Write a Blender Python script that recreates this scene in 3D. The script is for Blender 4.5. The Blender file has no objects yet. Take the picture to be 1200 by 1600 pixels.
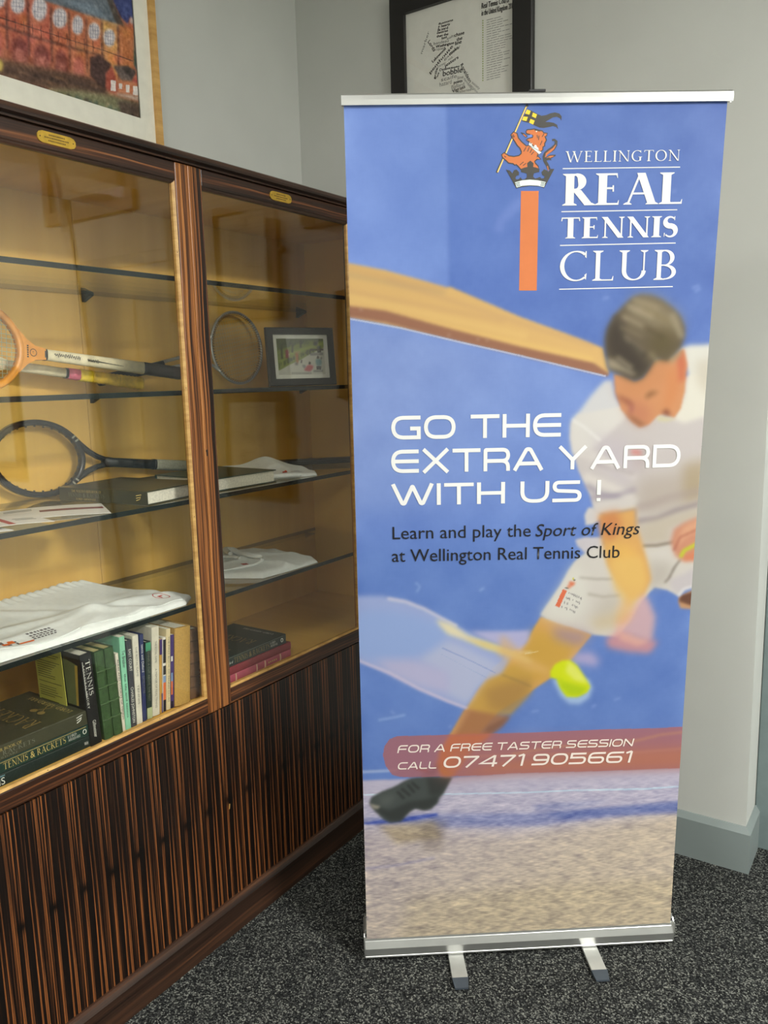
import bpy, bmesh, math, random
import numpy as np
from mathutils import Matrix, Vector

S = bpy.context.scene
COL = S.collection

# ------------------------------------------------------------------ camera
cam_d = bpy.data.cameras.new('camera')
cam = bpy.data.objects.new('camera', cam_d)
COL.objects.link(cam)
S.camera = cam
cam_d.sensor_fit = 'AUTO'
cam_d.sensor_width = 36.0
cam_d.lens = 1265.26 / 1600 * 36.0
cam_d.clip_start = 0.02
YAW, PITCH, ROLL = math.radians(-33.97769), math.radians(9.37239), math.radians(-1.44521)
_f = Vector((math.sin(YAW) * math.cos(PITCH), math.cos(YAW) * math.cos(PITCH), -math.sin(PITCH)))
_r = Vector((math.cos(YAW), -math.sin(YAW), 0))
_u = _r.cross(_f)
_r2 = math.cos(ROLL) * _r + math.sin(ROLL) * _u
_u2 = -math.sin(ROLL) * _r + math.cos(ROLL) * _u
cam.matrix_world = Matrix(((_r2.x, _u2.x, -_f.x, 0), (_r2.y, _u2.y, -_f.y, 0), (_r2.z, _u2.z, -_f.z, 1.506), (0, 0, 0, 1)))

# ------------------------------------------------------------------ world, lamps, exposure
S.view_settings.view_transform = 'Standard'
S.view_settings.look = 'None'
S.view_settings.gamma = 1.0
S.view_settings.use_curve_mapping = False
S.view_settings.exposure = 0.0
W = bpy.data.worlds.new('world')
S.world = W
W.use_nodes = True
W.node_tree.nodes['Background'].inputs['Color'].default_value = (0.9, 0.95, 1.0, 1)
W.node_tree.nodes['Background'].inputs['Strength'].default_value = 0.10

def ceiling_panel(x, y, sx, sy, power, col=(1.0, 0.985, 0.958)):
    l = bpy.data.lights.new('ceiling_panel_light', 'AREA')
    l.shape = 'RECTANGLE'
    l.size, l.size_y = sx, sy
    l.energy = power
    l.color = col
    o = bpy.data.objects.new('ceiling_panel_light', l)
    COL.objects.link(o)
    o.location = (x, y, 2.93)

ceiling_panel(-0.75, -0.20, 0.6, 0.6, 22)
ceiling_panel(1.85, -1.40, 0.6, 0.6, 46)
ceiling_panel(1.95, 0.85, 0.6, 0.6, 172)
ceiling_panel(-0.75, -2.00, 0.6, 0.6, 20)

# ------------------------------------------------------------------ materials
def lin(c):
    o = []
    for v in c[:3]:
        v = v / 255.0
        o.append(v / 12.92 if v <= 0.04045 else ((v + 0.055) / 1.055) ** 2.4)
    return tuple(o) + (1.0,)

class NT:
    def __init__(s, name):
        s.m = bpy.data.materials.new(name)
        s.m.use_nodes = True
        s.t = s.m.node_tree
        s.b = s.t.nodes['Principled BSDF']
        s.out = s.t.nodes['Material Output']
    def n(s, kind, **kw):
        x = s.t.nodes.new(kind)
        for k, v in kw.items():
            setattr(x, k, v)
        return x
    def l(s, a, b):
        s.t.links.new(a, b)
    def math(s, op, a, b=None):
        x = s.n('ShaderNodeMath', operation=op)
        for i, v in enumerate((a, b)):
            if v is None: continue
            if isinstance(v, (int, float)): x.inputs[i].default_value = v
            else: s.l(v, x.inputs[i])
        return x.outputs[0]
    def ramp(s, fac, stops):
        r = s.n('ShaderNodeValToRGB')
        e = r.color_ramp.elements
        while len(e) < len(stops): e.new(0.5)
        for i, (p, c) in enumerate(stops):
            e[i].position = p
            e[i].color = lin(c)
        s.l(fac, r.inputs[0])
        return r.outputs[0]
    def noise(s, vec, scale, detail=2.0, rough=0.5):
        x = s.n('ShaderNodeTexNoise')
        x.inputs['Scale'].default_value = scale
        x.inputs['Detail'].default_value = detail
        x.inputs['Roughness'].default_value = rough
        if vec is not None: s.l(vec, x.inputs['Vector'])
        return x.outputs['Fac']
    def obj(s):
        return s.n('ShaderNodeTexCoord').outputs['Object']
    def xyz(s):
        x = s.n('ShaderNodeSeparateXYZ')
        s.l(s.obj(), x.inputs[0])
        return x.outputs
    def comb(s, a, b, c):
        x = s.n('ShaderNodeCombineXYZ')
        for i, v in enumerate((a, b, c)):
            if isinstance(v, (int, float)): x.inputs[i].default_value = v
            else: s.l(v, x.inputs[i])
        return x.outputs[0]
    def bump(s, h, strength, dist=0.002):
        x = s.n('ShaderNodeBump')
        x.inputs['Strength'].default_value = strength
        x.inputs['Distance'].default_value = dist
        s.l(h, x.inputs['Height'])
        s.l(x.outputs[0], s.b.inputs['Normal'])

MATS = {}
def plain(name, col, rough=0.5, metal=0.0, spec=0.5, var=0.05, vscale=30.0):
    """principled colour with a little procedural mottling"""
    if name in MATS: return MATS[name]
    k = NT(name)
    lo = tuple(max(0, c * (1 - var)) for c in col)
    hi = tuple(min(255, c * (1 + var)) for c in col)
    c = k.ramp(k.noise(k.obj(), vscale, 3), [(0.3, lo), (0.7, hi)])
    k.l(c, k.b.inputs['Base Color'])
    k.b.inputs['Roughness'].default_value = rough
    k.b.inputs['Metallic'].default_value = metal
    k.b.inputs['Specular IOR Level'].default_value = spec
    MATS[name] = k.m
    return k.m

def wood(name, across, along, freq, stops, period=None, rough=0.35, knots=False, fine=1.0, afreq=1.2, warp=0.003, spec=0.5):
    k = NT(name)
    o = k.xyz()
    i = 'xyz'.index
    ac, al = o[i(across)], o[i(along)]
    rest = o[[q for q in range(3) if q not in (i(across), i(along))][0]]
    wv = k.noise(k.comb(k.math('MULTIPLY', ac, 6.0), k.math('MULTIPLY', al, 3.0), rest), 1.0, 2)
    ac2 = k.math('ADD', ac, k.math('MULTIPLY', k.math('SUBTRACT', wv, 0.5), warp * 4))
    if period:
        ph = k.math('ADD', k.math('FLOORED_MODULO', ac2, period), k.math('MULTIPLY', k.math('FLOOR', k.math('DIVIDE', ac2, period)), 0.0011))
    else:
        ph = ac2
    n1 = k.noise(k.comb(k.math('MULTIPLY', ph, freq), k.math('MULTIPLY', al, afreq), k.math('MULTIPLY', rest, 2.0)), 1.0, 3, 0.6)
    n2 = k.noise(k.comb(k.math('MULTIPLY', ac, freq * 3.1), k.math('MULTIPLY', al, afreq * 3), k.math('MULTIPLY', rest, 20.0)), 1.0, 2)
    v = k.math('ADD', n1, k.math('MULTIPLY', k.math('SUBTRACT', n2, 0.5), 0.22 * fine))
    c = k.ramp(v, stops)
    if knots:
        dx = k.math('DIVIDE', k.math('SUBTRACT', k.math('FLOORED_MODULO', ac, period), period * 0.19), 0.017)
        dz = k.math('DIVIDE', k.math('SUBTRACT', al, 0.383), 0.014)
        d = k.math('ADD', k.math('MULTIPLY', dx, dx), k.math('MULTIPLY', dz, dz))
        msk = k.math('MULTIPLY', k.math('POWER', 2.718, k.math('MULTIPLY', d, -1.0)), 0.98)
        mx = k.n('ShaderNodeMix', data_type='RGBA')
        k.l(msk, mx.inputs[0]); k.l(c, mx.inputs[6])
        mx.inputs[7].default_value = lin((5, 4, 3))
        c = mx.outputs[2]
    k.l(c, k.b.inputs['Base Color'])
    k.b.inputs['Roughness'].default_value = rough
    k.b.inputs['Specular IOR Level'].default_value = spec
    k.bump(v, 0.08, 0.0006)
    MATS[name] = k.m
    return k.m

def glass_sheet(name, tint):
    """thin clear sheet: light passes straight through, Fresnel reflection on top"""
    k = NT(name)
    k.t.nodes.remove(k.b)
    tr = k.n('ShaderNodeBsdfTransparent'); tr.inputs[0].default_value = lin(tint)
    gl = k.n('ShaderNodeBsdfGlossy'); gl.inputs['Roughness'].default_value = 0.0
    gl.inputs['Color'].default_value = (1, 1, 1, 1)
    mx = k.n('ShaderNodeMixShader')
    lw = k.n('ShaderNodeLayerWeight'); lw.inputs['Blend'].default_value = 0.5
    f = k.math('ADD', 0.04, k.math('MULTIPLY', k.math('POWER', lw.outputs['Facing'], 5.0), 0.96))
    k.l(f, mx.inputs[0]); k.l(tr.outputs[0], mx.inputs[1]); k.l(gl.outputs[0], mx.inputs[2])
    k.l(mx.outputs[0], k.out.inputs[0])
    MATS[name] = k.m
    return k.m

def colour_attr(name, rough=0.5, spec=0.4):
    k = NT(name)
    a = k.n('ShaderNodeVertexColor'); a.layer_name = 'print'
    k.l(a.outputs['Color'], k.b.inputs['Base Color'])
    k.b.inputs['Roughness'].default_value = rough
    k.b.inputs['Specular IOR Level'].default_value = spec
    MATS[name] = k.m
    return k.m

DK, MD, OR_, LT = (24, 14, 10), (56, 33, 20), (118, 68, 36), (150, 92, 54)
M_veneer = wood('striped_veneer', 'y', 'z', 290.0, [(0.0, (9, 6, 4)), (0.49, (17, 10, 7)), (0.56, (66, 38, 21)), (0.65, (150, 90, 46))], period=0.0766, knots=True, rough=0.34, warp=0.0012)
M_stile = wood('stile_wood', 'y', 'z', 130.0, [(0.37, (26, 14, 9)), (0.46, (84, 48, 25)), (0.54, (146, 90, 46)), (0.70, (184, 124, 68))], rough=0.32, afreq=0.8, warp=0.004, fine=1.3)
M_rail = wood('rail_wood', 'z', 'y', 120.0, [(0.3, (26, 15, 10)), (0.5, (58, 34, 22)), (0.6, (104, 63, 36)), (0.72, (158, 104, 60))], rough=0.32, afreq=1.0, warp=0.004)
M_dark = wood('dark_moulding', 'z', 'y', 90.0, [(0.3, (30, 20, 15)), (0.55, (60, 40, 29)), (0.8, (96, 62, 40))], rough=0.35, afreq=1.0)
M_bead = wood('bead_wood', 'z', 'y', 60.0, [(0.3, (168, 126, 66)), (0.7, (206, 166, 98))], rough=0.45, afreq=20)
M_maple = wood('maple_lining', 'y', 'z', 16.0, [(0.2, (226, 176, 80)), (0.5, (234, 186, 88)), (0.8, (240, 196, 100))], rough=0.42, afreq=0.7, warp=0.01, fine=0.6)
M_gold = wood('gilt_frame_wood', 'y', 'z', 40.0, [(0.3, (186, 142, 76)), (0.7, (216, 174, 106))], rough=0.5, afreq=3)
M_oak = wood('brown_frame_wood', 'z', 'x', 60.0, [(0.3, (96, 60, 26)), (0.7, (140, 94, 44))], rough=0.5, afreq=3)
M_wall = plain('painted_wall', (198, 200, 194), 0.75, var=0.012, vscale=4, spec=0.25)
M_skirt = plain('skirting_paint', (134, 144, 142), 0.4, var=0.02, vscale=6)
M_door = plain('door_paint', (116, 130, 130), 0.4, var=0.02)
M_ceil = plain('ceiling_paint', (222, 222, 216), 0.85, var=0.01)
M_black = plain('black_frame', (30, 29, 28), 0.4)
M_charcoal = plain('charcoal_frame', (32, 33, 35), 0.45)
M_alu = plain('brushed_aluminium', (214, 215, 212), 0.36, 0.85, var=0.03, vscale=8)
M_footmetal = plain('grey_foot_metal', (196, 197, 192), 0.38, 0.6, var=0.02)
M_footplastic = plain('slate_plastic', (62, 70, 78), 0.5)
M_blackplastic = plain('black_plastic', (24, 24, 26), 0.4)
M_white = plain('white_paper', (232, 232, 226), 0.6, var=0.01)
M_mat = plain('cream_mat_board', (240, 238, 226), 0.7, var=0.015)
M_brass = plain('brass', (214, 176, 74), 0.3, 0.75, var=0.06, vscale=60)
M_engrave = plain('engraving', (92, 66, 24), 0.6)
M_pages = plain('page_edges', (226, 222, 206), 0.8, var=0.06, vscale=200)
M_glass = glass_sheet('door_glass', (255, 255, 253))
M_shelfglass = glass_sheet('shelf_glass', (251, 254, 252))
M_shelfedge = plain('glass_edge_green', (12, 22, 19), 0.3, spec=0.3, var=0.05)
M_picglass = glass_sheet('picture_glass', (252, 252, 250))
M_cotton = plain('white_cotton', (240, 244, 242), 0.85, var=0.015, vscale=80, spec=0.2)
M_print = colour_attr('printed_ink', 0.55, 0.22)
M_art = colour_attr('painted_picture', 0.6, 0.3)

def carpet():
    k = NT('speckled_carpet')
    o = k.obj()
    v = k.n('ShaderNodeTexVoronoi'); v.inputs['Scale'].default_value = 300.0
    k.l(o, v.inputs['Vector'])
    sx = k.n('ShaderNodeSeparateColor'); k.l(v.outputs['Color'], sx.inputs[0])
    n = k.noise(o, 260.0, 2)
    big = k.noise(o, 3.0, 2)
    f = k.math('ADD', k.math('MULTIPLY', sx.outputs[0], 0.75), k.math('MULTIPLY', n, 0.3))
    f = k.math('ADD', f, k.math('MULTIPLY', k.math('SUBTRACT', big, 0.5), 0.06))
    c = k.ramp(f, [(0.25, (22, 23, 23)), (0.55, (44, 45, 45)), (0.75, (80, 82, 79)), (0.95, (150, 152, 143))])
    k.l(c, k.b.inputs['Base Color'])
    k.b.inputs['Roughness'].default_value = 0.95
    k.b.inputs['Specular IOR Level'].default_value = 0.1
    k.bump(k.math('ADD', sx.outputs[0], n), 0.6, 0.004)
    return k.m
M_carpet = carpet()

# ------------------------------------------------------------------ mesh building
class MB:
    """collects shapes with material slots and builds ONE mesh object"""
    def __init__(s):
        s.v, s.f, s.mi, s.sm, s.mats = [], [], [], [], []
    def slot(s, m):
        if m not in s.mats: s.mats.append(m)
        return s.mats.index(m)
    def add(s, vs, fs, m, smooth=False, M=None):
        b = len(s.v); k = s.slot(m)
        for p in vs:
            p = Vector(p)
            s.v.append(tuple(M @ p) if M is not None else tuple(p))
        for f in fs:
            s.f.append([b + i for i in f]); s.mi.append(k); s.sm.append(smooth)
    def box(s, x0, x1, y0, y1, z0, z1, m, bev=0.0, M=None):
        if x1 < x0: x0, x1 = x1, x0
        if y1 < y0: y0, y1 = y1, y0
        if z1 < z0: z0, z1 = z1, z0
        bm = bmesh.new()
        bmesh.ops.create_cube(bm, size=1)
        for v in bm.verts:
            v.co = Vector(((x0 + x1) / 2 + v.co.x * (x1 - x0), (y0 + y1) / 2 + v.co.y * (y1 - y0), (z0 + z1) / 2 + v.co.z * (z1 - z0)))
        if bev > 0:
            bmesh.ops.bevel(bm, geom=bm.edges[:] , offset=min(bev, 0.45 * min(x1 - x0, y1 - y0, z1 - z0)), segments=2, affect='EDGES', profile=0.5)
        s.bm(bm, m, M=M)
    def bm(s, bm, m, smooth=False, M=None):
        bm.verts.index_update()
        s.add([v.co.copy() for v in bm.verts], [[v.index for v in f.verts] for f in bm.faces], m, smooth, M)
        bm.free()
    def prism(s, pts, axis, a, b, m, M=None):
        """extrude a closed 2D outline (list of pairs) along an axis from a to b"""
        def P(p, t):
            q = list(p); q.insert('xyz'.index(axis), t); return q
        n = len(pts)
        area = sum(pts[i][0] * pts[(i + 1) % n][1] - pts[(i + 1) % n][0] * pts[i][1] for i in range(n))
        if (area < 0) != (axis == 'y'): pts = pts[::-1]
        vs = [P(p, a) for p in pts] + [P(p, b) for p in pts]
        fs = [[i, (i + 1) % n, n + (i + 1) % n, n + i] for i in range(n)]
        fs.append(list(range(n))[::-1]); fs.append([n + i for i in range(n)])
        if b < a: fs = [f[::-1] for f in fs]
        s.add(vs, fs, m, False, M)
    def tube(s, pts, r, m, n=10, closed=False, M=None, flat=1.0, up=Vector((0, 0, 1)), cap=True):
        """sweep a round (or flattened) section along a path; r may be a list"""
        pts = [Vector(p) for p in pts]; N = len(pts)
        vs = []; fs = []
        for i, p in enumerate(pts):
            if closed: d = pts[(i + 1) % N] - pts[i - 1]
            else: d = pts[min(i + 1, N - 1)] - pts[max(i - 1, 0)]
            d.normalize()
            a = d.cross(up)
            if a.length < 1e-4: a = d.cross(Vector((1, 0, 0)))
            a.normalize(); b = a.cross(d)
            rr = r[i] if isinstance(r, (list, tuple)) else r
            for k in range(n):
                t = 2 * math.pi * k / n
                vs.append(p + a * (rr * math.cos(t)) + b * (rr * flat * math.sin(t)))
        for i in range(N if closed else N - 1):
            j = (i + 1) % N
            for k in range(n):
                fs.append([i * n + k, i * n + (k + 1) % n, j * n + (k + 1) % n, j * n + k])
        if not closed and cap:
            fs.append(list(range(n))); fs.append([(N - 1) * n + k for k in range(n)][::-1])
        fs = [f[::-1] for f in fs]
        s.add(vs, fs, m, True, M)
    def lathe(s, prof, m, n=20, M=None):
        """prof: (radius, z)"""
        vs = [(r * math.cos(2 * math.pi * k / n), r * math.sin(2 * math.pi * k / n), z) for r, z in prof for k in range(n)]
        fs = [[i * n + k, i * n + (k + 1) % n, (i + 1) * n + (k + 1) % n, (i + 1) * n + k] for i in range(len(prof) - 1) for k in range(n)]
        fs.append(list(range(n))[::-1]); fs.append([(len(prof) - 1) * n + k for k in range(n)])
        s.add(vs, fs, m, True, M)
    def frame(s, w, h, b, d, m, M=None, bev=0.0, bb=None):
        """mitred picture frame in local XY (0..w, 0..h), depth d in Z; bb = (left, right, bottom, top) borders"""
        l, r, bo, t = bb or (b, b, b, b)
        o = [(0, 0), (w, 0), (w, h), (0, h)]; i = [(l, bo), (w - r, bo), (w - r, h - t), (l, h - t)]
        vs = [(*p, d - bev) for p in o] + [(*p, d) for p in [(bev, bev), (w - bev, bev), (w - bev, h - bev), (bev, h - bev)]] + [(*p, d) for p in i] + [(*p, 0) for p in i] + [(*p, 0) for p in o]
        fs = []
        for A, B in ((0, 4), (4, 8), (8, 12), (12, 16), (16, 0)):
            for k in range(4):
                fs.append([A + k, A + (k + 1) % 4, B + (k + 1) % 4, B + k])
        s.add(vs, fs, m, False, M)
    def build(s, name, parent=None, M=None, kind=None):
        me = bpy.data.meshes.new(name)
        me.from_pydata([tuple(v) for v in s.v], [], s.f)
        for m in s.mats: me.materials.append(m)
        me.polygons.foreach_set('material_index', s.mi)
        me.polygons.foreach_set('use_smooth', s.sm)
        me.update()
        o = bpy.data.objects.new(name, me)
        COL.objects.link(o)
        if parent is not None: o.parent = parent
        if M is not None: o.matrix_local = M
        if kind: o['kind'] = kind
        return o

def tag(o, label, cat, group=None):
    o['label'] = label; o['category'] = cat
    if group: o['group'] = group
    return o

def thing(name, label, cat, loc=(0, 0, 0), M=None, group=None):
    o = bpy.data.objects.new(name, None)
    COL.objects.link(o)
    o.empty_display_size = 0.05
    o.matrix_world = M if M is not None else Matrix.Translation(Vector(loc))
    return tag(o, label, cat, group)

def basis(loc, X, Y, Z):
    X, Y, Z = Vector(X).normalized(), Vector(Y).normalized(), Vector(Z).normalized()
    return Matrix(((X.x, Y.x, Z.x, loc[0]), (X.y, Y.y, Z.y, loc[1]), (X.z, Y.z, Z.z, loc[2]), (0, 0, 0, 1)))

# ------------------------------------------------------------------ lettering (own outlines + the built-in face)
def ribbon(pts, w, closed=False):
    """constant or varying width ribbon along a 2D path -> verts, quads"""
    raw = [np.array(p, float) for p in pts]; keep = [0]
    for i in range(1, len(raw)):
        if np.linalg.norm(raw[i] - raw[keep[-1]]) > 1e-4: keep.append(i)
    if closed and np.linalg.norm(raw[keep[-1]] - raw[keep[0]]) < 1e-4: keep.pop()
    pts = [raw[i] for i in keep]
    if isinstance(w, (list, tuple)): w = [w[i] for i in keep]
    N = len(pts); L = []; R = []
    for i in range(N):
        if closed: a, b = pts[i] - pts[i - 1], pts[(i + 1) % N] - pts[i]
        else:
            a = pts[i] - pts[i - 1] if i else pts[1] - pts[0]
            b = pts[i + 1] - pts[i] if i < N - 1 else a
        a = a / (np.linalg.norm(a) + 1e-9); b = b / (np.linalg.norm(b) + 1e-9)
        na, nb = np.array([-a[1], a[0]]), np.array([-b[1], b[0]])
        m = na + nb; l = np.linalg.norm(m)
        m = na if l < 1e-6 else m / l
        k = 1.0 / max(0.45, float(m @ na))
        ww = (w[i] if isinstance(w, (list, tuple)) else w) / 2
        L.append(pts[i] + m * ww * k); R.append(pts[i] - m * ww * k)
    vs = L + R
    fs = [[N + i, N + (i + 1) % N, (i + 1) % N, i] for i in range(N if closed else N - 1)]
    return vs, fs

def rounded(pts, r, closed=False, n=7):
    """pts: (x, y) or (x, y, radius)"""
    out = []; N = len(pts)
    for i, p in enumerate(pts):
        q = np.array(p[:2], float); rr = p[2] if len(p) > 2 else 0
        if rr == 0 or (not closed and i in (0, N - 1)): out.append(q); continue
        a = np.array(pts[i - 1][:2], float) - q; b = np.array(pts[(i + 1) % N][:2], float) - q
        la, lb = np.linalg.norm(a), np.linalg.norm(b)
        ea = .5 if closed or i - 1 > 0 else .98
        eb = .5 if closed or i + 1 < N - 1 else .98
        rr = min(rr, la * ea, lb * eb)
        A, B = q + a / la * rr, q + b / lb * rr
        for k in range(n + 1):
            t = k / n
            # superelliptic corner
            out.append((1 - t) ** 2 * A + 2 * t * (1 - t) * (q * 0.93 + (A + B) / 2 * 0.07) + t * t * B)
    return out

def ext_glyph(ch):
    """wide square sans capital: list of (verts, faces), advance width"""
    t = 0.165; h = t / 2; out = []
    Wd = {'G': 1.24, 'O': 1.34, 'T': 1.22, 'H': 1.16, 'E': 1.2, 'X': 1.2, 'R': 1.16, 'A': 1.34, 'Y': 1.3, 'D': 1.24, 'W': 1.72, 'I': t, 'U': 1.2, 'S': 1.22, '!': t, 'F': 1.12, 'N': 1.2, 'C': 1.2, 'L': 1.06, '0': 1.24, '7': 1.14, '4': 1.24, '1': 0.5, '9': 1.2, '5': 1.2, '6': 1.2}
    w = Wd[ch]; a, b, c, d, m = h, w - h, h, 1 - h, 0.5; r = 0.34
    def p(pts, closed=False): out.append(ribbon(rounded(pts, r, closed), t, closed))
    if ch in 'O0': p([(a, c, .42), (b, c, .42), (b, d, .42), (a, d, .42)], True)
    elif ch == 'G': p([(b + h, d), (a, d, .42), (a, c, .42), (b, c), (b, .46)]); p([(b - .36, .46), (b + h, .46)])
    elif ch == 'C': p([(b + h, d), (a, d, .42), (a, c, .42), (b + h, c)])
    elif ch == 'E': p([(b + h, d), (a, d, .4), (a, c, .4), (b + h, c)]); p([(a, m), (b + h, m)])
    elif ch == 'F': p([(a, 0), (a, d, .3), (b + h, d)]); p([(a, .47), (b, .47)])
    elif ch == 'T': p([(0, d), (w, d)]); p([(w / 2, d), (w / 2, 0)])
    elif ch == 'H': p([(a, 0), (a, 1)]); p([(b, 0), (b, 1)]); p([(a, m), (b, m)])
    elif ch == 'X': p([(.07, 0), (w - .07, 1)]); p([(.07, 1), (w - .07, 0)])
    elif ch == 'R': p([(a, 0), (a, d, .05), (b, d, .3), (b, .44, .3), (a, .44)]); p([(a + .3, .44), (b, .44, .28), (b, 0)])
    elif ch == 'A': p([(.07, 0), (w / 2 - .08, d, .06), (w / 2 + .08, d, .06), (w - .07, 0)]); p([(.26, .3), (w - .26, .3)])
    elif ch == 'Y': p([(.07, 1), (w / 2, .42), (w - .07, 1)]); p([(w / 2, .44), (w / 2, 0)])
    elif ch == 'D': p([(a, c), (b, c, .45), (b, d, .45), (a, d)], True)
    elif ch == 'W': p([(.06, 1), (.44, c, .1), (.52, c, .1), (w / 2, .9, .06), (w - .52, c, .1), (w - .44, c, .1), (w - .06, 1)])
    elif ch == 'I': p([(h, 0), (h, 1)])
    elif ch == 'U': p([(a, 1), (a, c, .42), (b, c, .42), (b, 1)])
    elif ch == 'S': p([(b, d), (a, d, .25), (a, .54, .25), (b, .48, .25), (b, c, .25), (0, c)])
    elif ch == '!': p([(h, .3), (h, 1)]); p([(h, 0), (h, .15)])
    elif ch == 'N': p([(a, 0), (a, 1)]); p([(a, .96), (b, .04)]); p([(b, 0), (b, 1)])
    elif ch == 'L': p([(a, 1), (a, c, .3), (b + h, c)])
    elif ch == '7': p([(0, d), (b, d, .05), (.34, 0)])
    elif ch == '4': p([(w - .26, 0), (w - .26, 1)]); p([(w - .28, .96), (.04, .3), (w, .3)])
    elif ch == '1': p([(.04, .86), (w - h, 1.0)]); p([(w - h, 0), (w - h, 1)])
    elif ch == '9': p([(0, c), (b, c, .32), (b, d, .32), (a, d, .3), (a, .46, .3), (b, .46)])
    elif ch == '6': p([(w, d), (a, d, .32), (a, c, .32), (b, c, .3), (b, .54, .3), (a, .54)])
    elif ch == '5': p([(b, d), (a, d), (a, .58), (b, .58, .26), (b, c, .26), (0, c)])
    return out, w

def serif_glyph(ch, T=0.125, h=0.042):
    out = []
    def q(*p): out.append(([np.array(x, float) for x in p], [list(range(len(p)))]))
    def ser(x, y, w, up):
        e = 0.085; s = 1 if up else -1
        q((x - w / 2 - e, y), (x + w / 2 + e, y), (x + w / 2 + e * .9, y + s * .028), (x + w / 2, y + s * .075), (x - w / 2, y + s * .075), (x - w / 2 - e * .9, y + s * .028))
    def stem(x, w, y0=0.0, y1=1.0, b=True, t=True):
        q((x - w / 2, y0), (x + w / 2, y0), (x + w / 2, y1), (x - w / 2, y1))
        if b: ser(x, y0, w, True)
        if t: ser(x, y1, w, False)
    def line(a, b, w): out.append(ribbon([a, b], w))
    def diag(x0, y0, x1, y1, w):
        q((x0 - w / 2, y0), (x0 + w / 2, y0), (x1 + w / 2, y1), (x1 - w / 2, y1))
    def arc(cx, cy, rx, ry, a0, a1, w=None, thin=None, n=22):
        pts = []; ws = []
        for k in range(n + 1):
            t = math.radians(a0 + (a1 - a0) * k / n)
            pts.append((cx + rx * math.cos(t), cy + ry * math.sin(t)))
            ws.append((thin or h) + ((w or T) - (thin or h)) * abs(math.cos(t - 0.15)) ** 1.6)
        out.append(ribbon(pts, ws))
    def term(x, y, s):  # vertical terminal of an arm
        q((x - .015, y), (x + .03, y + s * .15), (x + .045, y + s * .15), (x + .035, y))
    if ch == 'I': stem(.16, T); w = .32
    elif ch == 'L': stem(.16, T); q((.16, 0), (.56, 0), (.56, h), (.16, h)); term(.55, 0, 1); w = .62
    elif ch in 'EF':
        stem(.16, T); q((.16, 1 - h), (.52, 1 - h), (.52, 1), (.16, 1)); term(.51, 1, -1)
        q((.16, .5), (.44, .5), (.44, .5 + h), (.16, .5 + h)); q((.42, .42), (.46, .42), (.46, .62), (.42, .62))
        if ch == 'E': q((.16, 0), (.58, 0), (.58, h), (.16, h)); term(.56, 0, 1)
        w = .64
    elif ch == 'T':
        stem(.38, T, t=False); q((.03, 1 - h), (.73, 1 - h), (.73, 1), (.03, 1))
        q((.01, .82), (.045, .82), (.075, 1), (.03, 1)); q((.715, .82), (.75, .82), (.73, 1), (.685, 1)); w = .76
    elif ch == 'N': stem(.14, h, t=False); stem(.78, h, b=False); ser(.1, 1, .05, False); diag(.11, 1, .76, 0, T); w = .9
    elif ch == 'W':
        diag(.12, 1, .40, 0, T); diag(.70, 1, .40, 0, h); diag(.62, 1, .92, 0, T); diag(1.2, 1, .92, 0, h)
        ser(.12, 1, T * .8, False); ser(.64, 1, T * .8, False); ser(1.2, 1, h, False); w = 1.32
    elif ch == 'A':
        diag(.10, 0, .42, 1, h); diag(.76, 0, .44, 1, T); q((.2, .32), (.66, .32), (.66, .32 + h), (.2, .32 + h)); ser(.1, 0, h, True); ser(.76, 0, T * .8, True); w = .88
    elif ch == 'O': arc(.46, .5, .42 - T * .3, .5 - h * .4, 0, 360); w = .92
    elif ch in 'CG':
        arc(.47, .5, .42 - T * .3, .5 - h * .4, 52, 308)
        q((.70, .80), (.745, .76), (.745, .99), (.715, .99))
        if ch == 'C': q((.70, .2), (.76, .26), (.745, .03), (.715, .08)); w = .8
        else: stem(.70, T, 0.06, .42, b=False); w = .88
    elif ch in 'RBPDK':
        stem(.16, T)
        if ch == 'D':
            arc(.28, .5, .50 - T * .3, .5 - h / 2, -90, 90); q((.16, 0), (.30, 0), (.30, h), (.16, h)); q((.16, 1 - h), (.30, 1 - h), (.30, 1), (.16, 1)); w = .86
        elif ch == 'K':
            diag(.2, .42, .64, 1, h); diag(.34, .58, .7, 0, T); ser(.64, 1, h, False); ser(.72, 0, T * .7, True); w = .8
        else:
            y = .47
            arc(.3, (1 + y) / 2, .24 - T * .25, (1 - y) / 2 - h / 2, -90, 90); q((.16, 1 - h), (.31, 1 - h), (.31, 1), (.16, 1)); q((.16, y), (.31, y), (.31, y + h), (.16, y + h))
            if ch == 'B': arc(.31, y / 2 + h / 2, .29 - T * .25, y / 2 - h * .2, -90, 90); q((.16, 0), (.32, 0), (.32, h), (.16, h)); w = .68
            elif ch == 'R': diag(.34, y + .02, .68, 0, T * 1.05); ser(.7, 0, T * .6, True); w = .78
            else: w = .6
    elif ch == 'S':
        a = []
        for k in range(30):
            t = k / 29
            if t < .5: th = math.radians(38 + 232 * (t / .5)); a.append((.27 + .19 * math.cos(th), .745 + .215 * math.sin(th)))
            else: th = math.radians(90 - 232 * ((t - .5) / .5)); a.append((.28 + .215 * math.cos(th), .275 + .255 * math.sin(th)))
        ws = [h + (T * 1.15 - h) * (math.exp(-((k - 14.5) / 7.5) ** 2)) for k in range(30)]
        out.append(ribbon(a, ws)); q((.42, .8), (.455, .8), (.455, 1.0), (.43, .98)); q((.04, .2), (.08, .2), (.06, 0.02), (.04, 0)); w = .56
    elif ch == 'U':
        stem(.16, T, .3, 1, b=False); stem(.70, h, .3, 1, b=False); arc(.43, .32, .27, .30, 180, 360, T, h); w = .86
    else: return None
    return out, w

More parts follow.
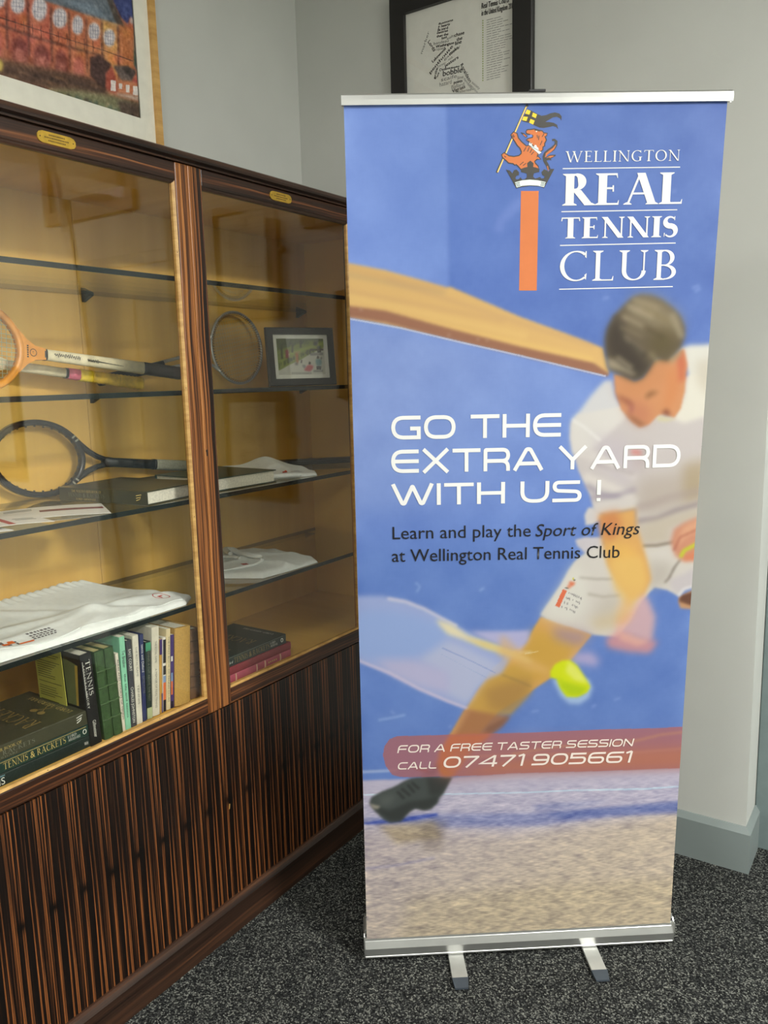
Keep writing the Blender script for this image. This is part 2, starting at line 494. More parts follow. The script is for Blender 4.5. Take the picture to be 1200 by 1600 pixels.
_SANS = {}
def sans_mesh(s):
    if s in _SANS: return _SANS[s]
    cu = bpy.data.curves.new('tmp_text', 'FONT'); cu.body = s; cu.resolution_u = 3
    o = bpy.data.objects.new('tmp_text', cu); COL.objects.link(o)
    dg = bpy.context.evaluated_depsgraph_get()
    me = bpy.data.meshes.new_from_object(o.evaluated_get(dg))
    vs = [np.array((v.co.x, v.co.y)) for v in me.vertices]; fs = [list(p.vertices) for p in me.polygons]
    bpy.data.objects.remove(o); bpy.data.curves.remove(cu); bpy.data.meshes.remove(me)
    _SANS[s] = (vs, fs)
    return vs, fs
_capv = sans_mesh('H')[0]
CAPH = max(v[1] for v in _capv)

_TXT = {}
def text_mesh(s, font):
    """flat lettering: x spans 0..1, baseline y=0, cap height 1; also natural width/cap-height ratio"""
    if (s, font) in _TXT: return _TXT[(s, font)]
    V, F = [], []
    if font == 'sans':
        vs, fs = sans_mesh(s)
        V = [v / CAPH for v in vs]; F = fs
    else:
        x = 0.0
        for ch in s:
            if ch == ' ': x += 0.50 if font == 'ext' else 0.34; continue
            if font == 'ext': g, w = ext_glyph(ch); gap = 0.135
            else:
                r = serif_glyph(ch, *((0.225, 0.06) if font == 'serifb' else (0.12, 0.042))); gap = 0.10
                if r is None:
                    vs, fs = sans_mesh(ch); vs = [v / CAPH for v in vs]
                    r = ([(vs, fs)], max(v[0] for v in vs))
                g, w = r
            for vs, fs in g:
                b = len(V)
                V += [np.array((v[0] + x, v[1])) for v in vs]; F += [[b + i for i in f] for f in fs]
            x += w + gap
    x0 = min(v[0] for v in V); x1 = max(v[0] for v in V)
    V = [np.array(((v[0] - x0) / (x1 - x0), v[1])) for v in V]
    _TXT[(s, font)] = (V, F, x1 - x0)
    return _TXT[(s, font)]

def put_text(mb, s, font, mat, P, U, V, slant=0.0, Mx=None):
    """P start of baseline, U full run vector, V cap-height vector (3D)"""
    vs, fs, r = text_mesh(s, font)
    P, U, V = Vector(P), Vector(U), Vector(V)
    Vs = V + U.normalized() * V.length * slant
    out = []
    if slant: U = U * (1 - slant * V.length / U.length)
    n = U.cross(V)
    for v in vs: out.append(P + U * float(v[0]) + Vs * float(v[1]))
    n.normalize(); done = set()
    for k, f in enumerate(fs):       # overlapping strokes get a hair of separation
        for i in f:
            if i not in done: out[i] = out[i] + n * (k * 1.5e-6); done.add(i)
    # make every face look along +n
    ff = []
    for f in fs:
        a = sum(vs[f[i]][0] * vs[f[(i + 1) % len(f)]][1] - vs[f[(i + 1) % len(f)]][0] * vs[f[i]][1] for i in range(len(f)))
        ff.append(f if a >= 0 else f[::-1])
    mb.add(out, ff, mat, False, Mx)

def text_w(s, font, cap):
    return text_mesh(s, font)[2] * cap

# ------------------------------------------------------------------ painter: flat artwork as a colour grid
def box_blur(a, r):
    if r < 1: return a
    for ax in (0, 1):
        p = np.pad(a, [(r + 1, r) if k == ax else (0, 0) for k in range(2)], mode='edge')
        c = np.cumsum(p, axis=ax)
        n = 2 * r + 1
        a = (np.take(c, range(n, c.shape[ax]), axis=ax) - np.take(c, range(0, c.shape[ax] - n), axis=ax)) / n
    return a

def paint(layers, w, h, cell, seed=1):
    """layers in cells*scale units -> (rows, cols, 3) sRGB array; v up"""
    nx, ny = int(round(w / cell)) + 1, int(round(h / cell)) + 1
    img = np.zeros((ny, nx, 3)) + 128.0
    rng = np.random.default_rng(seed)
    for L in layers:
        if isinstance(L, str):
            n1 = rng.standard_normal((ny, nx))
            if L == 'W':
                n = box_blur(box_blur(n1, 14), 8); n = n / n.std()
                n2 = box_blur(n1, 3); n2 = n2 / n2.std()
                img += (n * 2.6 + n2 * 0.8)[..., None] * np.array((1.0, 1.0, 0.8))
            if L == 'T':     # brush texture
                a = box_blur(n1, 2); b = box_blur(rng.standard_normal((ny, nx)), 1)
                img += (a / a.std() * 7 + b / b.std() * 6)[..., None] * np.array((1.0, 0.95, 0.9))
            if L == 'F':
                a = np.zeros((ny, nx)); k = rng.standard_normal((ny, nx))
                for s_, r_, kx in ((1.2, 0, 2), (0.9, 1, 4), (0.45, 3, 9)):
                    b = k.copy()
                    c_ = np.cumsum(np.pad(b, ((0, 0), (kx + 1, kx)), mode='edge'), axis=1); b = (c_[:, 2 * kx + 1:] - c_[:, :-2 * kx - 1])
                    c_ = np.cumsum(np.pad(b, ((r_ + 1, r_), (0, 0)), mode='edge'), axis=0); b = (c_[2 * r_ + 1:, :] - c_[:-2 * r_ - 1, :])
                    a += s_ * b / b.std()
                vv = np.arange(ny)[:, None] * cell
                fade = np.clip((460 - vv) / 60.0, 0, 1) * np.clip(1.15 - vv / 700.0, 0.3, 1)
                img += (a * 6.5 * fade)[..., None] * np.array((1.1, 1.0, 0.70))
            continue
        col, pts, blur, alpha = L[:4]
        P = np.array(pts, float) / cell
        sg = max(blur / cell, 0.0)
        r = int(round(math.sqrt(max(sg * sg * 4 - 1, 0)) / 2)) if sg >= 0.6 else 0
        pad = 3 * r + 2
        x0, x1 = int(max(0, math.floor(P[:, 0].min()) - pad)), int(min(nx - 1, math.ceil(P[:, 0].max()) + pad))
        y0, y1 = int(max(0, math.floor(P[:, 1].min()) - pad)), int(min(ny - 1, math.ceil(P[:, 1].max()) + pad))
        if x1 <= x0 or y1 <= y0: continue
        # region grown past the sheet so edges do not fade
        ex0, ey0, ex1, ey1 = x0 - pad, y0 - pad, x1 + pad, y1 + pad
        acc = 0
        X = np.arange(ex0, ex1 + 1)[None, :]
        for sub in (0.25, -0.25):
            Y = np.arange(ey0, ey1 + 1)[:, None] + sub
            ins = np.zeros((ey1 - ey0 + 1, ex1 - ex0 + 1), bool)
            for i in range(len(P)):
                (xa, ya), (xb, yb) = P[i], P[(i + 1) % len(P)]
                if ya == yb: continue
                c = (ya > Y) != (yb > Y)
                xi = (xb - xa) * (Y - ya) / (yb - ya) + xa
                ins ^= (c & (X + sub * 0.5 < xi))
            acc = acc + ins
        m = acc / 2.0
        for _ in range(3 if r > 0 else 0): m = box_blur(m, max(1, int(round(r * 0.75))))
        m = m[y0 - ey0:y1 - ey0 + 1, x0 - ex0:x1 - ex0 + 1] * alpha
        C = np.array(col, float)
        if len(L) > 4:
            g = np.array(L[5], float) / cell; d = g[1] - g[0]
            xx, yy = np.meshgrid(np.arange(x0, x1 + 1), np.arange(y0, y1 + 1))
            t = np.clip(((xx - g[0][0]) * d[0] + (yy - g[0][1]) * d[1]) / (d @ d), 0, 1)[..., None]
            C = C * (1 - t) + np.array(L[4], float) * t
        reg = img[y0:y1 + 1, x0:x1 + 1]
        img[y0:y1 + 1, x0:x1 + 1] = reg * (1 - m[..., None]) + C * m[..., None]
    return np.clip(img, 0, 255)

def srgb_lin(a):
    a = a / 255.0
    return np.where(a <= 0.04045, a / 12.92, ((a + 0.055) / 1.055) ** 2.4)

def colour_sheet(name, img, xs, zs, mat, parent, M=None, gain=1.0, xfun=None, extra=None):
    """grid mesh in local XZ facing -Y, one colour per vertex. xs/zs are the metre positions of the grid lines"""
    ny, nx = img.shape[:2]
    X, Z_ = np.meshgrid(xs, zs)
    if xfun is not None: X = xfun(X, Z_)
    co = np.stack([X, np.zeros_like(X), Z_], -1).reshape(-1, 3).astype(np.float32)
    idx = np.arange(nx * ny).reshape(ny, nx)
    q = np.stack([idx[:-1, :-1], idx[:-1, 1:], idx[1:, 1:], idx[1:, :-1]], -1).reshape(-1, 4)
    me = bpy.data.meshes.new(name)
    ev, ef, em, emats = [], [], [], []
    if extra is not None:
        ev, ef, em, emats = extra.v, extra.f, extra.mi, extra.mats
    nv = len(co)
    allv = np.concatenate([co, np.array(ev, np.float32).reshape(-1, 3)]) if len(ev) else co
    loops = q.reshape(-1).tolist(); starts = list(range(0, 4 * len(q), 4)); tot = [4] * len(q); mi = [0] * len(q)
    for f, k in zip(ef, em):
        starts.append(len(loops)); loops += [nv + i for i in f]; tot.append(len(f)); mi.append(k + 1)
    me.vertices.add(len(allv)); me.vertices.foreach_set('co', allv.reshape(-1))
    me.loops.add(len(loops)); me.loops.foreach_set('vertex_index', loops)
    me.polygons.add(len(starts)); me.polygons.foreach_set('loop_start', starts); me.polygons.foreach_set('loop_total', tot)
    me.polygons.foreach_set('material_index', mi)
    me.materials.append(mat)
    for m in emats: me.materials.append(m)
    me.update(calc_edges=True); me.validate()
    at = me.color_attributes.new('print', 'FLOAT_COLOR', 'POINT')
    c = np.ones((len(allv), 4), np.float32)
    c[:nv, :3] = srgb_lin(img.reshape(-1, 3)) * gain
    at.data.foreach_set('color', c.reshape(-1))
    o = bpy.data.objects.new(name, me); COL.objects.link(o)
    if parent is not None: o.parent = parent
    if M is not None: o.matrix_local = M
    return o

# ------------------------------------------------------------------ artwork data (millimetres on each sheet)
PRINT = [
((112,142,214),[(-34,2045),(851,2037),(1014,-152),(-106,-84)],0,1.0),
((133,163,236),[(-34,2045),(211,2043),(212,1599),(-47,1657)],2,1,(120,150,222),[(8,2008),(210,1994)]),
((100,131,207),[(211,2043),(851,2037),(902,1347),(217,1599)],2,1,(94,122,192),[(218,1821),(818,1812)]),
((140,164,224),[(-49,1591),(574,1440),(557,1119),(-65,1138)],30,0.9,(118,148,218),[(73,1368),(364,1033)]),
((106,138,208),[(-68,1047),(844,1110),(894,358),(-90,406)],40,0.9,(100,130,198),[(61,824),(841,709)]),
((96,124,196),[(693,1630),(837,1628),(826,1261),(762,956)],40,0.5),
((150,170,236),[(851,2037),(712,2038),(752,1813),(866,1811)],30,0.15),
((128,152,224),[(363,1809),(319,1767),(312,1742),(331,1737),(334,1756),(377,1797)],6,0.5),
((170,195,240),[(134,962),(144,954),(136,941),(140,939),(148,954),(137,966)],1.5,0.7),
((170,195,240),[(41,615),(75,620),(107,626),(106,631),(75,625),(40,620)],1.5,0.7),
((170,195,240),[(288,936),(293,940),(299,943),(297,947),(291,944),(285,940)],1.5,0.7),
((140,165,225),[(760,1606),(773,1612),(769,1617),(757,1611)],2,0.6),
((140,165,225),[(554,1595),(568,1597),(567,1603),(553,1600)],2,0.6),
((140,165,225),[(699,1812),(703,1817),(698,1820),(695,1815)],2,0.6),
((140,165,225),[(623,641),(639,647),(636,653),(620,647)],2,0.6),
((140,165,225),[(752,1613),(769,1618),(767,1623),(750,1618)],2,0.6),
((140,165,225),[(219,597),(211,594),(213,588),(221,591)],2,0.6),
((140,165,225),[(568,625),(579,631),(576,637),(565,631)],2,0.6),
((140,165,225),[(417,619),(436,622),(435,628),(416,626)],2,0.6),
((140,165,225),[(70,639),(79,629),(84,633),(74,644)],2,0.6),
'W',
((226,184,118),[(-30,1688),(79,1666),(162,1642),(207,1628),(219,1629),(272,1606),(325,1583),(371,1563),(471,1526),(558,1492),(574,1439),(571,1433),(372,1483),(207,1525),(-30,1577)],2.5,1.0),
((190,165,120),[(-28,1660),(206,1613),(208,1621),(-26,1668)],5,0.7),
((200,160,115),[(-29,1628),(338,1552),(338,1556),(-28,1632)],5,0.7),
((236,196,124),[(-31,1612),(386,1515),(389,1527),(-27,1624)],5,0.7),
((214,170,112),[(-28,1672),(206,1618),(209,1627),(-26,1681)],5,0.7),
((206,166,118),[(78,1644),(537,1492),(539,1498),(80,1650)],5,0.7),
((238,198,120),[(-31,1594),(538,1460),(540,1472),(-28,1605)],5,0.7),
((160,112,88),[(-29,1598),(77,1582),(207,1544),(372,1499),(539,1459),(574,1436),(571,1429),(372,1480),(207,1521),(77,1557),(-30,1575)],2,1.0),
((205,215,240),[(-27,1570),(109,1543),(239,1510),(372,1478),(567,1428),(568,1431),(372,1481),(240,1513),(110,1546),(-27,1573)],1.2,0.8),
((195,160,140),[(212,1526),(217,1524),(218,1530),(213,1531)],1.5,0.7),
((195,160,140),[(276,1515),(281,1513),(282,1519),(277,1520)],1.5,0.7),
((195,160,140),[(21,1584),(26,1582),(28,1587),(22,1589)],1.5,0.7),
((195,160,140),[(296,1513),(301,1511),(302,1517),(297,1518)],1.5,0.7),
((196,190,212),[(-104,459),(222,454),(371,459),(597,454),(855,453),(885,-38),(-123,-116)],3,1.0),
((198,186,190),[(-92,335),(374,293),(896,340),(927,-146),(-106,-84)],22,1,(212,196,178),[(49,311),(210,1)]),
((190,172,118),[(111,122),(841,138),(851,-42),(76,-45)],18,0.2),
((112,126,188),[(-20,354),(211,353),(422,345),(618,349),(845,361),(847,324),(635,325),(455,307),(211,316),(34,333)],6,0.55),
((100,116,180),[(454,340),(569,348),(700,352),(841,357),(843,332),(635,326),(504,323)],4,0.6),
((110,126,186),[(421,367),(535,370),(633,370),(536,354),(438,351)],4,0.4),
((62,84,180),[(-26,338),(101,349),(184,357),(187,349),(120,338),(15,334)],3,0.9),
((170,150,110),[(34,330),(179,336),(195,285),(81,276)],9,0.6),
((120,108,98),[(146,333),(211,335),(194,248),(146,251)],9,0.35),
((150,150,200),[(-23,204),(80,211),(178,228),(177,233),(79,216),(-24,210)],3,0.5),
((214,222,240),[(-30,478),(48,478),(85,479),(85,484),(48,483),(-30,483)],1.5,0.8),
((206,226,242),[(-32,417),(203,407),(372,402),(421,401),(523,401),(638,397),(714,395),(828,399),(827,403),(714,400),(637,402),(523,405),(420,405),(372,406),(203,411),(-32,421)],1,0.95),
'F',
((196,150,110),[(823,930),(769,905),(769,890),(775,876),(820,870),(829,870)],2,1),
((92,58,48),[(824,922),(773,908),(770,893),(819,876),(827,875)],3,0.8),
((216,166,96),[(434,869),(419,843),(398,802),(355,773),(319,740),(290,699),(265,657),(239,611),(210,560),(184,517),(224,495),(254,526),(291,573),(335,626),(400,667),(458,707),(515,759),(560,818),(505,851)],3,1.0),
((206,164,72),[(419,839),(517,805),(515,759),(436,704),(363,696),(327,713),(398,795)],14,0.8),
((200,160,78),[(259,641),(306,713),(346,731),(414,767),(416,673),(365,616),(306,615)],5,0.75),
((156,118,76),[(299,686),(364,707),(415,709),(408,670),(365,628),(314,631)],14,0.5),
((170,118,82),[(255,637),(365,612),(343,586),(288,544),(233,514),(196,500),(226,571)],4,0.9),
((128,90,74),[(365,616),(347,589),(292,548),(307,587)],5,0.6),
((206,150,110),[(251,634),(266,633),(233,571),(196,504),(181,497),(215,560)],5,0.5),
((172,184,226),[(-26,937),(58,935),(110,920),(156,900),(205,870),(255,840),(305,809),(370,776),(342,727),(306,713),(284,691),(255,639),(211,659),(143,693),(72,735),(-25,786)],4,0.82),
((150,176,228),[(-25,900),(75,897),(145,880),(198,855),(212,821),(183,792),(108,772),(37,775),(-27,791)],14,0.75),
((204,204,222),[(140,770),(212,817),(255,796),(342,747),(299,710),(262,649),(211,675),(212,733)],12,0.55),
((196,190,224),[(262,839),(341,835),(409,835),(406,809),(385,779),(341,796),(298,817)],4,0.85),
((214,196,218),[(37,775),(126,771),(212,737),(215,678),(143,701),(72,739)],12,0.5),
((224,206,224),[(-27,783),(70,736),(141,692),(210,657),(258,636),(260,642),(213,663),(144,698),(73,742),(-23,788)],2,0.85),
((226,216,226),[(68,923),(109,914),(154,894),(203,865),(232,848),(235,855),(207,871),(158,901),(112,922),(69,931)],3,0.7),
((238,226,186),[(184,871),(219,858),(262,826),(312,805),(377,780),(378,772),(305,794),(255,815),(212,832),(191,855)],5,0.95),
((228,206,130),[(248,823),(305,809),(385,776),(414,755),(414,747),(360,769),(298,794)],4,0.85),
((240,226,190),[(381,777),(414,776),(414,780),(381,780)],2,0.8),
((126,150,206),[(197,797),(269,760),(327,727),(328,729),(270,762),(198,800)],1,0.6),
((150,170,214),[(194,783),(255,746),(305,716),(306,718),(255,747),(194,784)],1,0.5),
((128,110,80),[(342,722),(371,709),(415,688),(416,690),(372,712),(342,725)],1.5,0.6),
((226,180,116),[(340,827),(398,772),(457,734),(454,719),(399,733),(333,774)],8,0.6),
((232,214,166),[(398,774),(413,776),(431,779),(430,781),(412,778),(398,777)],1,0.7),
((78,84,82),[(121,458),(103,451),(77,436),(47,425),(20,410),(14,393),(27,372),(49,346),(67,336),(93,339),(113,363),(128,373),(150,366),(169,369),(184,385),(188,399),(199,409),(222,455),(158,460)],2,1.0),
((56,60,58),[(20,389),(63,341),(93,340),(113,365),(131,375),(158,367),(184,385),(195,409),(158,398),(113,392),(64,370)],5,0.8),
((50,52,50),[(158,458),(220,455),(195,409),(165,406)],6,0.6),
((176,168,150),[(15,393),(42,384),(36,376),(23,378)],3,0.8),
((40,42,40),[(82,421),(100,399),(104,403),(86,425)],2,0.7),
((40,42,40),[(93,428),(115,407),(119,411),(97,433)],2,0.7),
((40,42,40),[(108,438),(126,415),(130,419),(112,442)],2,0.7),
((40,42,40),[(119,444),(138,424),(141,429),(123,448)],2,0.7),
((112,118,112),[(39,413),(84,415),(68,386),(42,384)],8,0.4),
((212,206,204),[(539,1131),(530,1114),(534,1088),(556,1091),(577,1109),(554,1129)],2,1.0),
((206,200,204),[(510,1054),(532,1060),(579,1058),(581,1009),(536,1021),(517,1038)],2,1.0),
((214,208,200),[(511,1003),(497,981),(477,942),(432,873),(447,863),(490,844),(542,825),(567,816),(622,808),(649,845),(683,904),(707,931),(739,923),(766,908),(773,912),(779,923),(823,934),(824,1025),(746,1049),(605,1047),(542,1027)],2.5,1.0),
((224,222,212),[(511,999),(474,934),(434,873),(490,846),(540,880),(544,954)],14,0.8),
((190,180,166),[(589,915),(646,913),(619,877),(570,852),(548,853)],18,0.6),
((184,176,166),[(689,1000),(750,987),(739,936),(710,933),(689,926)],14,0.7),
((170,160,150),[(523,960),(566,954),(605,953),(605,958),(566,959),(523,964)],2.5,0.8),
((178,168,156),[(545,917),(582,909),(625,911),(624,917),(582,915),(546,924)],3,0.7),
((120,112,100),[(766,999),(752,981),(739,952),(730,943),(733,940),(743,949),(756,978),(769,996)],2.5,0.8),
((198,190,196),[(742,947),(820,982),(823,937),(769,912),(750,924)],6,0.7),
((232,228,226),[(770,904),(783,922),(825,932),(821,937),(779,927),(765,909)],1.5,0.9),
((206,186,150),[(551,853),(626,880),(649,864),(614,832),(571,826)],14,0.7),
((196,170,170),[(451,857),(564,818),(536,789),(484,806)],16,0.45),
((150,130,160),[(462,838),(556,819),(528,789),(470,811)],14,0.6),
((206,198,196),[(492,1328),(490,1298),(497,1264),(511,1221),(531,1180),(544,1154),(552,1120),(583,1112),(627,1123),(652,1126),(656,1043),(707,1028),(770,1039),(821,1102),(822,1137),(826,1228),(822,1398),(773,1431),(711,1412),(616,1364),(507,1346)],3,1.0),
((226,222,216),[(582,1421),(564,1420),(535,1388),(512,1356),(492,1336),(491,1291),(497,1254),(549,1271),(619,1338),(590,1390)],6,0.9),
((232,228,214),[(728,1486),(756,1494),(827,1495),(825,1408),(815,1337),(755,1320),(730,1329),(751,1380),(756,1430)],4,0.95),
((206,196,178),[(771,1459),(828,1464),(826,1397),(819,1367),(780,1409)],10,0.7),
((176,162,146),[(648,1195),(729,1205),(817,1219),(822,1137),(734,1110),(653,1100)],22,0.55),
((172,152,112),[(758,1229),(822,1234),(823,1147),(764,1135)],14,0.55),
((200,190,200),[(539,1300),(619,1288),(648,1207),(624,1180),(566,1225)],18,0.6),
((226,220,214),[(508,1252),(570,1231),(645,1192),(651,1204),(574,1244),(512,1264)],6,0.7),
((228,222,214),[(524,1197),(577,1173),(641,1143),(647,1159),(584,1190),(530,1213)],6,0.7),
((170,160,170),[(544,1147),(593,1146),(652,1163),(647,1177),(589,1160),(544,1162)],6,0.7),
((178,166,168),[(549,1230),(596,1216),(643,1200),(646,1209),(599,1226),(552,1240)],6,0.7),
((224,218,214),[(509,1274),(547,1248),(594,1219),(600,1230),(553,1259),(516,1284)],6,0.7),
((150,142,160),[(529,1179),(568,1156),(612,1148),(613,1157),(570,1164),(533,1187)],6,0.7),
((178,158,158),[(638,1269),(675,1268),(666,1219),(641,1214)],16,0.5),
((226,128,118),[(632,1254),(657,1248),(658,1259),(634,1264)],5,0.8),
((216,210,204),[(554,1142),(625,1152),(653,1151),(652,1126),(620,1120),(583,1112),(555,1113)],6,0.8),
((172,158,152),[(654,1117),(692,1125),(735,1140),(824,1157),(817,1174),(728,1157),(686,1143),(649,1135)],7,0.5),
((132,122,130),[(657,1089),(705,1094),(751,1112),(823,1130),(819,1138),(747,1121),(702,1103),(655,1098)],4,0.8),
((196,184,164),[(657,1087),(821,1128),(823,1096),(736,1072),(745,1039),(669,1032)],10,0.8),
((120,108,90),[(672,1031),(707,1031),(758,1039),(756,1045),(706,1037),(671,1037)],3,0.7),
((238,236,232),[(493,1332),(521,1315),(559,1283),(562,1288),(524,1319),(496,1337)],2.5,0.8),
((222,170,102),[(564,1113),(627,1122),(652,1126),(657,1081),(671,1042),(690,983),(698,950),(681,910),(649,902),(615,946),(588,993),(573,1052)],6,1.0),
((204,130,84),[(564,1113),(608,1121),(622,1076),(592,1045),(572,1071)],10,0.8),
((236,188,100),[(586,1038),(630,1043),(656,1026),(678,977),(680,937),(635,935),(608,979)],14,0.8),
((232,190,112),[(592,1003),(670,1008),(687,956),(682,912),(662,890),(644,883),(610,929)],9,0.8),
((224,180,178),[(682,919),(694,900),(714,858),(710,797),(699,790),(666,807),(614,816),(620,846),(655,879)],8,0.85),
((216,150,150),[(593,806),(629,823),(681,802),(725,793),(705,763),(653,769),(601,782)],9,0.85),
((236,184,160),[(621,824),(658,814),(703,794),(674,783),(630,800)],7,0.6),
((212,186,214),[(518,770),(558,773),(581,752),(574,733),(544,742),(508,748)],10,0.7),
((236,180,110),[(625,899),(647,902),(662,890),(656,864),(646,845),(614,832)],10,0.6),
((208,146,118),[(821,1105),(770,1087),(746,1072),(740,1040),(753,1007),(773,993),(822,995),(824,1038)],5,1.0),
((228,176,140),[(821,1102),(771,1077),(757,1049),(755,1029),(782,1054),(825,1070)],5,0.7),
((170,96,80),[(752,1018),(765,1050),(822,1074),(818,1079),(760,1054),(746,1021)],3,0.6),
((196,206,60),[(772,1000),(779,1016),(824,1038),(814,1044),(770,1022),(762,1005)],3,0.9),
((222,130,90),[(775,1006),(820,1022),(822,995),(776,993)],4,0.7),
((214,150,104),[(585,1434),(590,1393),(606,1354),(632,1326),(651,1313),(672,1319),(693,1339),(708,1342),(730,1332),(744,1353),(751,1392),(752,1451),(742,1486),(716,1469),(674,1464),(652,1424),(634,1417),(609,1431)],3,1.0),
((198,134,88),[(591,1425),(652,1418),(674,1453),(698,1458),(724,1428),(689,1411),(642,1383),(605,1378)],18,0.5),
((206,116,84),[(725,1469),(742,1483),(750,1451),(749,1416),(731,1410),(729,1446)],6,0.9),
((214,140,90),[(708,1446),(730,1440),(738,1398),(722,1357),(704,1351),(708,1399)],12,0.8),
((190,120,96),[(624,1371),(654,1370),(680,1340),(657,1316),(632,1332),(613,1354)],14,0.6),
((150,88,72),[(593,1390),(624,1377),(637,1362),(618,1365),(599,1378)],6,0.7),
((132,92,62),[(660,1385),(671,1394),(693,1392),(672,1382),(663,1376)],5,0.8),
((120,66,52),[(701,1348),(713,1354),(723,1336),(705,1339)],5,0.8),
((128,88,68),[(613,1348),(632,1329),(651,1315),(672,1319),(657,1322),(638,1335)],5,0.7),
((148,84,90),[(624,1371),(634,1359),(631,1341),(625,1347)],5,0.6),
((214,206,170),[(687,1334),(696,1338),(736,1329),(712,1324),(693,1326)],2.5,0.9),
((104,92,72),[(637,1604),(619,1598),(602,1584),(582,1564),(567,1536),(562,1508),(565,1473),(572,1443),(594,1434),(615,1425),(634,1417),(652,1425),(669,1447),(683,1464),(707,1458),(722,1469),(736,1489),(742,1509),(742,1532),(732,1553),(713,1573),(685,1593),(661,1602)],4,1.0),
((150,136,108),[(619,1598),(643,1604),(679,1594),(716,1567),(735,1544),(725,1510),(683,1522),(646,1546),(609,1558)],16,0.85),
((62,54,46),[(566,1530),(583,1559),(598,1547),(605,1518),(624,1500),(649,1471),(669,1447),(640,1421),(609,1431),(577,1473),(566,1490)],12,0.85),
((96,84,52),[(665,1517),(700,1536),(725,1510),(715,1475),(686,1467),(660,1494)],16,0.8),
((172,160,136),[(567,1470),(587,1464),(608,1448),(639,1433),(627,1430),(594,1443),(572,1449)],6,0.85),
((186,172,146),[(607,1577),(667,1553),(670,1561),(610,1585)],5,0.7),
((176,160,132),[(595,1554),(650,1527),(654,1536),(600,1563)],5,0.7),
((140,126,100),[(594,1535),(646,1511),(649,1517),(597,1541)],5,0.7),
((136,124,104),[(602,1515),(646,1477),(652,1483),(608,1521)],5,0.7),
((166,150,120),[(618,1591),(679,1570),(681,1577),(621,1599)],5,0.7),
((136,120,84),[(643,1571),(704,1542),(707,1548),(646,1577)],5,0.7),
((168,156,120),[(662,1477),(684,1456),(688,1460),(666,1481)],5,0.7),
((170,158,132),[(705,1560),(732,1507),(743,1512),(715,1564)],5,0.7),
((84,74,62),[(577,1555),(608,1535),(613,1541),(582,1562)],5,0.7),
((110,98,74),[(608,1544),(663,1514),(667,1520),(611,1550)],5,0.7),
((84,72,46),[(644,1534),(694,1507),(697,1513),(648,1540)],5,0.7),
((176,160,130),[(718,1454),(740,1476),(732,1484),(709,1462)],5,0.7),
((52,46,40),[(616,1498),(654,1469),(657,1473),(620,1503)],5,0.7),
((190,178,150),[(587,1469),(624,1442),(629,1448),(591,1475)],5,0.7),
((170,196,232),[(465,707),(488,659),(511,638),(537,637),(559,652),(567,679),(557,703)],6,0.9),
((214,226,30),[(461,727),(471,745),(489,754),(508,754),(526,739),(546,707),(561,683),(554,668),(529,657),(503,658),(488,679),(476,706),(461,711)],3,1.0),
((232,236,120),[(504,752),(523,739),(549,703),(553,691),(520,701),(497,725)],6,0.85),
((176,206,30),[(481,714),(495,698),(554,680),(540,661),(507,662),(489,682)],7,0.8),
((176,112,118),[(87,573),(196,571),(418,567),(593,567),(743,564),(825,566),(825,451),(597,453),(371,458),(307,456),(121,460),(92,462),(73,469),(57,494),(51,523),(55,547),(68,566)],1.2,0.86),
((206,116,76),[(216,570),(321,569),(270,524),(229,461),(196,458),(185,496),(196,528)],4,0.9),
((198,120,62),[(181,496),(229,461),(210,457),(196,467)],4,0.8),
((182,118,108),[(223,558),(828,531),(825,451),(371,458),(185,450)],20,0.5),
((196,124,92),[(371,494),(558,505),(825,504),(825,451),(371,458),(222,459)],12,0.6),
((204,146,110),[(371,508),(483,523),(595,521),(689,531),(744,543),(823,549),(822,554),(743,548),(687,536),(594,527),(482,528),(370,513)],2,0.7),
((206,140,118),[(259,508),(483,503),(671,498),(826,504),(825,508),(671,502),(483,507),(259,512)],2,0.6),
((166,96,92),[(118,487),(148,473),(166,470),(159,481)],3,0.6),
((126,76,76),[(140,461),(170,480),(192,495),(181,463)],6,0.35),
((226,112,76),[(485,935),(468,894),(478,889),(495,930)],1.2,0.95),
((228,104,60),[(498,951),(504,940),(510,944),(505,954)],1.5,0.9),
((228,104,60),[(495,939),(500,935),(504,941),(499,946)],1.5,0.9),
((228,104,60),[(505,948),(507,943),(514,946),(512,952)],1.5,0.9),
((210,200,60),[(507,957),(511,957),(510,962),(506,962)],1.2,0.8),
((80,80,60),[(509,956),(513,953),(515,956),(511,959)],1,0.8),
((90,90,84),[(489,937),(498,934),(499,937),(490,940)],1,0.7),
((96,92,98),[(498,926),(499,922),(501,923),(500,927)],0.8,0.75),
((96,92,98),[(502,924),(503,922),(505,922),(504,925)],0.8,0.75),
((96,92,98),[(506,923),(508,919),(510,920),(508,923)],0.8,0.75),
((96,92,98),[(510,921),(512,916),(514,917),(512,922)],0.8,0.75),
((96,92,98),[(514,920),(515,914),(517,914),(516,920)],0.8,0.75),
((96,92,98),[(518,918),(519,912),(521,912),(520,918)],0.8,0.75),
((96,92,98),[(522,916),(523,911),(525,911),(524,916)],0.8,0.75),
((96,92,98),[(526,914),(527,909),(529,910),(527,915)],0.8,0.75),
((96,92,98),[(529,913),(529,907),(531,906),(531,912)],0.8,0.75),
((96,92,98),[(493,915),(495,909),(497,909),(495,916)],0.8,0.75),
((96,92,98),[(497,913),(499,909),(501,910),(499,914)],0.8,0.75),
((96,92,98),[(501,912),(502,906),(504,906),(503,912)],0.8,0.75),
((96,92,98),[(509,909),(509,905),(511,905),(511,908)],0.8,0.75),
((96,92,98),[(517,905),(518,901),(520,901),(519,905)],0.8,0.75),
((96,92,98),[(520,903),(521,899),(523,899),(522,903)],0.8,0.75),
((96,92,98),[(524,901),(525,895),(527,895),(526,902)],0.8,0.75),
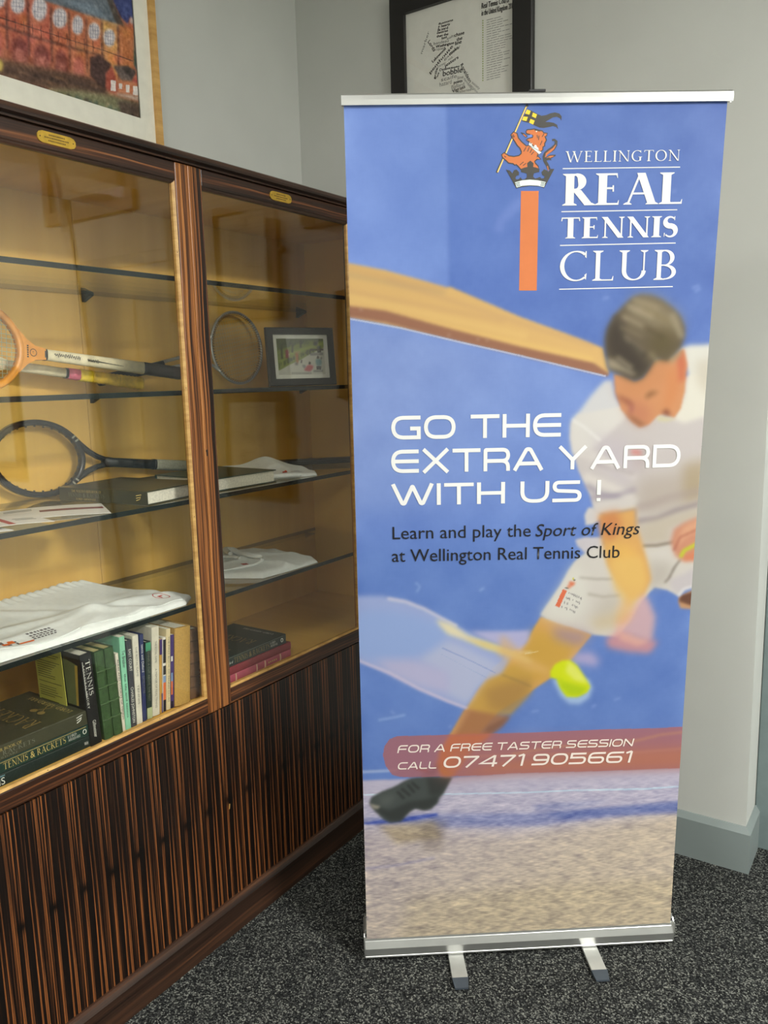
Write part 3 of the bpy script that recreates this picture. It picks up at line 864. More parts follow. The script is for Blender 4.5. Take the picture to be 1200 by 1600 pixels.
((96,92,98),[(488,904),(490,898),(492,898),(490,905)],0.8,0.75),
((96,92,98),[(496,901),(496,895),(498,895),(498,901)],0.8,0.75),
((96,92,98),[(508,895),(509,892),(511,892),(510,896)],0.8,0.75),
((96,92,98),[(512,894),(513,890),(514,890),(514,894)],0.8,0.75),
((96,92,98),[(515,892),(517,885),(519,886),(517,892)],0.8,0.75),
((96,92,98),[(519,890),(521,886),(523,886),(521,891)],0.8,0.75),
((96,92,98),[(483,893),(483,888),(485,887),(485,893)],0.8,0.75),
((96,92,98),[(491,889),(492,887),(494,887),(493,890)],0.8,0.75),
((96,92,98),[(495,888),(495,882),(497,882),(497,888)],0.8,0.75),
((96,92,98),[(503,884),(505,880),(507,881),(504,885)],0.8,0.75),
((96,92,98),[(507,882),(508,880),(509,880),(508,883)],0.8,0.75),
((96,92,98),[(510,881),(511,876),(513,876),(512,881)],0.8,0.75),
((96,92,98),[(514,879),(514,873),(516,873),(516,879)],0.8,0.75),
]
INK = [
('or',[(372.3,1820.4),(410.0,1819.8),(410.0,1616.6),(371.3,1617.4)]),
('dk',[(383.1,1979.5),(391.2,1976.4),(403.4,1970.1),(412.8,1966.4),(422.2,1967.5),(431.5,1971.0),(440.8,1972.5),(450.3,1970.2),(455.1,1964.7),(454.7,1956.1),(451.8,1961.0),(445.0,1964.2),(437.0,1963.0),(429.1,1958.8),(421.1,1954.6),(429.2,1954.2),(438.6,1952.6),(446.1,1948.8),(448.4,1940.1),(444.2,1944.5),(437.4,1946.4),(429.4,1944.7),(418.7,1943.0),(409.3,1943.7),(398.4,1948.1),(389.0,1952.5),(371.5,1957.0)]),
('ye',[(382.5,1978.9),(390.2,1975.8),(387.3,1968.8),(378.3,1971.0)]),
('ye',[(395.0,1972.9),(403.4,1968.9),(400.9,1961.8),(392.8,1965.6)]),
('ye',[(375.1,1965.5),(384.5,1964.5),(381.5,1956.7),(372.4,1958.5)]),
('ye',[(389.9,1960.7),(398.9,1957.3),(395.7,1949.6),(387.2,1953.4)]),
('dk',[(380.2,1988.3),(318.2,1858.0),(322.4,1856.2),(384.4,1986.6)]),
('pl',[(380.1,1985.5),(321.0,1858.4),(323.5,1857.4),(382.5,1984.5)]),
('dk',[(381.3,1983.3),(382.4,1985.6),(382.3,1989.3),(378.1,1985.6)]),
('dk',[(382.4,1985.6),(382.7,1983.4),(386.1,1985.3),(382.3,1989.3)]),
('dk',[(434.5,1863.0),(430.1,1872.1),(424.1,1869.3),(428.3,1860.6)]),
('dk',[(430.1,1872.1),(424.6,1880.6),(418.3,1878.5),(424.1,1869.3)]),
('dk',[(424.6,1880.6),(423.3,1886.6),(416.6,1887.5),(418.3,1878.5)]),
('dk',[(423.3,1886.6),(426.3,1890.8),(420.1,1895.8),(416.6,1887.5)]),
('dk',[(426.3,1890.8),(433.3,1894.6),(427.7,1901.8),(420.1,1895.8)]),
('dk',[(433.3,1894.6),(441.9,1899.9),(435.2,1906.3),(427.7,1901.8)]),
('dk',[(441.9,1899.9),(447.5,1909.1),(441.3,1911.8),(435.2,1906.3)]),
('dk',[(447.5,1909.1),(447.8,1917.5),(442.1,1915.8),(441.3,1911.8)]),
('dk',[(447.8,1917.5),(441.5,1921.9),(440.1,1917.7),(442.1,1915.8)]),
('dk',[(441.5,1921.9),(435.7,1921.3),(436.5,1917.2),(440.1,1917.7)]),
('or',[(430.7,1860.1),(428.3,1869.0),(426.5,1868.6),(428.9,1859.8)]),
('or',[(423.6,1885.5),(427.0,1891.4),(423.5,1893.9),(421.7,1886.1)]),
('or',[(427.0,1891.4),(433.4,1895.4),(430.4,1899.0),(423.5,1893.9)]),
('or',[(433.4,1895.4),(440.6,1901.2),(437.8,1903.6),(430.4,1899.0)]),
('or',[(440.6,1901.2),(445.0,1909.5),(443.9,1910.2),(437.8,1903.6)]),
('dk',[(425.5,1880.4),(435.0,1883.4),(432.0,1890.4),(422.7,1886.2)]),
('dk',[(435.0,1883.4),(444.7,1888.7),(443.8,1891.1),(432.0,1890.4)]),
('or',[(425.3,1882.4),(434.3,1885.0),(432.7,1888.8),(424.2,1884.7)]),
('or',[(434.3,1885.0),(440.4,1887.6),(440.0,1889.0),(432.7,1888.8)]),
('dk',[(424.7,1879.5),(430.6,1880.7),(431.1,1885.7),(423.5,1884.5)]),
('dk',[(430.6,1880.7),(435.4,1880.1),(436.0,1881.1),(431.1,1885.7)]),
('dk',[(385.7,1906.9),(396.5,1899.4),(399.5,1902.8),(388.5,1910.5)]),
('dk',[(396.5,1899.4),(406.9,1891.2),(411.1,1893.2),(399.5,1902.8)]),
('dk',[(406.9,1891.2),(402.7,1888.6),(407.4,1889.7),(411.1,1893.2)]),
('dk',[(402.7,1888.6),(409.5,1882.2),(414.4,1882.1),(407.4,1889.7)]),
('dk',[(409.5,1882.2),(404.4,1885.7),(405.9,1881.4),(414.4,1882.1)]),
('dk',[(404.4,1885.7),(396.8,1879.4),(401.4,1877.8),(405.9,1881.4)]),
('dk',[(396.8,1879.4),(399.3,1872.3),(403.3,1874.8),(401.4,1877.8)]),
('dk',[(399.3,1872.3),(404.8,1867.2),(408.8,1869.7),(403.3,1874.8)]),
('dk',[(404.8,1867.2),(409.2,1864.4),(410.1,1859.9),(408.8,1869.7)]),
('dk',[(409.2,1864.4),(372.0,1866.1),(371.2,1861.7),(410.1,1859.9)]),
('dk',[(372.0,1866.1),(367.8,1871.8),(364.4,1868.7),(371.2,1861.7)]),
('dk',[(367.8,1871.8),(361.3,1876.2),(360.0,1871.9),(364.4,1868.7)]),
('dk',[(361.3,1876.2),(359.9,1874.4),(358.8,1870.0),(360.0,1871.9)]),
('dk',[(359.9,1874.4),(356.0,1877.5),(354.4,1873.3),(358.8,1870.0)]),
('dk',[(356.0,1877.5),(346.7,1878.8),(344.8,1874.7),(354.4,1873.3)]),
('dk',[(346.7,1878.8),(342.6,1882.9),(339.4,1879.6),(344.8,1874.7)]),
('dk',[(342.6,1882.9),(335.3,1888.4),(331.6,1885.5),(339.4,1879.6)]),
('dk',[(335.3,1888.4),(333.8,1891.4),(329.0,1892.5),(331.6,1885.5)]),
('dk',[(333.8,1891.4),(335.6,1892.8),(335.2,1897.3),(329.0,1892.5)]),
('dk',[(335.6,1892.8),(338.2,1890.6),(340.8,1894.3),(335.2,1897.3)]),
('dk',[(338.2,1890.6),(344.9,1886.5),(346.3,1890.8),(340.8,1894.3)]),
('dk',[(344.9,1886.5),(356.5,1885.0),(356.3,1889.5),(346.3,1890.8)]),
('dk',[(356.5,1885.0),(368.1,1886.9),(366.2,1891.1),(356.3,1889.5)]),
('dk',[(368.1,1886.9),(374.6,1892.1),(370.4,1894.5),(366.2,1891.1)]),
('dk',[(374.6,1892.1),(375.5,1898.1),(370.7,1897.2),(370.4,1894.5)]),
('dk',[(375.5,1898.1),(371.6,1906.4),(367.6,1904.0),(370.7,1897.2)]),
('dk',[(371.6,1906.4),(366.1,1911.5),(362.2,1908.9),(367.6,1904.0)]),
('dk',[(366.1,1911.5),(359.3,1921.4),(355.3,1919.0),(362.2,1908.9)]),
('dk',[(359.3,1921.4),(355.2,1926.4),(351.2,1924.1),(355.3,1919.0)]),
('dk',[(355.2,1926.4),(352.8,1929.7),(348.1,1930.6),(351.2,1924.1)]),
('dk',[(352.8,1929.7),(355.7,1932.9),(354.5,1937.2),(348.1,1930.6)]),
('dk',[(355.7,1932.9),(359.2,1931.3),(363.1,1933.8),(354.5,1937.2)]),
('dk',[(359.2,1931.3),(361.8,1922.8),(366.1,1924.9),(363.1,1933.8)]),
('dk',[(361.8,1922.8),(369.1,1914.8),(372.5,1917.9),(366.1,1924.9)]),
('dk',[(369.1,1914.8),(380.7,1905.5),(382.8,1909.5),(372.5,1917.9)]),
('dk',[(380.7,1905.5),(387.7,1906.5),(386.5,1910.9),(382.8,1909.5)]),
('or',[(387.1,1908.7),(398.0,1901.1),(409.0,1892.2),(405.0,1889.1),(411.9,1882.2),(405.1,1883.5),(399.1,1878.6),(401.3,1873.5),(406.8,1868.4),(409.6,1862.1),(371.6,1863.9),(366.1,1870.3),(360.6,1874.1),(359.3,1872.2),(355.2,1875.4),(345.7,1876.8),(341.0,1881.2),(333.5,1887.0),(331.4,1892.0),(335.4,1895.0),(339.5,1892.5),(345.6,1888.7),(356.4,1887.3),(367.2,1889.0),(372.5,1893.3),(373.1,1897.7),(369.6,1905.2),(364.2,1910.2),(357.3,1920.2),(353.2,1925.2),(350.4,1930.2),(355.1,1935.1),(361.1,1932.5),(364.0,1923.8),(370.8,1916.3),(381.7,1907.5)]),
('dk',[(383.4,1935.4),(385.1,1936.9),(383.9,1941.2),(380.4,1939.0)]),
('dk',[(385.1,1936.9),(392.2,1937.1),(391.6,1941.5),(383.9,1941.2)]),
('dk',[(392.2,1937.1),(398.5,1937.9),(398.8,1942.3),(391.6,1941.5)]),
('dk',[(398.5,1937.9),(404.8,1936.0),(405.9,1940.3),(398.8,1942.3)]),
('dk',[(404.8,1936.0),(413.8,1934.2),(415.9,1938.2),(405.9,1940.3)]),
('dk',[(413.8,1934.2),(416.6,1930.5),(418.6,1934.5),(415.9,1938.2)]),
('dk',[(416.6,1930.5),(423.3,1930.2),(426.7,1933.3),(418.6,1934.5)]),
('dk',[(423.3,1930.2),(421.3,1929.1),(424.8,1925.9),(426.7,1933.3)]),
('dk',[(421.3,1929.1),(417.3,1927.0),(422.2,1926.8),(424.8,1925.9)]),
('dk',[(417.3,1927.0),(420.6,1919.5),(425.4,1919.3),(422.2,1926.8)]),
('dk',[(420.6,1919.5),(417.0,1913.9),(421.7,1912.6),(425.4,1919.3)]),
('dk',[(417.0,1913.9),(417.3,1909.3),(421.7,1907.3),(421.7,1912.6)]),
('dk',[(417.3,1909.3),(413.9,1908.1),(418.3,1906.0),(421.7,1907.3)]),
('dk',[(413.9,1908.1),(413.4,1901.9),(417.8,1899.8),(418.3,1906.0)]),
('dk',[(413.4,1901.9),(411.7,1899.3),(410.1,1895.1),(417.8,1899.8)]),
('dk',[(411.7,1899.3),(402.3,1907.6),(399.0,1904.4),(410.1,1895.1)]),
('dk',[(402.3,1907.6),(394.1,1915.1),(390.7,1912.0),(399.0,1904.4)]),
('dk',[(394.1,1915.1),(388.3,1920.4),(385.5,1916.8),(390.7,1912.0)]),
('dk',[(388.3,1920.4),(385.3,1919.9),(380.4,1919.9),(385.5,1916.8)]),
('dk',[(385.3,1919.9),(387.7,1920.2),(386.0,1924.4),(380.4,1919.9)]),
('dk',[(387.7,1920.2),(397.0,1922.3),(394.1,1925.9),(386.0,1924.4)]),
('dk',[(397.0,1922.3),(399.0,1929.9),(394.6,1928.1),(394.1,1925.9)]),
('dk',[(399.0,1929.9),(392.8,1933.0),(391.3,1928.8),(394.6,1928.1)]),
('dk',[(392.8,1933.0),(383.9,1935.3),(381.3,1931.7),(391.3,1928.8)]),
('dk',[(383.9,1935.3),(384.2,1937.6),(379.5,1936.9),(381.3,1931.7)]),
('or',[(381.9,1937.2),(384.5,1939.0),(391.9,1939.3),(398.6,1940.1),(405.4,1938.2),(414.8,1936.2),(417.6,1932.5),(425.0,1931.8),(423.1,1927.5),(419.7,1926.9),(423.0,1919.4),(419.4,1913.3),(419.5,1908.3),(416.1,1907.1),(415.6,1900.9),(410.9,1897.2),(400.6,1906.0),(392.4,1913.6),(386.9,1918.6),(382.8,1919.9),(386.8,1922.3),(395.6,1924.1),(396.8,1929.0),(392.1,1930.9),(382.6,1933.5)]),
('bl',[(384.7,1928.5),(392.1,1930.9),(394.8,1927.8),(392.2,1925.4),(384.8,1924.2)]),
('dk',[(369.5,1934.4),(374.8,1930.3),(377.1,1933.2),(370.1,1935.4)]),
('dk',[(374.8,1930.3),(381.4,1924.7),(384.1,1927.5),(377.1,1933.2)]),
('or',[(374.6,1930.4),(380.7,1926.0),(382.0,1927.5),(375.9,1931.9)]),
('lt',[(401.3,1937.2),(404.3,1937.6),(404.1,1935.5),(402.2,1935.0)]),
('dk',[(398.5,1938.3),(403.8,1937.6),(404.2,1940.0),(398.8,1940.7)]),
('dk',[(403.8,1937.6),(410.4,1935.9),(411.1,1938.3),(404.2,1940.0)]),
('dk',[(403.4,1929.4),(404.9,1923.2),(406.5,1923.5),(405.0,1929.7)]),
('dk',[(407.4,1928.3),(407.0,1919.7),(408.6,1919.5),(409.1,1928.2)]),
('dk',[(414.5,1918.6),(410.6,1909.9),(412.1,1909.3),(416.0,1918.0)]),
('dk',[(381.0,1906.6),(375.8,1898.0),(377.2,1897.2),(382.4,1905.9)]),
('dk',[(387.7,1906.5),(383.8,1897.8),(385.3,1897.2),(389.2,1905.9)]),
('dk',[(393.2,1902.7),(389.3,1895.3),(390.8,1894.6),(394.7,1902.0)]),
('dk',[(397.5,1897.8),(392.2,1891.7),(393.4,1890.7),(398.7,1896.9)]),
('dk',[(376.3,1878.2),(368.3,1872.1),(369.3,1870.9),(377.3,1877.0)]),
('dk',[(381.8,1875.6),(375.1,1870.7),(376.1,1869.5),(382.8,1874.5)]),
('dk',[(405.5,1893.6),(404.3,1886.2),(405.9,1885.9),(407.1,1893.4)]),
('dk',[(418.2,1932.2),(414.3,1926.1),(415.7,1925.3),(419.6,1931.5)]),
('dk',[(352.5,1931.0),(356.6,1926.0),(357.8,1926.8),(353.7,1931.8)]),
('dk',[(351.2,1928.4),(355.3,1924.7),(356.4,1925.7),(352.4,1929.5)]),
('dk',[(340.0,1887.5),(336.6,1890.0),(335.6,1888.8),(339.0,1886.3)]),
('lt',[(387.1,1909.9),(389.0,1916.4),(391.1,1912.4),(394.4,1914.2),(393.8,1909.8),(397.9,1906.1),(399.9,1910.4),(403.2,1909.7),(404.7,1906.0),(407.4,1904.7),(408.2,1899.7),(411.6,1897.8),(415.0,1895.9),(409.0,1892.0),(398.0,1900.5)]),
('dk',[(386.8,1909.7),(408.8,1891.6),(409.2,1892.3),(387.3,1910.2)]),
('dk',[(408.8,1891.6),(415.3,1896.2),(414.8,1895.6),(409.2,1892.3)]),
('dk',[(415.3,1896.2),(387.2,1910.3),(386.9,1909.6),(414.8,1895.6)]),
('dk',[(339.8,1863.1),(348.0,1861.1),(353.5,1855.3),(356.8,1861.6),(362.2,1862.8),(367.4,1857.7),(367.1,1851.4),(361.7,1850.2),(359.7,1845.8),(362.4,1843.2),(367.2,1843.8),(370.5,1847.5),(374.7,1843.1),(380.1,1843.6),(384.1,1847.3),(384.0,1854.3),(378.5,1856.3),(371.7,1857.6),(371.6,1863.9),(378.4,1866.3),(385.1,1867.5),(384.3,1875.0),(391.0,1879.9),(397.9,1874.8),(397.3,1867.3),(404.1,1866.0),(411.0,1863.4),(410.4,1857.1),(405.7,1856.5),(398.9,1854.7),(397.7,1848.4),(401.8,1844.6),(407.3,1845.8),(412.0,1847.6),(415.5,1844.4),(420.9,1844.9),(422.2,1848.7),(416.7,1851.3),(415.2,1857.0),(420.5,1862.6),(427.3,1860.0),(430.1,1857.4),(434.1,1863.0),(442.2,1862.9),(431.8,1844.1),(421.3,1825.3),(413.1,1828.6),(391.2,1830.2),(372.2,1827.9),(362.0,1825.5),(353.0,1841.5)]),
('lt',[(359.1,1837.6),(374.7,1841.4),(391.0,1842.5),(407.4,1841.0),(424.5,1837.3),(421.3,1827.2),(407.6,1830.3),(391.2,1831.4),(374.9,1830.4),(362.7,1827.4)]),
('dk',[(360.0,1834.7),(369.5,1836.8),(369.1,1838.1),(359.7,1835.9)]),
('dk',[(361.4,1832.1),(369.5,1833.7),(369.2,1834.9),(361.1,1833.4)]),
('dk',[(362.8,1829.3),(371.0,1831.1),(370.6,1832.3),(362.5,1830.6)]),
('dk',[(423.9,1835.8),(414.4,1837.7),(414.1,1836.4),(423.7,1834.5)]),
('dk',[(422.7,1833.0),(414.4,1834.9),(414.2,1833.7),(422.4,1831.8)]),
('dk',[(421.3,1830.5),(413.1,1832.1),(412.9,1830.9),(421.1,1829.2)]),
('wh',[(459.9,1862.3),(711.2,1861.9),(711.1,1863.8),(459.9,1864.1)]),
('wh',[(459.5,1776.6),(710.1,1776.6),(710.0,1778.5),(459.5,1778.6)]),
('wh',[(458.6,1708.0),(710.8,1708.7),(710.6,1710.7),(458.5,1710.0)]),
('wh',[(459.0,1617.3),(709.7,1618.0),(709.5,1620.0),(458.9,1619.3)]),
]
TEXT = [
('wh', 'serif', 'WELLINGTON', 465.0, 709.0, 1875.5, 1875.5, 21.5, 0),
('wh', 'serifb', 'REAL', 460.6, 719.1, 1789.6, 1789.4, 63.1, 0),
('wh', 'serifb', 'TENNIS', 459.6, 713.4, 1723.1, 1722.2, 42.6, 0),
('wh', 'serif', 'CLUB', 459.2, 714.4, 1635.0, 1633.4, 62.3, 0),
('wh', 'ext', 'GO THE', 87.8, 471.1, 1300.4, 1296.8, 53.0, 0),
('wh', 'ext', 'EXTRA YARD', 86.2, 749.4, 1224.2, 1218.5, 53.1, 0),
('wh', 'ext', 'WITH US !', 84.7, 567.7, 1148.8, 1144.2, 50.2, 0),
('bk', 'sans', 'Learn and play the', 86.1, 406.8, 1070.2, 1065.8, 29.3, 0),
('bk', 'sans', 'Sport of Kings', 417.0, 666.2, 1065.4, 1062.3, 29.1, 0.2),
('bk', 'sans', 'at Wellington Real Tennis Club', 83.6, 618.1, 1016.1, 1007.3, 29.4, 0),
('cr', 'ext', 'FOR A FREE TASTER SESSION', 86.5, 676.1, 527.9, 518.6, 20.7, 0.22),
('cr', 'ext', 'CALL', 85.6, 186.2, 482.9, 481.2, 19.5, 0.22),
('cr', 'ext', '07471 905661', 197.4, 674.2, 481.5, 473.7, 31.0, 0.22),
]
PAINTING = [
((165,96,71),[(-22,296),(1004,755),(929,-122),(-96,-310)],0,1.0),
((51,62,117),[(680,610),(1004,755),(954,177),(763,132),(758,245),(723,257),(697,293)],2,1.0),
((69,84,138),[(717,292),(768,302),(760,273),(730,270)],6,0.6),
((98,108,119),[(52,217),(678,396),(697,286),(717,244),(740,221),(643,224),(552,223),(466,218),(43,146)],3,1.0),
((123,139,156),[(519,240),(628,262),(687,238),(598,234)],5,0.8),
((72,61,54),[(670,306),(693,299),(723,253),(743,224),(730,216),(698,245)],2,0.9),
((174,89,64),[(746,253),(755,271),(767,268),(762,205),(745,219)],2,1.0),
((205,205,205),[(751,255),(760,275),(767,260),(763,253)],2,0.9),
((62,90,83),[(765,240),(777,228),(768,133),(753,145)],3,1.0),
((177,95,72),[(107,182),(151,186),(136,58),(92,56)],3,0.85),
((200,113,93),[(114,95),(134,99),(130,81),(114,77)],5,0.5),
((182,116,65),[(118,119),(138,122),(134,105),(118,101)],5,0.5),
((160,91,74),[(113,78),(133,81),(129,63),(113,59)],5,0.5),
((160,103,63),[(130,136),(149,140),(146,122),(129,118)],5,0.5),
((168,81,89),[(95,151),(114,155),(110,138),(94,134)],5,0.5),
((156,77,80),[(104,92),(123,96),(119,78),(103,74)],5,0.5),
((151,69,57),[(122,163),(141,167),(138,150),(122,146)],5,0.5),
((163,83,67),[(151,186),(197,190),(182,59),(136,58)],3,0.85),
((147,67,57),[(163,73),(183,76),(180,58),(163,55)],5,0.5),
((179,97,58),[(152,158),(172,162),(168,144),(152,140)],5,0.5),
((151,80,60),[(136,71),(156,74),(152,56),(136,53)],5,0.5),
((147,72,46),[(136,133),(156,137),(152,119),(136,115)],5,0.5),
((170,60,74),[(145,88),(165,92),(161,74),(144,70)],5,0.5),
((157,79,88),[(167,143),(187,147),(183,129),(166,125)],5,0.5),
((151,86,70),[(145,102),(165,106),(161,88),(145,84)],5,0.5),
((173,93,70),[(197,190),(245,194),(230,61),(182,59)],3,0.85),
((153,111,67),[(219,179),(240,184),(236,165),(218,161)],5,0.5),
((194,94,69),[(226,185),(247,189),(243,171),(225,166)],5,0.5),
((173,71,83),[(193,88),(213,92),(210,73),(192,69)],5,0.5),
((159,75,85),[(182,74),(203,78),(199,60),(182,56)],5,0.5),
((175,89,75),[(187,90),(208,94),(204,76),(187,72)],5,0.5),
((193,96,55),[(196,124),(217,128),(213,110),(196,106)],5,0.5),
((169,85,49),[(204,95),(225,99),(221,81),(203,77)],5,0.5),
((167,85,65),[(245,194),(305,200),(290,63),(230,61)],3,0.85),
((155,80,69),[(246,75),(268,78),(264,59),(246,55)],5,0.5),
((162,77,79),[(258,82),(280,86),(276,67),(258,63)],5,0.5),
((161,78,52),[(262,153),(284,158),(280,139),(262,134)],5,0.5),
((186,103,62),[(273,117),(295,121),(291,102),(273,98)],5,0.5),
((145,64,72),[(291,173),(314,178),(310,159),(291,154)],5,0.5),
((160,104,77),[(260,142),(282,147),(278,128),(260,123)],5,0.5),
((180,85,52),[(251,160),(272,164),(268,145),(250,141)],5,0.5),
((192,103,77),[(305,200),(369,206),(354,66),(290,63)],3,0.85),
((174,125,83),[(285,84),(308,87),(304,68),(285,64)],5,0.5),
((210,113,64),[(312,170),(335,174),(331,155),(312,150)],5,0.5),
((173,87,75),[(323,101),(346,105),(342,85),(323,81)],5,0.5),
((191,96,62),[(316,188),(339,192),(335,173),(316,168)],5,0.5),
((179,109,79),[(309,75),(332,78),(328,59),(309,55)],5,0.5),
((187,106,70),[(345,114),(369,118),(365,99),(345,94)],5,0.5),
((175,85,72),[(307,146),(329,150),(325,131),(306,127)],5,0.5),
((176,89,70),[(369,206),(429,211),(414,68),(354,66)],3,0.85),
((165,102,75),[(398,137),(423,141),(418,121),(398,116)],5,0.5),
((180,81,74),[(406,181),(430,185),(426,165),(405,160)],5,0.5),
((172,69,87),[(391,94),(416,98),(412,79),(391,74)],5,0.5),
((187,104,52),[(399,158),(423,163),(419,143),(399,138)],5,0.5),
((194,105,65),[(397,157),(421,162),(417,142),(397,137)],5,0.5),
((194,108,66),[(403,170),(427,175),(423,155),(402,150)],5,0.5),
((164,98,48),[(409,161),(433,166),(429,146),(409,141)],5,0.5),
((190,101,82),[(429,211),(495,218),(480,70),(414,68)],3,0.85),
((186,116,76),[(436,108),(462,113),(457,92),(436,88)],5,0.5),
((205,118,105),[(435,103),(460,107),(456,87),(435,82)],5,0.5),
((189,121,84),[(435,171),(460,176),(456,156),(435,151)],5,0.5),
((206,104,80),[(427,99),(452,103),(448,83),(427,79)],5,0.5),
((194,87,69),[(472,143),(498,148),(493,127),(472,122)],5,0.5),
((193,95,96),[(458,89),(484,93),(480,72),(458,68)],5,0.5),
((188,87,91),[(412,120),(437,124),(433,104),(412,100)],5,0.5),
((183,101,70),[(495,218),(549,223),(534,72),(480,70)],3,0.85),
((197,101,65),[(516,138),(542,142),(538,121),(516,117)],5,0.5),
((194,93,86),[(505,112),(531,116),(527,95),(505,91)],5,0.5),
((193,103,81),[(533,189),(560,194),(555,173),(533,168)],5,0.5),
((196,88,81),[(513,184),(540,189),(536,169),(513,163)],5,0.5),
((170,85,48),[(507,84),(534,88),(529,68),(507,63)],5,0.5),
((170,103,57),[(528,200),(555,205),(551,184),(528,178)],5,0.5),
((179,99,83),[(505,158),(532,163),(527,142),(505,137)],5,0.5),
((187,108,74),[(549,223),(604,228),(589,74),(534,72)],3,0.85),
((180,125,73),[(560,139),(588,144),(583,123),(560,118)],5,0.5),
((179,108,58),[(530,161),(557,166),(553,145),(530,140)],5,0.5),
((167,116,85),[(565,145),(593,150),(588,129),(565,124)],5,0.5),
((192,104,83),[(548,177),(575,182),(570,161),(548,156)],5,0.5),
((171,107,73),[(546,170),(574,175),(569,154),(546,148)],5,0.5),
((185,111,60),[(570,133),(598,138),(594,116),(571,111)],5,0.5),
((189,95,58),[(539,165),(566,170),(561,149),(539,144)],5,0.5),
((198,124,83),[(604,228),(655,232),(640,76),(589,74)],3,0.85),
((209,101,79),[(616,175),(644,180),(640,158),(616,153)],5,0.5),
((210,132,70),[(587,144),(615,149),(611,127),(587,122)],5,0.5),
((206,123,84),[(594,103),(622,107),(618,86),(594,81)],5,0.5),
((192,128,99),[(608,191),(637,196),(632,175),(608,169)],5,0.5),
((185,134,93),[(596,92),(624,96),(620,74),(596,70)],5,0.5),
((201,115,82),[(589,89),(618,93),(613,71),(589,67)],5,0.5),
((192,128,76),[(578,93),(606,97),(601,76),(578,71)],5,0.5),
((212,153,92),[(655,232),(709,237),(694,78),(640,76)],3,0.85),
((227,166,96),[(648,221),(677,227),(672,205),(648,199)],5,0.5),
((199,176,93),[(653,220),(682,225),(678,203),(653,198)],5,0.5),
((203,142,94),[(634,152),(663,156),(659,135),(634,130)],5,0.5),
((202,137,106),[(679,194),(709,199),(704,177),(679,172)],5,0.5),
((223,157,99),[(689,188),(719,193),(715,171),(689,166)],5,0.5),
((227,136,70),[(667,144),(696,149),(692,127),(667,122)],5,0.5),
((221,171,90),[(677,186),(707,191),(702,169),(677,164)],5,0.5),
((188,114,66),[(709,237),(765,243),(750,80),(694,78)],3,0.85),
((166,115,62),[(718,129),(749,134),(744,111),(718,106)],5,0.5),
((195,97,45),[(703,126),(734,131),(729,109),(704,104)],5,0.5),
((201,96,79),[(686,152),(717,157),(712,135),(687,130)],5,0.5),
((210,138,71),[(723,229),(754,235),(750,213),(724,207)],5,0.5),
((202,129,72),[(717,135),(748,140),(743,117),(718,112)],5,0.5),
((191,113,81),[(730,114),(761,119),(756,96),(730,91)],5,0.5),
((181,117,85),[(738,205),(769,211),(765,188),(738,183)],5,0.5),
((81,50,47),[(104,175),(93,56),(97,58),(108,176)],1.5,0.85),
((216,154,129),[(110,162),(101,56),(104,57),(113,163)],2,0.5),
((81,50,47),[(148,179),(137,58),(141,59),(152,180)],1.5,0.85),
((216,154,129),[(154,166),(146,58),(149,59),(157,167)],2,0.5),
((81,50,47),[(194,183),(182,60),(187,61),(198,184)],1.5,0.85),
((216,154,129),[(200,170),(192,59),(195,60),(204,171)],2,0.5),
((81,50,47),[(242,187),(230,61),(235,63),(246,189)],1.5,0.85),
((216,154,129),[(248,174),(240,61),(243,62),(252,175)],2,0.5),
((81,50,47),[(302,192),(291,64),(296,65),(307,194)],1.5,0.85),
((216,154,129),[(310,179),(301,63),(305,65),(313,180)],2,0.5),
((81,50,47),[(366,198),(355,66),(360,68),(371,200)],1.5,0.85),
((216,154,129),[(374,184),(366,66),(369,67),(377,186)],2,0.5),
((81,50,47),[(425,203),(414,68),(420,70),(431,205)],1.5,0.85),
((216,154,129),[(433,189),(426,68),(429,69),(437,191)],2,0.5),
((81,50,47),[(491,209),(481,71),(486,72),(497,211)],1.5,0.85),
((216,154,129),[(500,195),(493,70),(496,72),(504,196)],2,0.5),
((81,50,47),[(546,215),(536,73),(540,74),(551,216)],1.5,0.85),
((216,154,129),[(555,200),(547,72),(551,74),(559,201)],2,0.5),
((81,50,47),[(601,219),(590,75),(595,76),(605,221)],1.5,0.85),
((216,154,129),[(609,204),(602,74),(606,76),(614,206)],2,0.5),
((81,50,47),[(652,224),(642,77),(647,78),(657,226)],1.5,0.85),
((216,154,129),[(661,209),(655,76),(659,78),(666,210)],2,0.5),
((81,50,47),[(706,229),(696,79),(701,80),(711,231)],1.5,0.85),
((216,154,129),[(716,213),(709,78),(713,80),(720,215)],2,0.5),
((205,200,205),[(235,171),(233,162),(228,153),(221,145),(214,140),(206,138),(200,140),(195,144),(193,151),(194,160),(197,169),(203,177),(210,184),(217,188),(225,189),(230,187),(234,181),(235,173)],2,1.0),
((111,112,135),[(203,178),(198,140),(200,140),(204,179)],1,0.6),
((121,121,145),[(199,172),(232,180),(232,182),(199,173)],1,0.6),
((111,112,135),[(211,181),(207,143),(208,143),(213,182)],1,0.6),
((121,121,145),[(198,162),(231,171),(231,172),(198,163)],1,0.6),
((111,112,135),[(220,184),(215,145),(217,146),(221,185)],1,0.6),
((121,121,145),[(196,152),(230,161),(230,162),(197,154)],1,0.6),
((111,112,135),[(228,187),(224,148),(225,149),(230,188)],1,0.6),
((121,121,145),[(195,143),(229,151),(229,152),(196,144)],1,0.6),
((205,200,205),[(296,180),(294,171),(288,162),(281,154),(273,149),(266,147),(259,148),(254,152),(252,159),(252,168),(256,177),(262,186),(269,192),(277,197),(285,197),(291,195),(295,190),(296,182)],2,1.0),
((111,112,135),[(262,187),(258,148),(259,148),(263,187)],1,0.6),
((121,121,145),[(258,180),(293,189),(293,190),(258,181)],1,0.6),
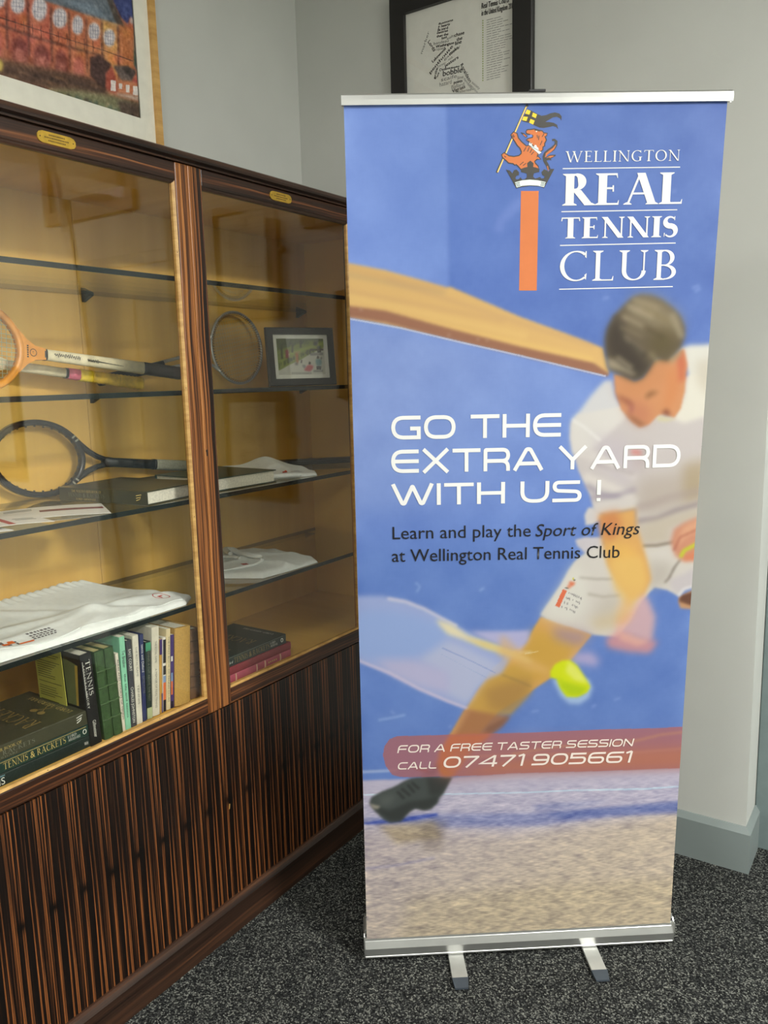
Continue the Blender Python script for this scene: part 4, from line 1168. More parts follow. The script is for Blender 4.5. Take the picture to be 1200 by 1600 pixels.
((111,112,135),[(271,190),(266,151),(268,151),(272,190)],1,0.6),
((121,121,145),[(256,170),(291,179),(292,181),(257,171)],1,0.6),
((111,112,135),[(279,193),(275,154),(277,154),(281,193)],1,0.6),
((121,121,145),[(255,160),(290,169),(291,171),(256,162)],1,0.6),
((111,112,135),[(288,196),(284,157),(286,157),(290,196)],1,0.6),
((121,121,145),[(254,151),(289,160),(290,161),(255,152)],1,0.6),
((205,200,205),[(366,188),(363,178),(358,169),(352,162),(344,157),(336,155),(329,156),(324,161),(322,168),(323,176),(326,185),(332,194),(339,201),(347,205),(355,206),(361,203),(365,198),(366,190)],2,1.0),
((111,112,135),[(332,195),(328,156),(329,157),(334,195)],1,0.6),
((121,121,145),[(328,188),(362,197),(363,198),(328,189)],1,0.6),
((111,112,135),[(341,198),(337,159),(338,160),(342,198)],1,0.6),
((121,121,145),[(327,178),(361,187),(362,188),(327,180)],1,0.6),
((111,112,135),[(350,201),(345,162),(347,162),(351,201)],1,0.6),
((121,121,145),[(326,169),(360,177),(361,179),(326,170)],1,0.6),
((111,112,135),[(358,204),(354,165),(356,165),(360,204)],1,0.6),
((121,121,145),[(325,159),(359,167),(360,169),(325,160)],1,0.6),
((205,200,205),[(419,193),(417,184),(412,175),(406,168),(398,163),(390,161),(384,162),(379,167),(377,173),(378,182),(381,190),(386,199),(394,205),(401,209),(409,210),(415,207),(418,202),(420,194)],2,1.0),
((111,112,135),[(387,200),(383,162),(384,163),(388,200)],1,0.6),
((121,121,145),[(383,193),(416,201),(416,203),(383,194)],1,0.6),
((111,112,135),[(395,202),(391,165),(393,166),(397,203)],1,0.6),
((121,121,145),[(382,184),(415,192),(415,193),(382,185)],1,0.6),
((111,112,135),[(404,205),(400,168),(401,168),(405,206)],1,0.6),
((121,121,145),[(381,174),(414,182),(414,184),(381,176)],1,0.6),
((111,112,135),[(412,208),(408,171),(410,171),(414,209)],1,0.6),
((121,121,145),[(380,165),(413,173),(413,174),(380,166)],1,0.6),
((205,200,205),[(482,202),(480,191),(474,180),(467,171),(459,165),(451,163),(444,166),(439,171),(436,180),(437,191),(441,202),(447,212),(455,219),(463,224),(471,224),(477,221),(482,214),(483,204)],2,1.0),
((111,112,135),[(447,213),(442,166),(444,166),(449,213)],1,0.6),
((121,121,145),[(443,205),(479,214),(479,215),(443,206)],1,0.6),
((111,112,135),[(456,216),(451,169),(453,169),(458,216)],1,0.6),
((121,121,145),[(441,193),(478,202),(478,203),(442,195)],1,0.6),
((111,112,135),[(466,219),(461,171),(462,172),(467,220)],1,0.6),
((121,121,145),[(440,181),(477,190),(477,191),(441,183)],1,0.6),
((111,112,135),[(475,222),(470,174),(472,175),(476,223)],1,0.6),
((121,121,145),[(439,170),(475,178),(476,179),(439,171)],1,0.6),
((205,200,205),[(542,199),(540,189),(534,180),(527,172),(519,167),(510,165),(503,166),(498,171),(496,179),(496,188),(500,198),(506,207),(514,214),(522,218),(530,219),(537,216),(541,210),(542,201)],2,1.0),
((111,112,135),[(506,208),(502,166),(504,167),(508,208)],1,0.6),
((121,121,145),[(502,201),(539,209),(539,211),(502,202)],1,0.6),
((111,112,135),[(515,211),(511,169),(513,170),(517,211)],1,0.6),
((121,121,145),[(501,190),(537,199),(538,200),(501,192)],1,0.6),
((111,112,135),[(525,214),(520,172),(522,173),(526,214)],1,0.6),
((121,121,145),[(500,180),(536,188),(537,190),(500,181)],1,0.6),
((111,112,135),[(534,217),(530,175),(532,176),(536,217)],1,0.6),
((121,121,145),[(499,170),(535,178),(536,179),(499,171)],1,0.6),
((205,200,205),[(592,197),(589,188),(585,179),(579,172),(572,167),(566,166),(560,168),(556,173),(554,180),(555,189),(558,198),(563,207),(569,213),(576,217),(582,217),(588,214),(591,208),(592,199)],2,1.0),
((111,112,135),[(563,208),(559,168),(561,168),(565,208)],1,0.6),
((121,121,145),[(559,201),(589,207),(589,208),(560,202)],1,0.6),
((111,112,135),[(570,210),(566,170),(568,170),(572,211)],1,0.6),
((121,121,145),[(558,191),(588,197),(588,198),(559,192)],1,0.6),
((111,112,135),[(578,212),(574,172),(576,173),(580,213)],1,0.6),
((121,121,145),[(557,181),(587,187),(587,188),(558,182)],1,0.6),
((111,112,135),[(585,215),(581,174),(583,175),(587,215)],1,0.6),
((121,121,145),[(556,171),(586,177),(586,178),(557,173)],1,0.6),
((205,200,205),[(646,198),(644,190),(639,181),(633,174),(626,170),(618,168),(612,170),(608,174),(606,181),(606,189),(609,198),(614,206),(621,212),(628,216),(635,216),(641,213),(645,208),(646,200)],2,1.0),
((111,112,135),[(614,207),(611,169),(613,170),(616,207)],1,0.6),
((121,121,145),[(611,200),(643,207),(643,208),(611,202)],1,0.6),
((111,112,135),[(622,209),(619,172),(621,172),(624,210)],1,0.6),
((121,121,145),[(610,191),(642,197),(642,199),(610,192)],1,0.6),
((111,112,135),[(631,212),(627,174),(629,175),(632,212)],1,0.6),
((121,121,145),[(609,182),(641,188),(641,189),(609,183)],1,0.6),
((111,112,135),[(639,214),(635,177),(637,177),(641,215)],1,0.6),
((121,121,145),[(608,172),(640,179),(640,180),(608,174)],1,0.6),
((205,200,205),[(697,198),(694,189),(690,180),(683,173),(676,168),(668,167),(662,168),(657,173),(655,180),(655,188),(658,197),(664,205),(671,212),(678,215),(686,216),(692,213),(695,207),(697,200)],2,1.0),
((111,112,135),[(664,206),(660,168),(662,169),(666,207)],1,0.6),
((121,121,145),[(660,200),(693,206),(694,208),(660,201)],1,0.6),
((111,112,135),[(672,209),(668,171),(670,171),(674,209)],1,0.6),
((121,121,145),[(659,190),(692,197),(693,198),(659,192)],1,0.6),
((111,112,135),[(680,211),(677,173),(679,174),(682,212)],1,0.6),
((121,121,145),[(658,181),(691,187),(692,189),(659,182)],1,0.6),
((111,112,135),[(689,214),(685,176),(687,176),(691,215)],1,0.6),
((121,121,145),[(657,171),(690,177),(691,179),(658,173)],1,0.6),
((67,45,45),[(99,116),(339,135),(437,140),(543,145),(654,151),(753,151),(755,154),(656,153),(544,147),(438,142),(340,138),(100,119)],1,0.8),
((67,45,45),[(97,100),(336,117),(434,117),(541,125),(652,134),(654,139),(543,130),(436,122),(338,122),(98,104)],1.5,0.8),
((67,45,45),[(131,125),(129,100),(130,101),(132,125)],1,0.7),
((67,45,45),[(150,126),(148,102),(150,102),(151,127)],1,0.7),
((67,45,45),[(169,128),(168,103),(169,104),(171,129)],1,0.7),
((67,45,45),[(189,130),(188,105),(189,105),(191,130)],1,0.7),
((67,45,45),[(210,132),(208,106),(210,107),(211,132)],1,0.7),
((67,45,45),[(230,133),(229,108),(230,109),(232,134)],1,0.7),
((67,45,45),[(251,135),(250,109),(251,110),(253,136)],1,0.7),
((67,45,45),[(273,137),(271,111),(273,112),(274,138)],1,0.7),
((67,45,45),[(294,139),(293,113),(295,113),(296,139)],1,0.7),
((67,45,45),[(316,141),(315,114),(317,115),(318,141)],1,0.7),
((67,45,45),[(339,143),(338,116),(339,117),(341,143)],1,0.7),
((67,45,45),[(362,145),(361,118),(362,118),(364,145)],1,0.7),
((67,45,45),[(385,147),(384,120),(386,120),(387,147)],1,0.7),
((67,45,45),[(409,149),(408,121),(410,122),(411,149)],1,0.7),
((67,45,45),[(433,151),(432,123),(434,124),(435,151)],1,0.7),
((67,45,45),[(458,153),(457,125),(459,126),(460,154)],1,0.7),
((67,45,45),[(483,155),(482,127),(484,128),(485,156)],1,0.7),
((67,45,45),[(509,157),(508,129),(510,130),(511,158)],1,0.7),
((67,45,45),[(535,160),(534,131),(536,132),(537,160)],1,0.7),
((67,45,45),[(562,162),(561,133),(563,134),(564,163)],1,0.7),
((67,45,45),[(590,164),(588,135),(591,136),(592,165)],1,0.7),
((67,45,45),[(617,167),(616,137),(619,138),(620,167)],1,0.7),
((67,45,45),[(646,169),(645,139),(647,140),(648,170)],1,0.7),
((100,47,47),[(240,90),(265,108),(287,95),(280,35),(234,41)],4,0.75),
((202,125,112),[(245,76),(278,80),(273,40),(242,43)],5,0.7),
((183,97,91),[(301,91),(325,109),(346,96),(339,34),(295,41)],4,0.75),
((202,125,112),[(307,77),(337,80),(332,39),(303,43)],5,0.7),
((100,47,47),[(373,93),(396,110),(417,96),(410,33),(367,41)],4,0.75),
((202,125,112),[(379,78),(407,80),(402,38),(375,43)],5,0.7),
((100,47,47),[(433,94),(457,112),(478,97),(472,33),(427,41)],4,0.75),
((202,125,112),[(439,79),(468,81),(464,37),(435,43)],5,0.7),
((100,47,47),[(495,96),(516,112),(534,96),(528,30),(490,41)],4,0.75),
((202,125,112),[(502,80),(524,79),(519,35),(499,44)],5,0.7),
((183,97,91),[(550,97),(570,113),(586,96),(579,29),(544,41)],4,0.75),
((202,125,112),[(557,81),(575,79),(571,34),(554,44)],5,0.7),
((107,76,56),[(-56,22),(329,41),(407,47),(599,68),(645,54),(663,36),(775,41),(772,9),(575,7),(443,1),(323,-12),(-63,-36)],6,1.0),
((67,47,42),[(-60,-13),(343,29),(406,36),(535,54),(656,61),(644,39),(487,16),(403,5),(325,4),(-63,-36)],8,0.8),
((88,61,48),[(144,-9),(174,-8),(175,-5),(145,-6)],2,0.7),
((88,61,48),[(400,17),(437,19),(438,22),(402,20)],2,0.7),
((88,61,48),[(596,47),(639,49),(640,53),(598,51)],2,0.7),
((134,98,68),[(464,16),(502,18),(504,21),(465,20)],2,0.7),
((154,118,85),[(377,20),(413,22),(414,25),(378,24)],2,0.7),
((154,118,85),[(147,4),(177,6),(178,9),(148,7)],2,0.7),
((154,118,85),[(521,27),(561,29),(563,32),(522,30)],2,0.7),
((154,118,85),[(271,11),(304,12),(305,15),(272,14)],2,0.7),
((154,118,85),[(652,37),(696,39),(698,43),(653,41)],2,0.7),
((154,118,85),[(172,9),(202,10),(203,13),(173,12)],2,0.7),
((134,98,68),[(475,36),(514,38),(516,42),(477,40)],2,0.7),
((56,41,39),[(471,28),(510,30),(511,34),(472,32)],2,0.7),
((56,41,39),[(417,24),(454,26),(455,29),(418,27)],2,0.7),
((154,118,85),[(146,5),(176,6),(177,9),(147,7)],2,0.7),
((134,98,68),[(444,18),(482,20),(483,23),(445,22)],2,0.7),
((88,61,48),[(141,-4),(171,-3),(172,0),(142,-1)],2,0.7),
((88,61,48),[(576,45),(618,48),(619,51),(577,49)],2,0.7),
((88,61,48),[(156,-5),(186,-4),(187,-1),(157,-2)],2,0.7),
((134,98,68),[(350,6),(385,7),(386,10),(351,9)],2,0.7),
((134,98,68),[(599,47),(642,50),(643,53),(600,51)],2,0.7),
((134,98,68),[(183,-1),(214,0),(215,3),(184,2)],2,0.7),
((56,41,39),[(595,36),(638,38),(639,42),(596,40)],2,0.7),
((134,98,68),[(236,5),(269,6),(270,9),(237,8)],2,0.7),
((56,41,39),[(547,39),(588,41),(590,45),(548,42)],2,0.7),
((88,61,48),[(530,23),(571,24),(573,28),(532,26)],2,0.7),
((154,118,85),[(490,36),(529,38),(530,42),(491,40)],2,0.7),
((200,176,97),[(313,30),(336,40),(343,29),(337,10),(314,7)],2,1.0),
((145,112,92),[(-64,-47),(325,4),(370,-4),(323,-17),(-66,-59)],5,0.7),
((68,44,42),[(605,121),(634,135),(676,123),(647,47),(600,72)],3,1.0),
((162,75,59),[(654,94),(678,118),(692,82),(689,51),(650,52)],2,1.0),
((98,85,82),[(681,120),(706,127),(762,128),(744,96),(707,88)],2,1.0),
((62,51,49),[(706,125),(732,135),(762,128),(744,100)],2,1.0),
((194,124,89),[(695,86),(743,92),(776,131),(769,63),(692,51)],2,0.9),
((154,66,56),[(744,96),(776,131),(772,95)],2,1.0),
((226,226,226),[(670,80),(687,82),(684,53),(667,51)],1.2,0.9),
((226,226,226),[(698,79),(709,80),(707,65),(696,64)],1.2,0.9),
((226,226,226),[(722,82),(735,83),(733,62),(720,61)],1.2,0.9),
((226,226,226),[(748,85),(766,88),(764,62),(745,60)],1.2,0.9),
((188,176,163),[(684,49),(769,63),(768,47),(693,44)],2,0.8),
((125,123,92),[(469,5),(558,24),(673,39),(770,40),(765,-13),(658,-14),(484,-16),(454,-13)],5,1.0),
((167,150,118),[(647,12),(659,18),(660,6),(648,2)],2,0.75),
((69,60,52),[(469,-27),(480,-22),(481,-33),(470,-36)],2,0.75),
((92,108,75),[(628,6),(640,11),(641,-1),(629,-5)],2,0.75),
((69,60,52),[(595,0),(606,5),(607,-6),(595,-10)],2,0.75),
((63,82,73),[(468,-22),(479,-17),(479,-29),(469,-32)],2,0.75),
((92,108,75),[(704,-14),(717,-8),(717,-21),(705,-24)],2,0.75),
((63,82,73),[(655,8),(667,13),(668,1),(656,-2)],2,0.75),
((92,108,75),[(482,-27),(493,-23),(493,-34),(483,-37)],2,0.75),
((69,60,52),[(698,14),(710,20),(711,7),(699,4)],2,0.75),
((148,140,104),[(563,-19),(574,-14),(575,-26),(564,-30)],2,0.75),
((148,140,104),[(551,-13),(563,-8),(564,-19),(552,-23)],2,0.75),
((167,150,118),[(689,5),(702,11),(703,-2),(690,-5)],2,0.75),
((167,150,118),[(699,-4),(712,2),(713,-10),(701,-14)],2,0.75),
((69,60,52),[(579,-19),(591,-14),(592,-26),(580,-29)],2,0.75),
((47,65,87),[(469,-31),(480,-26),(480,-37),(470,-41)],2,0.75),
((63,82,73),[(672,3),(684,9),(685,-3),(673,-7)],2,0.75),
((47,65,87),[(472,-5),(483,0),(483,-11),(472,-14)],2,0.75),
((92,108,75),[(470,-27),(481,-23),(481,-34),(471,-37)],2,0.75),
((92,108,75),[(648,3),(660,8),(661,-4),(649,-7)],2,0.75),
((69,60,52),[(590,-19),(601,-14),(602,-26),(591,-30)],2,0.75),
((92,108,75),[(729,10),(742,16),(743,3),(730,-1)],2,0.75),
((47,65,87),[(489,-2),(500,3),(500,-9),(489,-12)],2,0.75),
((92,108,75),[(479,-26),(489,-21),(490,-33),(479,-36)],2,0.75),
((148,140,104),[(502,-4),(513,0),(514,-11),(503,-14)],2,0.75),
((167,150,118),[(695,-7),(708,-2),(709,-14),(696,-18)],2,0.75),
((63,82,73),[(524,-10),(536,-5),(536,-17),(525,-20)],2,0.75),
((148,140,104),[(554,-17),(566,-12),(566,-24),(555,-27)],2,0.75),
((167,150,118),[(733,-3),(746,3),(747,-10),(734,-13)],2,0.75),
((47,65,87),[(586,-18),(598,-13),(598,-25),(587,-29)],2,0.75),
((148,140,104),[(492,-19),(503,-14),(503,-25),(493,-29)],2,0.75),
((47,65,87),[(587,2),(599,8),(600,-4),(588,-8)],2,0.75),
((69,60,52),[(469,-22),(480,-17),(480,-28),(470,-32)],2,0.75),
((92,108,75),[(525,3),(536,8),(536,-3),(525,-7)],2,0.75),
((167,150,118),[(725,-4),(738,1),(739,-11),(726,-15)],2,0.75),
((148,140,104),[(546,-8),(557,-3),(558,-15),(547,-18)],2,0.75),
((92,108,75),[(477,-30),(488,-26),(488,-37),(478,-40)],2,0.75),
((167,150,118),[(506,-4),(517,1),(517,-10),(506,-14)],2,0.75),
((69,60,52),[(519,4),(530,9),(530,-3),(519,-6)],2,0.75),
((63,82,73),[(578,-23),(590,-18),(590,-30),(579,-33)],2,0.75),
((167,150,118),[(589,-5),(600,0),(601,-11),(590,-15)],2,0.75),
((69,60,52),[(575,8),(587,13),(588,2),(576,-2)],2,0.75),
((69,60,52),[(700,-10),(713,-5),(714,-17),(701,-21)],2,0.75),
((63,82,73),[(558,5),(569,10),(570,-1),(559,-5)],2,0.75),
((63,82,73),[(524,-21),(535,-16),(536,-28),(525,-31)],2,0.75),
((47,65,87),[(735,20),(748,26),(749,13),(736,9)],2,0.75),
((63,82,73),[(643,-2),(655,3),(655,-9),(643,-13)],2,0.75),
((92,108,75),[(472,-26),(483,-21),(484,-32),(473,-35)],2,0.75),
((63,82,73),[(546,6),(557,11),(558,-1),(546,-4)],2,0.75),
((167,150,118),[(739,15),(752,21),(753,9),(740,5)],2,0.75),
((69,60,52),[(603,-2),(614,3),(615,-9),(603,-12)],2,0.75),
((63,82,73),[(523,-25),(534,-20),(534,-32),(523,-35)],2,0.75),
((47,65,87),[(482,-30),(493,-25),(494,-36),(483,-40)],2,0.75),
((47,65,87),[(628,-16),(640,-11),(640,-23),(628,-26)],2,0.75),
((148,140,104),[(637,-1),(649,4),(650,-8),(638,-11)],2,0.75),
((92,108,75),[(596,-8),(607,-3),(608,-15),(596,-18)],2,0.75),
((63,82,73),[(607,8),(619,13),(620,1),(608,-3)],2,0.75),
((92,108,75),[(727,10),(739,16),(740,4),(728,0)],2,0.75),
((69,60,52),[(717,-15),(730,-9),(731,-22),(718,-25)],2,0.75),
((63,82,73),[(492,-7),(503,-2),(504,-13),(493,-17)],2,0.75),
((92,108,75),[(685,9),(697,14),(698,2),(686,-2)],2,0.75),
((67,47,42),[(687,31),(770,40),(765,-13),(698,-8)],6,0.8),
((57,41,39),[(362,-6),(460,2),(467,-14),(380,-18)],6,0.8),
]
CARTOON = [
((206,206,198),[(-30,246),(364,247),(326,-33),(-67,-24)],0,1.0),
((128,142,70),[(-4,220),(306,220),(298,161),(213,128),(146,90),(73,62),(9,29),(-31,22)],2,1.0),
((86,92,66),[(-4,220),(306,220),(295,204),(197,204),(106,179),(7,146)],6,0.9),
((164,176,84),[(38,121),(156,158),(298,195),(296,178),(171,145),(44,104)],4,0.8),
((150,160,80),[(10,88),(125,124),(217,153),(291,174),(288,153),(214,132),(138,95),(10,38)],3,0.7),
((60,66,44),[(85,102),(84,81),(93,81),(93,103)],1.5,0.6),
((84,96,50),[(195,149),(195,128),(203,129),(204,150)],1.5,0.6),
((84,96,50),[(75,100),(73,69),(81,70),(83,101)],1.5,0.6),
((84,96,50),[(54,94),(53,75),(61,75),(62,95)],1.5,0.6),
((84,96,50),[(17,75),(17,58),(25,59),(25,76)],1.5,0.6),
((84,96,50),[(-3,71),(-3,50),(5,51),(5,71)],1.5,0.6),
((84,96,50),[(159,125),(160,114),(168,115),(167,126)],1.5,0.6),
((60,66,44),[(219,155),(220,138),(228,139),(227,156)],1.5,0.6),
((84,96,50),[(72,98),(71,73),(79,74),(80,98)],1.5,0.6),
((60,66,44),[(83,98),(83,83),(91,84),(91,99)],1.5,0.6),
((60,66,44),[(77,99),(77,82),(85,83),(85,100)],1.5,0.6),
((60,66,44),[(4,66),(3,43),(11,43),(12,67)],1.5,0.6),
((84,96,50),[(98,112),(97,88),(105,89),(106,113)],1.5,0.6),
((84,96,50),[(61,88),(61,67),(69,67),(69,89)],1.5,0.6),
((60,66,44),[(98,107),(98,92),(106,93),(106,109)],1.5,0.6),
((60,66,44),[(203,143),(204,130),(212,131),(211,144)],1.5,0.6),
((60,66,44),[(175,135),(177,124),(185,126),(183,136)],1.5,0.6),
((60,66,44),[(222,151),(223,135),(231,137),(231,152)],1.5,0.6),
((178,188,110),[(61,92),(60,70),(68,71),(69,93)],1.5,0.6),
((60,66,44),[(215,150),(216,141),(224,143),(223,152)],1.5,0.6),
((60,66,44),[(165,127),(166,119),(174,121),(173,129)],1.5,0.6),
((60,66,44),[(192,148),(190,116),(198,117),(200,148)],1.5,0.6),
((84,96,50),[(160,133),(160,109),(168,110),(168,133)],1.5,0.6),
((60,66,44),[(127,115),(127,93),(135,94),(135,116)],1.5,0.6),
((84,96,50),[(156,132),(157,114),(165,115),(164,133)],1.5,0.6),
((60,66,44),[(101,111),(100,90),(108,91),(109,112)],1.5,0.6),
((60,66,44),[(256,167),(256,148),(264,149),(264,168)],1.5,0.6),
((60,66,44),[(37,84),(35,54),(43,55),(45,84)],1.5,0.6),
((60,66,44),[(45,90),(44,61),(51,62),(53,90)],1.5,0.6),
((84,96,50),[(259,167),(260,151),(268,152),(268,168)],1.5,0.6),
((60,66,44),[(148,129),(147,104),(155,105),(156,130)],1.5,0.6),
((178,188,110),[(0,71),(0,49),(7,50),(8,72)],1.5,0.6),
((60,66,44),[(228,153),(227,131),(236,131),(236,154)],1.5,0.6),
((84,96,50),[(85,102),(84,82),(92,83),(93,102)],1.5,0.6),
((84,96,50),[(193,148),(194,130),(202,131),(202,149)],1.5,0.6),
((178,188,110),[(260,168),(260,144),(268,145),(269,169)],1.5,0.6),
((84,96,50),[(38,82),(38,64),(46,65),(46,83)],1.5,0.6),
((178,188,110),[(189,137),(189,119),(197,120),(197,138)],1.5,0.6),
((84,96,50),[(5,73),(5,55),(13,56),(13,74)],1.5,0.6),
((84,96,50),[(265,166),(267,160),(275,163),(273,169)],1.5,0.6),
((62,64,50),[(83,179),(97,192),(92,197),(78,185)],2,0.5),
((62,64,50),[(25,169),(39,181),(34,187),(20,174)],2,0.5),
((62,64,50),[(195,181),(210,193),(205,199),(190,186)],2,0.5),
((62,64,50),[(264,206),(279,219),(274,224),(259,212)],2,0.5),
((62,64,50),[(246,201),(261,213),(256,219),(241,206)],2,0.5),
((62,64,50),[(184,223),(198,235),(193,241),(179,228)],2,0.5),
((62,64,50),[(151,178),(166,191),(161,196),(146,184)],2,0.5),
((62,64,50),[(70,163),(85,175),(80,181),(65,168)],2,0.5),
((62,64,50),[(163,209),(177,222),(172,227),(158,215)],2,0.5),
((62,64,50),[(8,187),(23,200),(18,205),(3,193)],2,0.5),
((62,64,50),[(56,179),(70,192),(65,197),(51,185)],2,0.5),
((62,64,50),[(263,193),(278,206),(273,211),(257,198)],2,0.5),
((62,64,50),[(183,212),(198,225),(193,230),(178,218)],2,0.5),
((62,64,50),[(36,174),(50,187),(45,192),(31,180)],2,0.5),
((62,64,50),[(163,190),(178,203),(173,209),(158,196)],2,0.5),
((62,64,50),[(110,173),(124,186),(119,191),(105,179)],2,0.5),
((62,64,50),[(68,201),(83,213),(78,219),(63,206)],2,0.5),
((62,64,50),[(81,184),(96,197),(91,202),(76,190)],2,0.5),
((62,64,50),[(268,237),(283,250),(278,255),(263,243)],2,0.5),
((62,64,50),[(185,191),(200,203),(195,209),(180,196)],2,0.5),
((62,64,50),[(74,215),(88,228),(83,233),(69,221)],2,0.5),
((62,64,50),[(165,184),(180,197),(175,202),(160,190)],2,0.5),
((62,64,50),[(258,203),(273,216),(268,221),(253,208)],2,0.5),
((62,64,50),[(126,202),(140,215),(135,220),(121,207)],2,0.5),
((62,64,50),[(154,178),(169,191),(164,196),(149,184)],2,0.5),
((62,64,50),[(94,206),(109,218),(104,224),(89,211)],2,0.5),
((62,64,50),[(176,178),(191,190),(186,196),(171,183)],2,0.5),
((62,64,50),[(63,216),(78,228),(73,234),(58,221)],2,0.5),
((62,64,50),[(39,182),(53,194),(48,200),(34,187)],2,0.5),
((62,64,50),[(182,224),(196,237),(191,242),(177,229)],2,0.5),
((60,56,44),[(26,166),(22,95),(34,96),(37,167)],2,0.7),
((60,56,44),[(97,183),(90,133),(102,133),(108,183)],2,0.7),
((60,56,44),[(148,208),(146,162),(158,163),(160,209)],2,0.7),
((60,56,44),[(64,104),(59,70),(71,70),(76,104)],2,0.7),
((60,56,44),[(183,144),(184,119),(196,120),(195,146)],2,0.7),
((150,60,76),[(54,146),(68,154),(72,146),(74,121),(70,102),(52,100)],3,1.0),
((196,180,170),[(71,127),(78,123),(73,112)],2,1.0),
((178,160,100),[(105,139),(147,143),(150,133),(125,124)],2,1.0),
((184,116,76),[(113,133),(134,124),(129,90),(131,74),(117,69),(116,95)],3,1.0),
((90,80,80),[(108,57),(125,58),(126,74),(108,72)],3,0.7),
((54,66,58),[(259,170),(280,174),(278,144),(260,144)],3,1.0),
((54,56,54),[(257,145),(255,132),(267,131),(270,144)],1,1.0),
((54,56,54),[(268,143),(268,132),(281,134),(280,145)],1,1.0),
((50,50,46),[(239,200),(235,175),(259,174),(264,199)],3,1.0),
((70,60,50),[(207,143),(296,144),(297,156),(208,155)],1,0.8),
((70,60,50),[(206,149),(202,123),(214,123),(218,149)],1,0.8),
((120,120,116),[(207,114),(292,116),(294,132),(209,130)],2,0.7),
((46,40,40),[(256,115),(266,106),(262,93),(247,95)],2,1.0),
((92,132,142),[(244,93),(271,93),(279,76),(270,50),(247,50),(240,76)],3,1.0),
((60,60,66),[(242,49),(242,28),(263,30),(263,51)],1,1.0),
((60,60,66),[(256,51),(251,29),(272,27),(276,49)],1,1.0),
((130,132,130),[(272,102),(284,106),(284,93),(273,87)],2,1.0),
((90,90,90),[(220,14),(281,14),(282,26),(222,26)],2,0.6),
((50,44,40),[(198,79),(210,72),(204,60),(193,62)],2,1.0),
((150,150,150),[(153,60),(171,60),(175,43),(161,37),(152,50)],2,1.0),
((186,70,84),[(181,52),(200,60),(223,51),(218,34),(199,19),(179,22),(162,26)],3,1.0),
((100,90,90),[(143,70),(151,69),(156,88),(147,89)],2,1.0),
((120,116,110),[(83,3),(90,4),(90,16),(83,15)],1.5,0.7),
((120,116,110),[(93,3),(100,4),(101,16),(94,15)],1.5,0.7),
((120,116,110),[(104,3),(111,4),(111,15),(104,15)],1.5,0.7),
((120,116,110),[(114,3),(121,3),(121,15),(114,14)],1.5,0.7),
((120,116,110),[(125,3),(132,3),(132,15),(125,14)],1.5,0.7),
((120,116,110),[(135,2),(142,3),(142,15),(135,14)],1.5,0.7),
((120,116,110),[(146,2),(153,3),(153,14),(146,14)],1.5,0.7),
((120,116,110),[(156,2),(163,3),(164,14),(156,14)],1.5,0.7),
((120,116,110),[(167,2),(174,2),(174,14),(167,13)],1.5,0.7),
((120,116,110),[(177,1),(185,2),(185,14),(177,13)],1.5,0.7),
((120,116,110),[(188,1),(195,2),(195,14),(188,13)],1.5,0.7),
((120,116,110),[(199,1),(206,2),(206,13),(199,13)],1.5,0.7),
]
MAP_WORDS = [('Romana',180.7,560.1,232.4,560.6,4.4,'bk'),('hearts',189.9,551.3,220.4,550.5,5.2,'bk'),('a yard',180.5,542.5,213.2,541.3,5.3,'bk'),('worse',177.6,534.4,213.1,533.4,5.3,'bk'),('not',176.5,534.7,183.4,557.2,4.4,'bk'),('than the',171.9,524.7,214.1,522.7,5.3,'bk'),('last',191.0,514.9,210.1,515.7,5.3,'bk'),('quality',209.0,509.4,239.9,514.0,5.3,'gr'),('chase',237.2,511.6,271.9,512.0,7.4,'bk'),('the',245.0,496.6,264.8,498.5,7.4,'bk'),('line',239.5,486.5,262.1,487.9,7.9,'bk'),('bandeau',160.4,505.2,215.4,502.2,6.2,'gr'),('Washington',168.6,494.4,234.2,491.7,5.8,'bk'),('Lakewood',156.7,452.5,205.3,482.5,6.7,'bk'),('penthouse',146.6,421.0,231.4,483.6,7.6,'bk'),('stroke',218.6,460.1,251.2,474.7,7.5,'bk'),('gallery',198.2,450.0,258.2,478.3,5.3,'gr'),('jesters',201.8,429.3,250.9,445.8,7.1,'bk'),('corner',173.1,433.2,204.7,439.7,5.8,'gr'),('Dedans',181.2,422.1,219.7,420.9,5.3,'bk'),('Abandon',220.8,420.7,253.3,419.8,3.5,'bk'),('bobble',193.1,404.4,263.8,401.7,12.0,'bk'),('scaife',186.2,390.1,243.7,390.1,8.0,'gr'),('hazard',180.5,375.6,224.5,376.4,9.0,'gr'),('line',246.3,383.3,267.9,383.2,7.1,'gr'),('points',232.7,372.9,263.5,372.7,6.6,'bk'),('Ballard',224.3,359.9,270.3,360.7,7.6,'gr'),('Vigrass',226.9,347.3,274.0,352.9,7.6,'bk'),('Ronaldson',256.5,423.9,289.0,364.3,7.4,'bk'),('galleries',245.9,342.2,294.1,340.4,6.2,'gr'),('tambour',267.8,379.7,299.4,338.0,5.7,'gr'),('service',288.9,357.7,315.1,328.2,5.3,'gr'),('society',296.9,362.6,323.1,337.5,5.3,'gr'),('grille',164.2,401.5,174.7,432.9,5.4,'bk'),('hoop',174.3,406.1,178.9,418.6,3.6,'bk'),('marker',116.3,488.4,145.6,548.6,6.3,'gr'),('Lords',138.3,519.2,160.1,485.2,7.1,'bk'),('racquet',154.6,488.7,198.7,484.0,5.8,'gr'),('nick',214.6,446.4,231.0,451.6,5.3,'gr'),('Real Tennis Courts',333.5,569.8,425.7,565.7,11.4,'bk'),('in the United Kingdom 2016',333.4,549.5,442.9,545.1,11.4,'bk')]
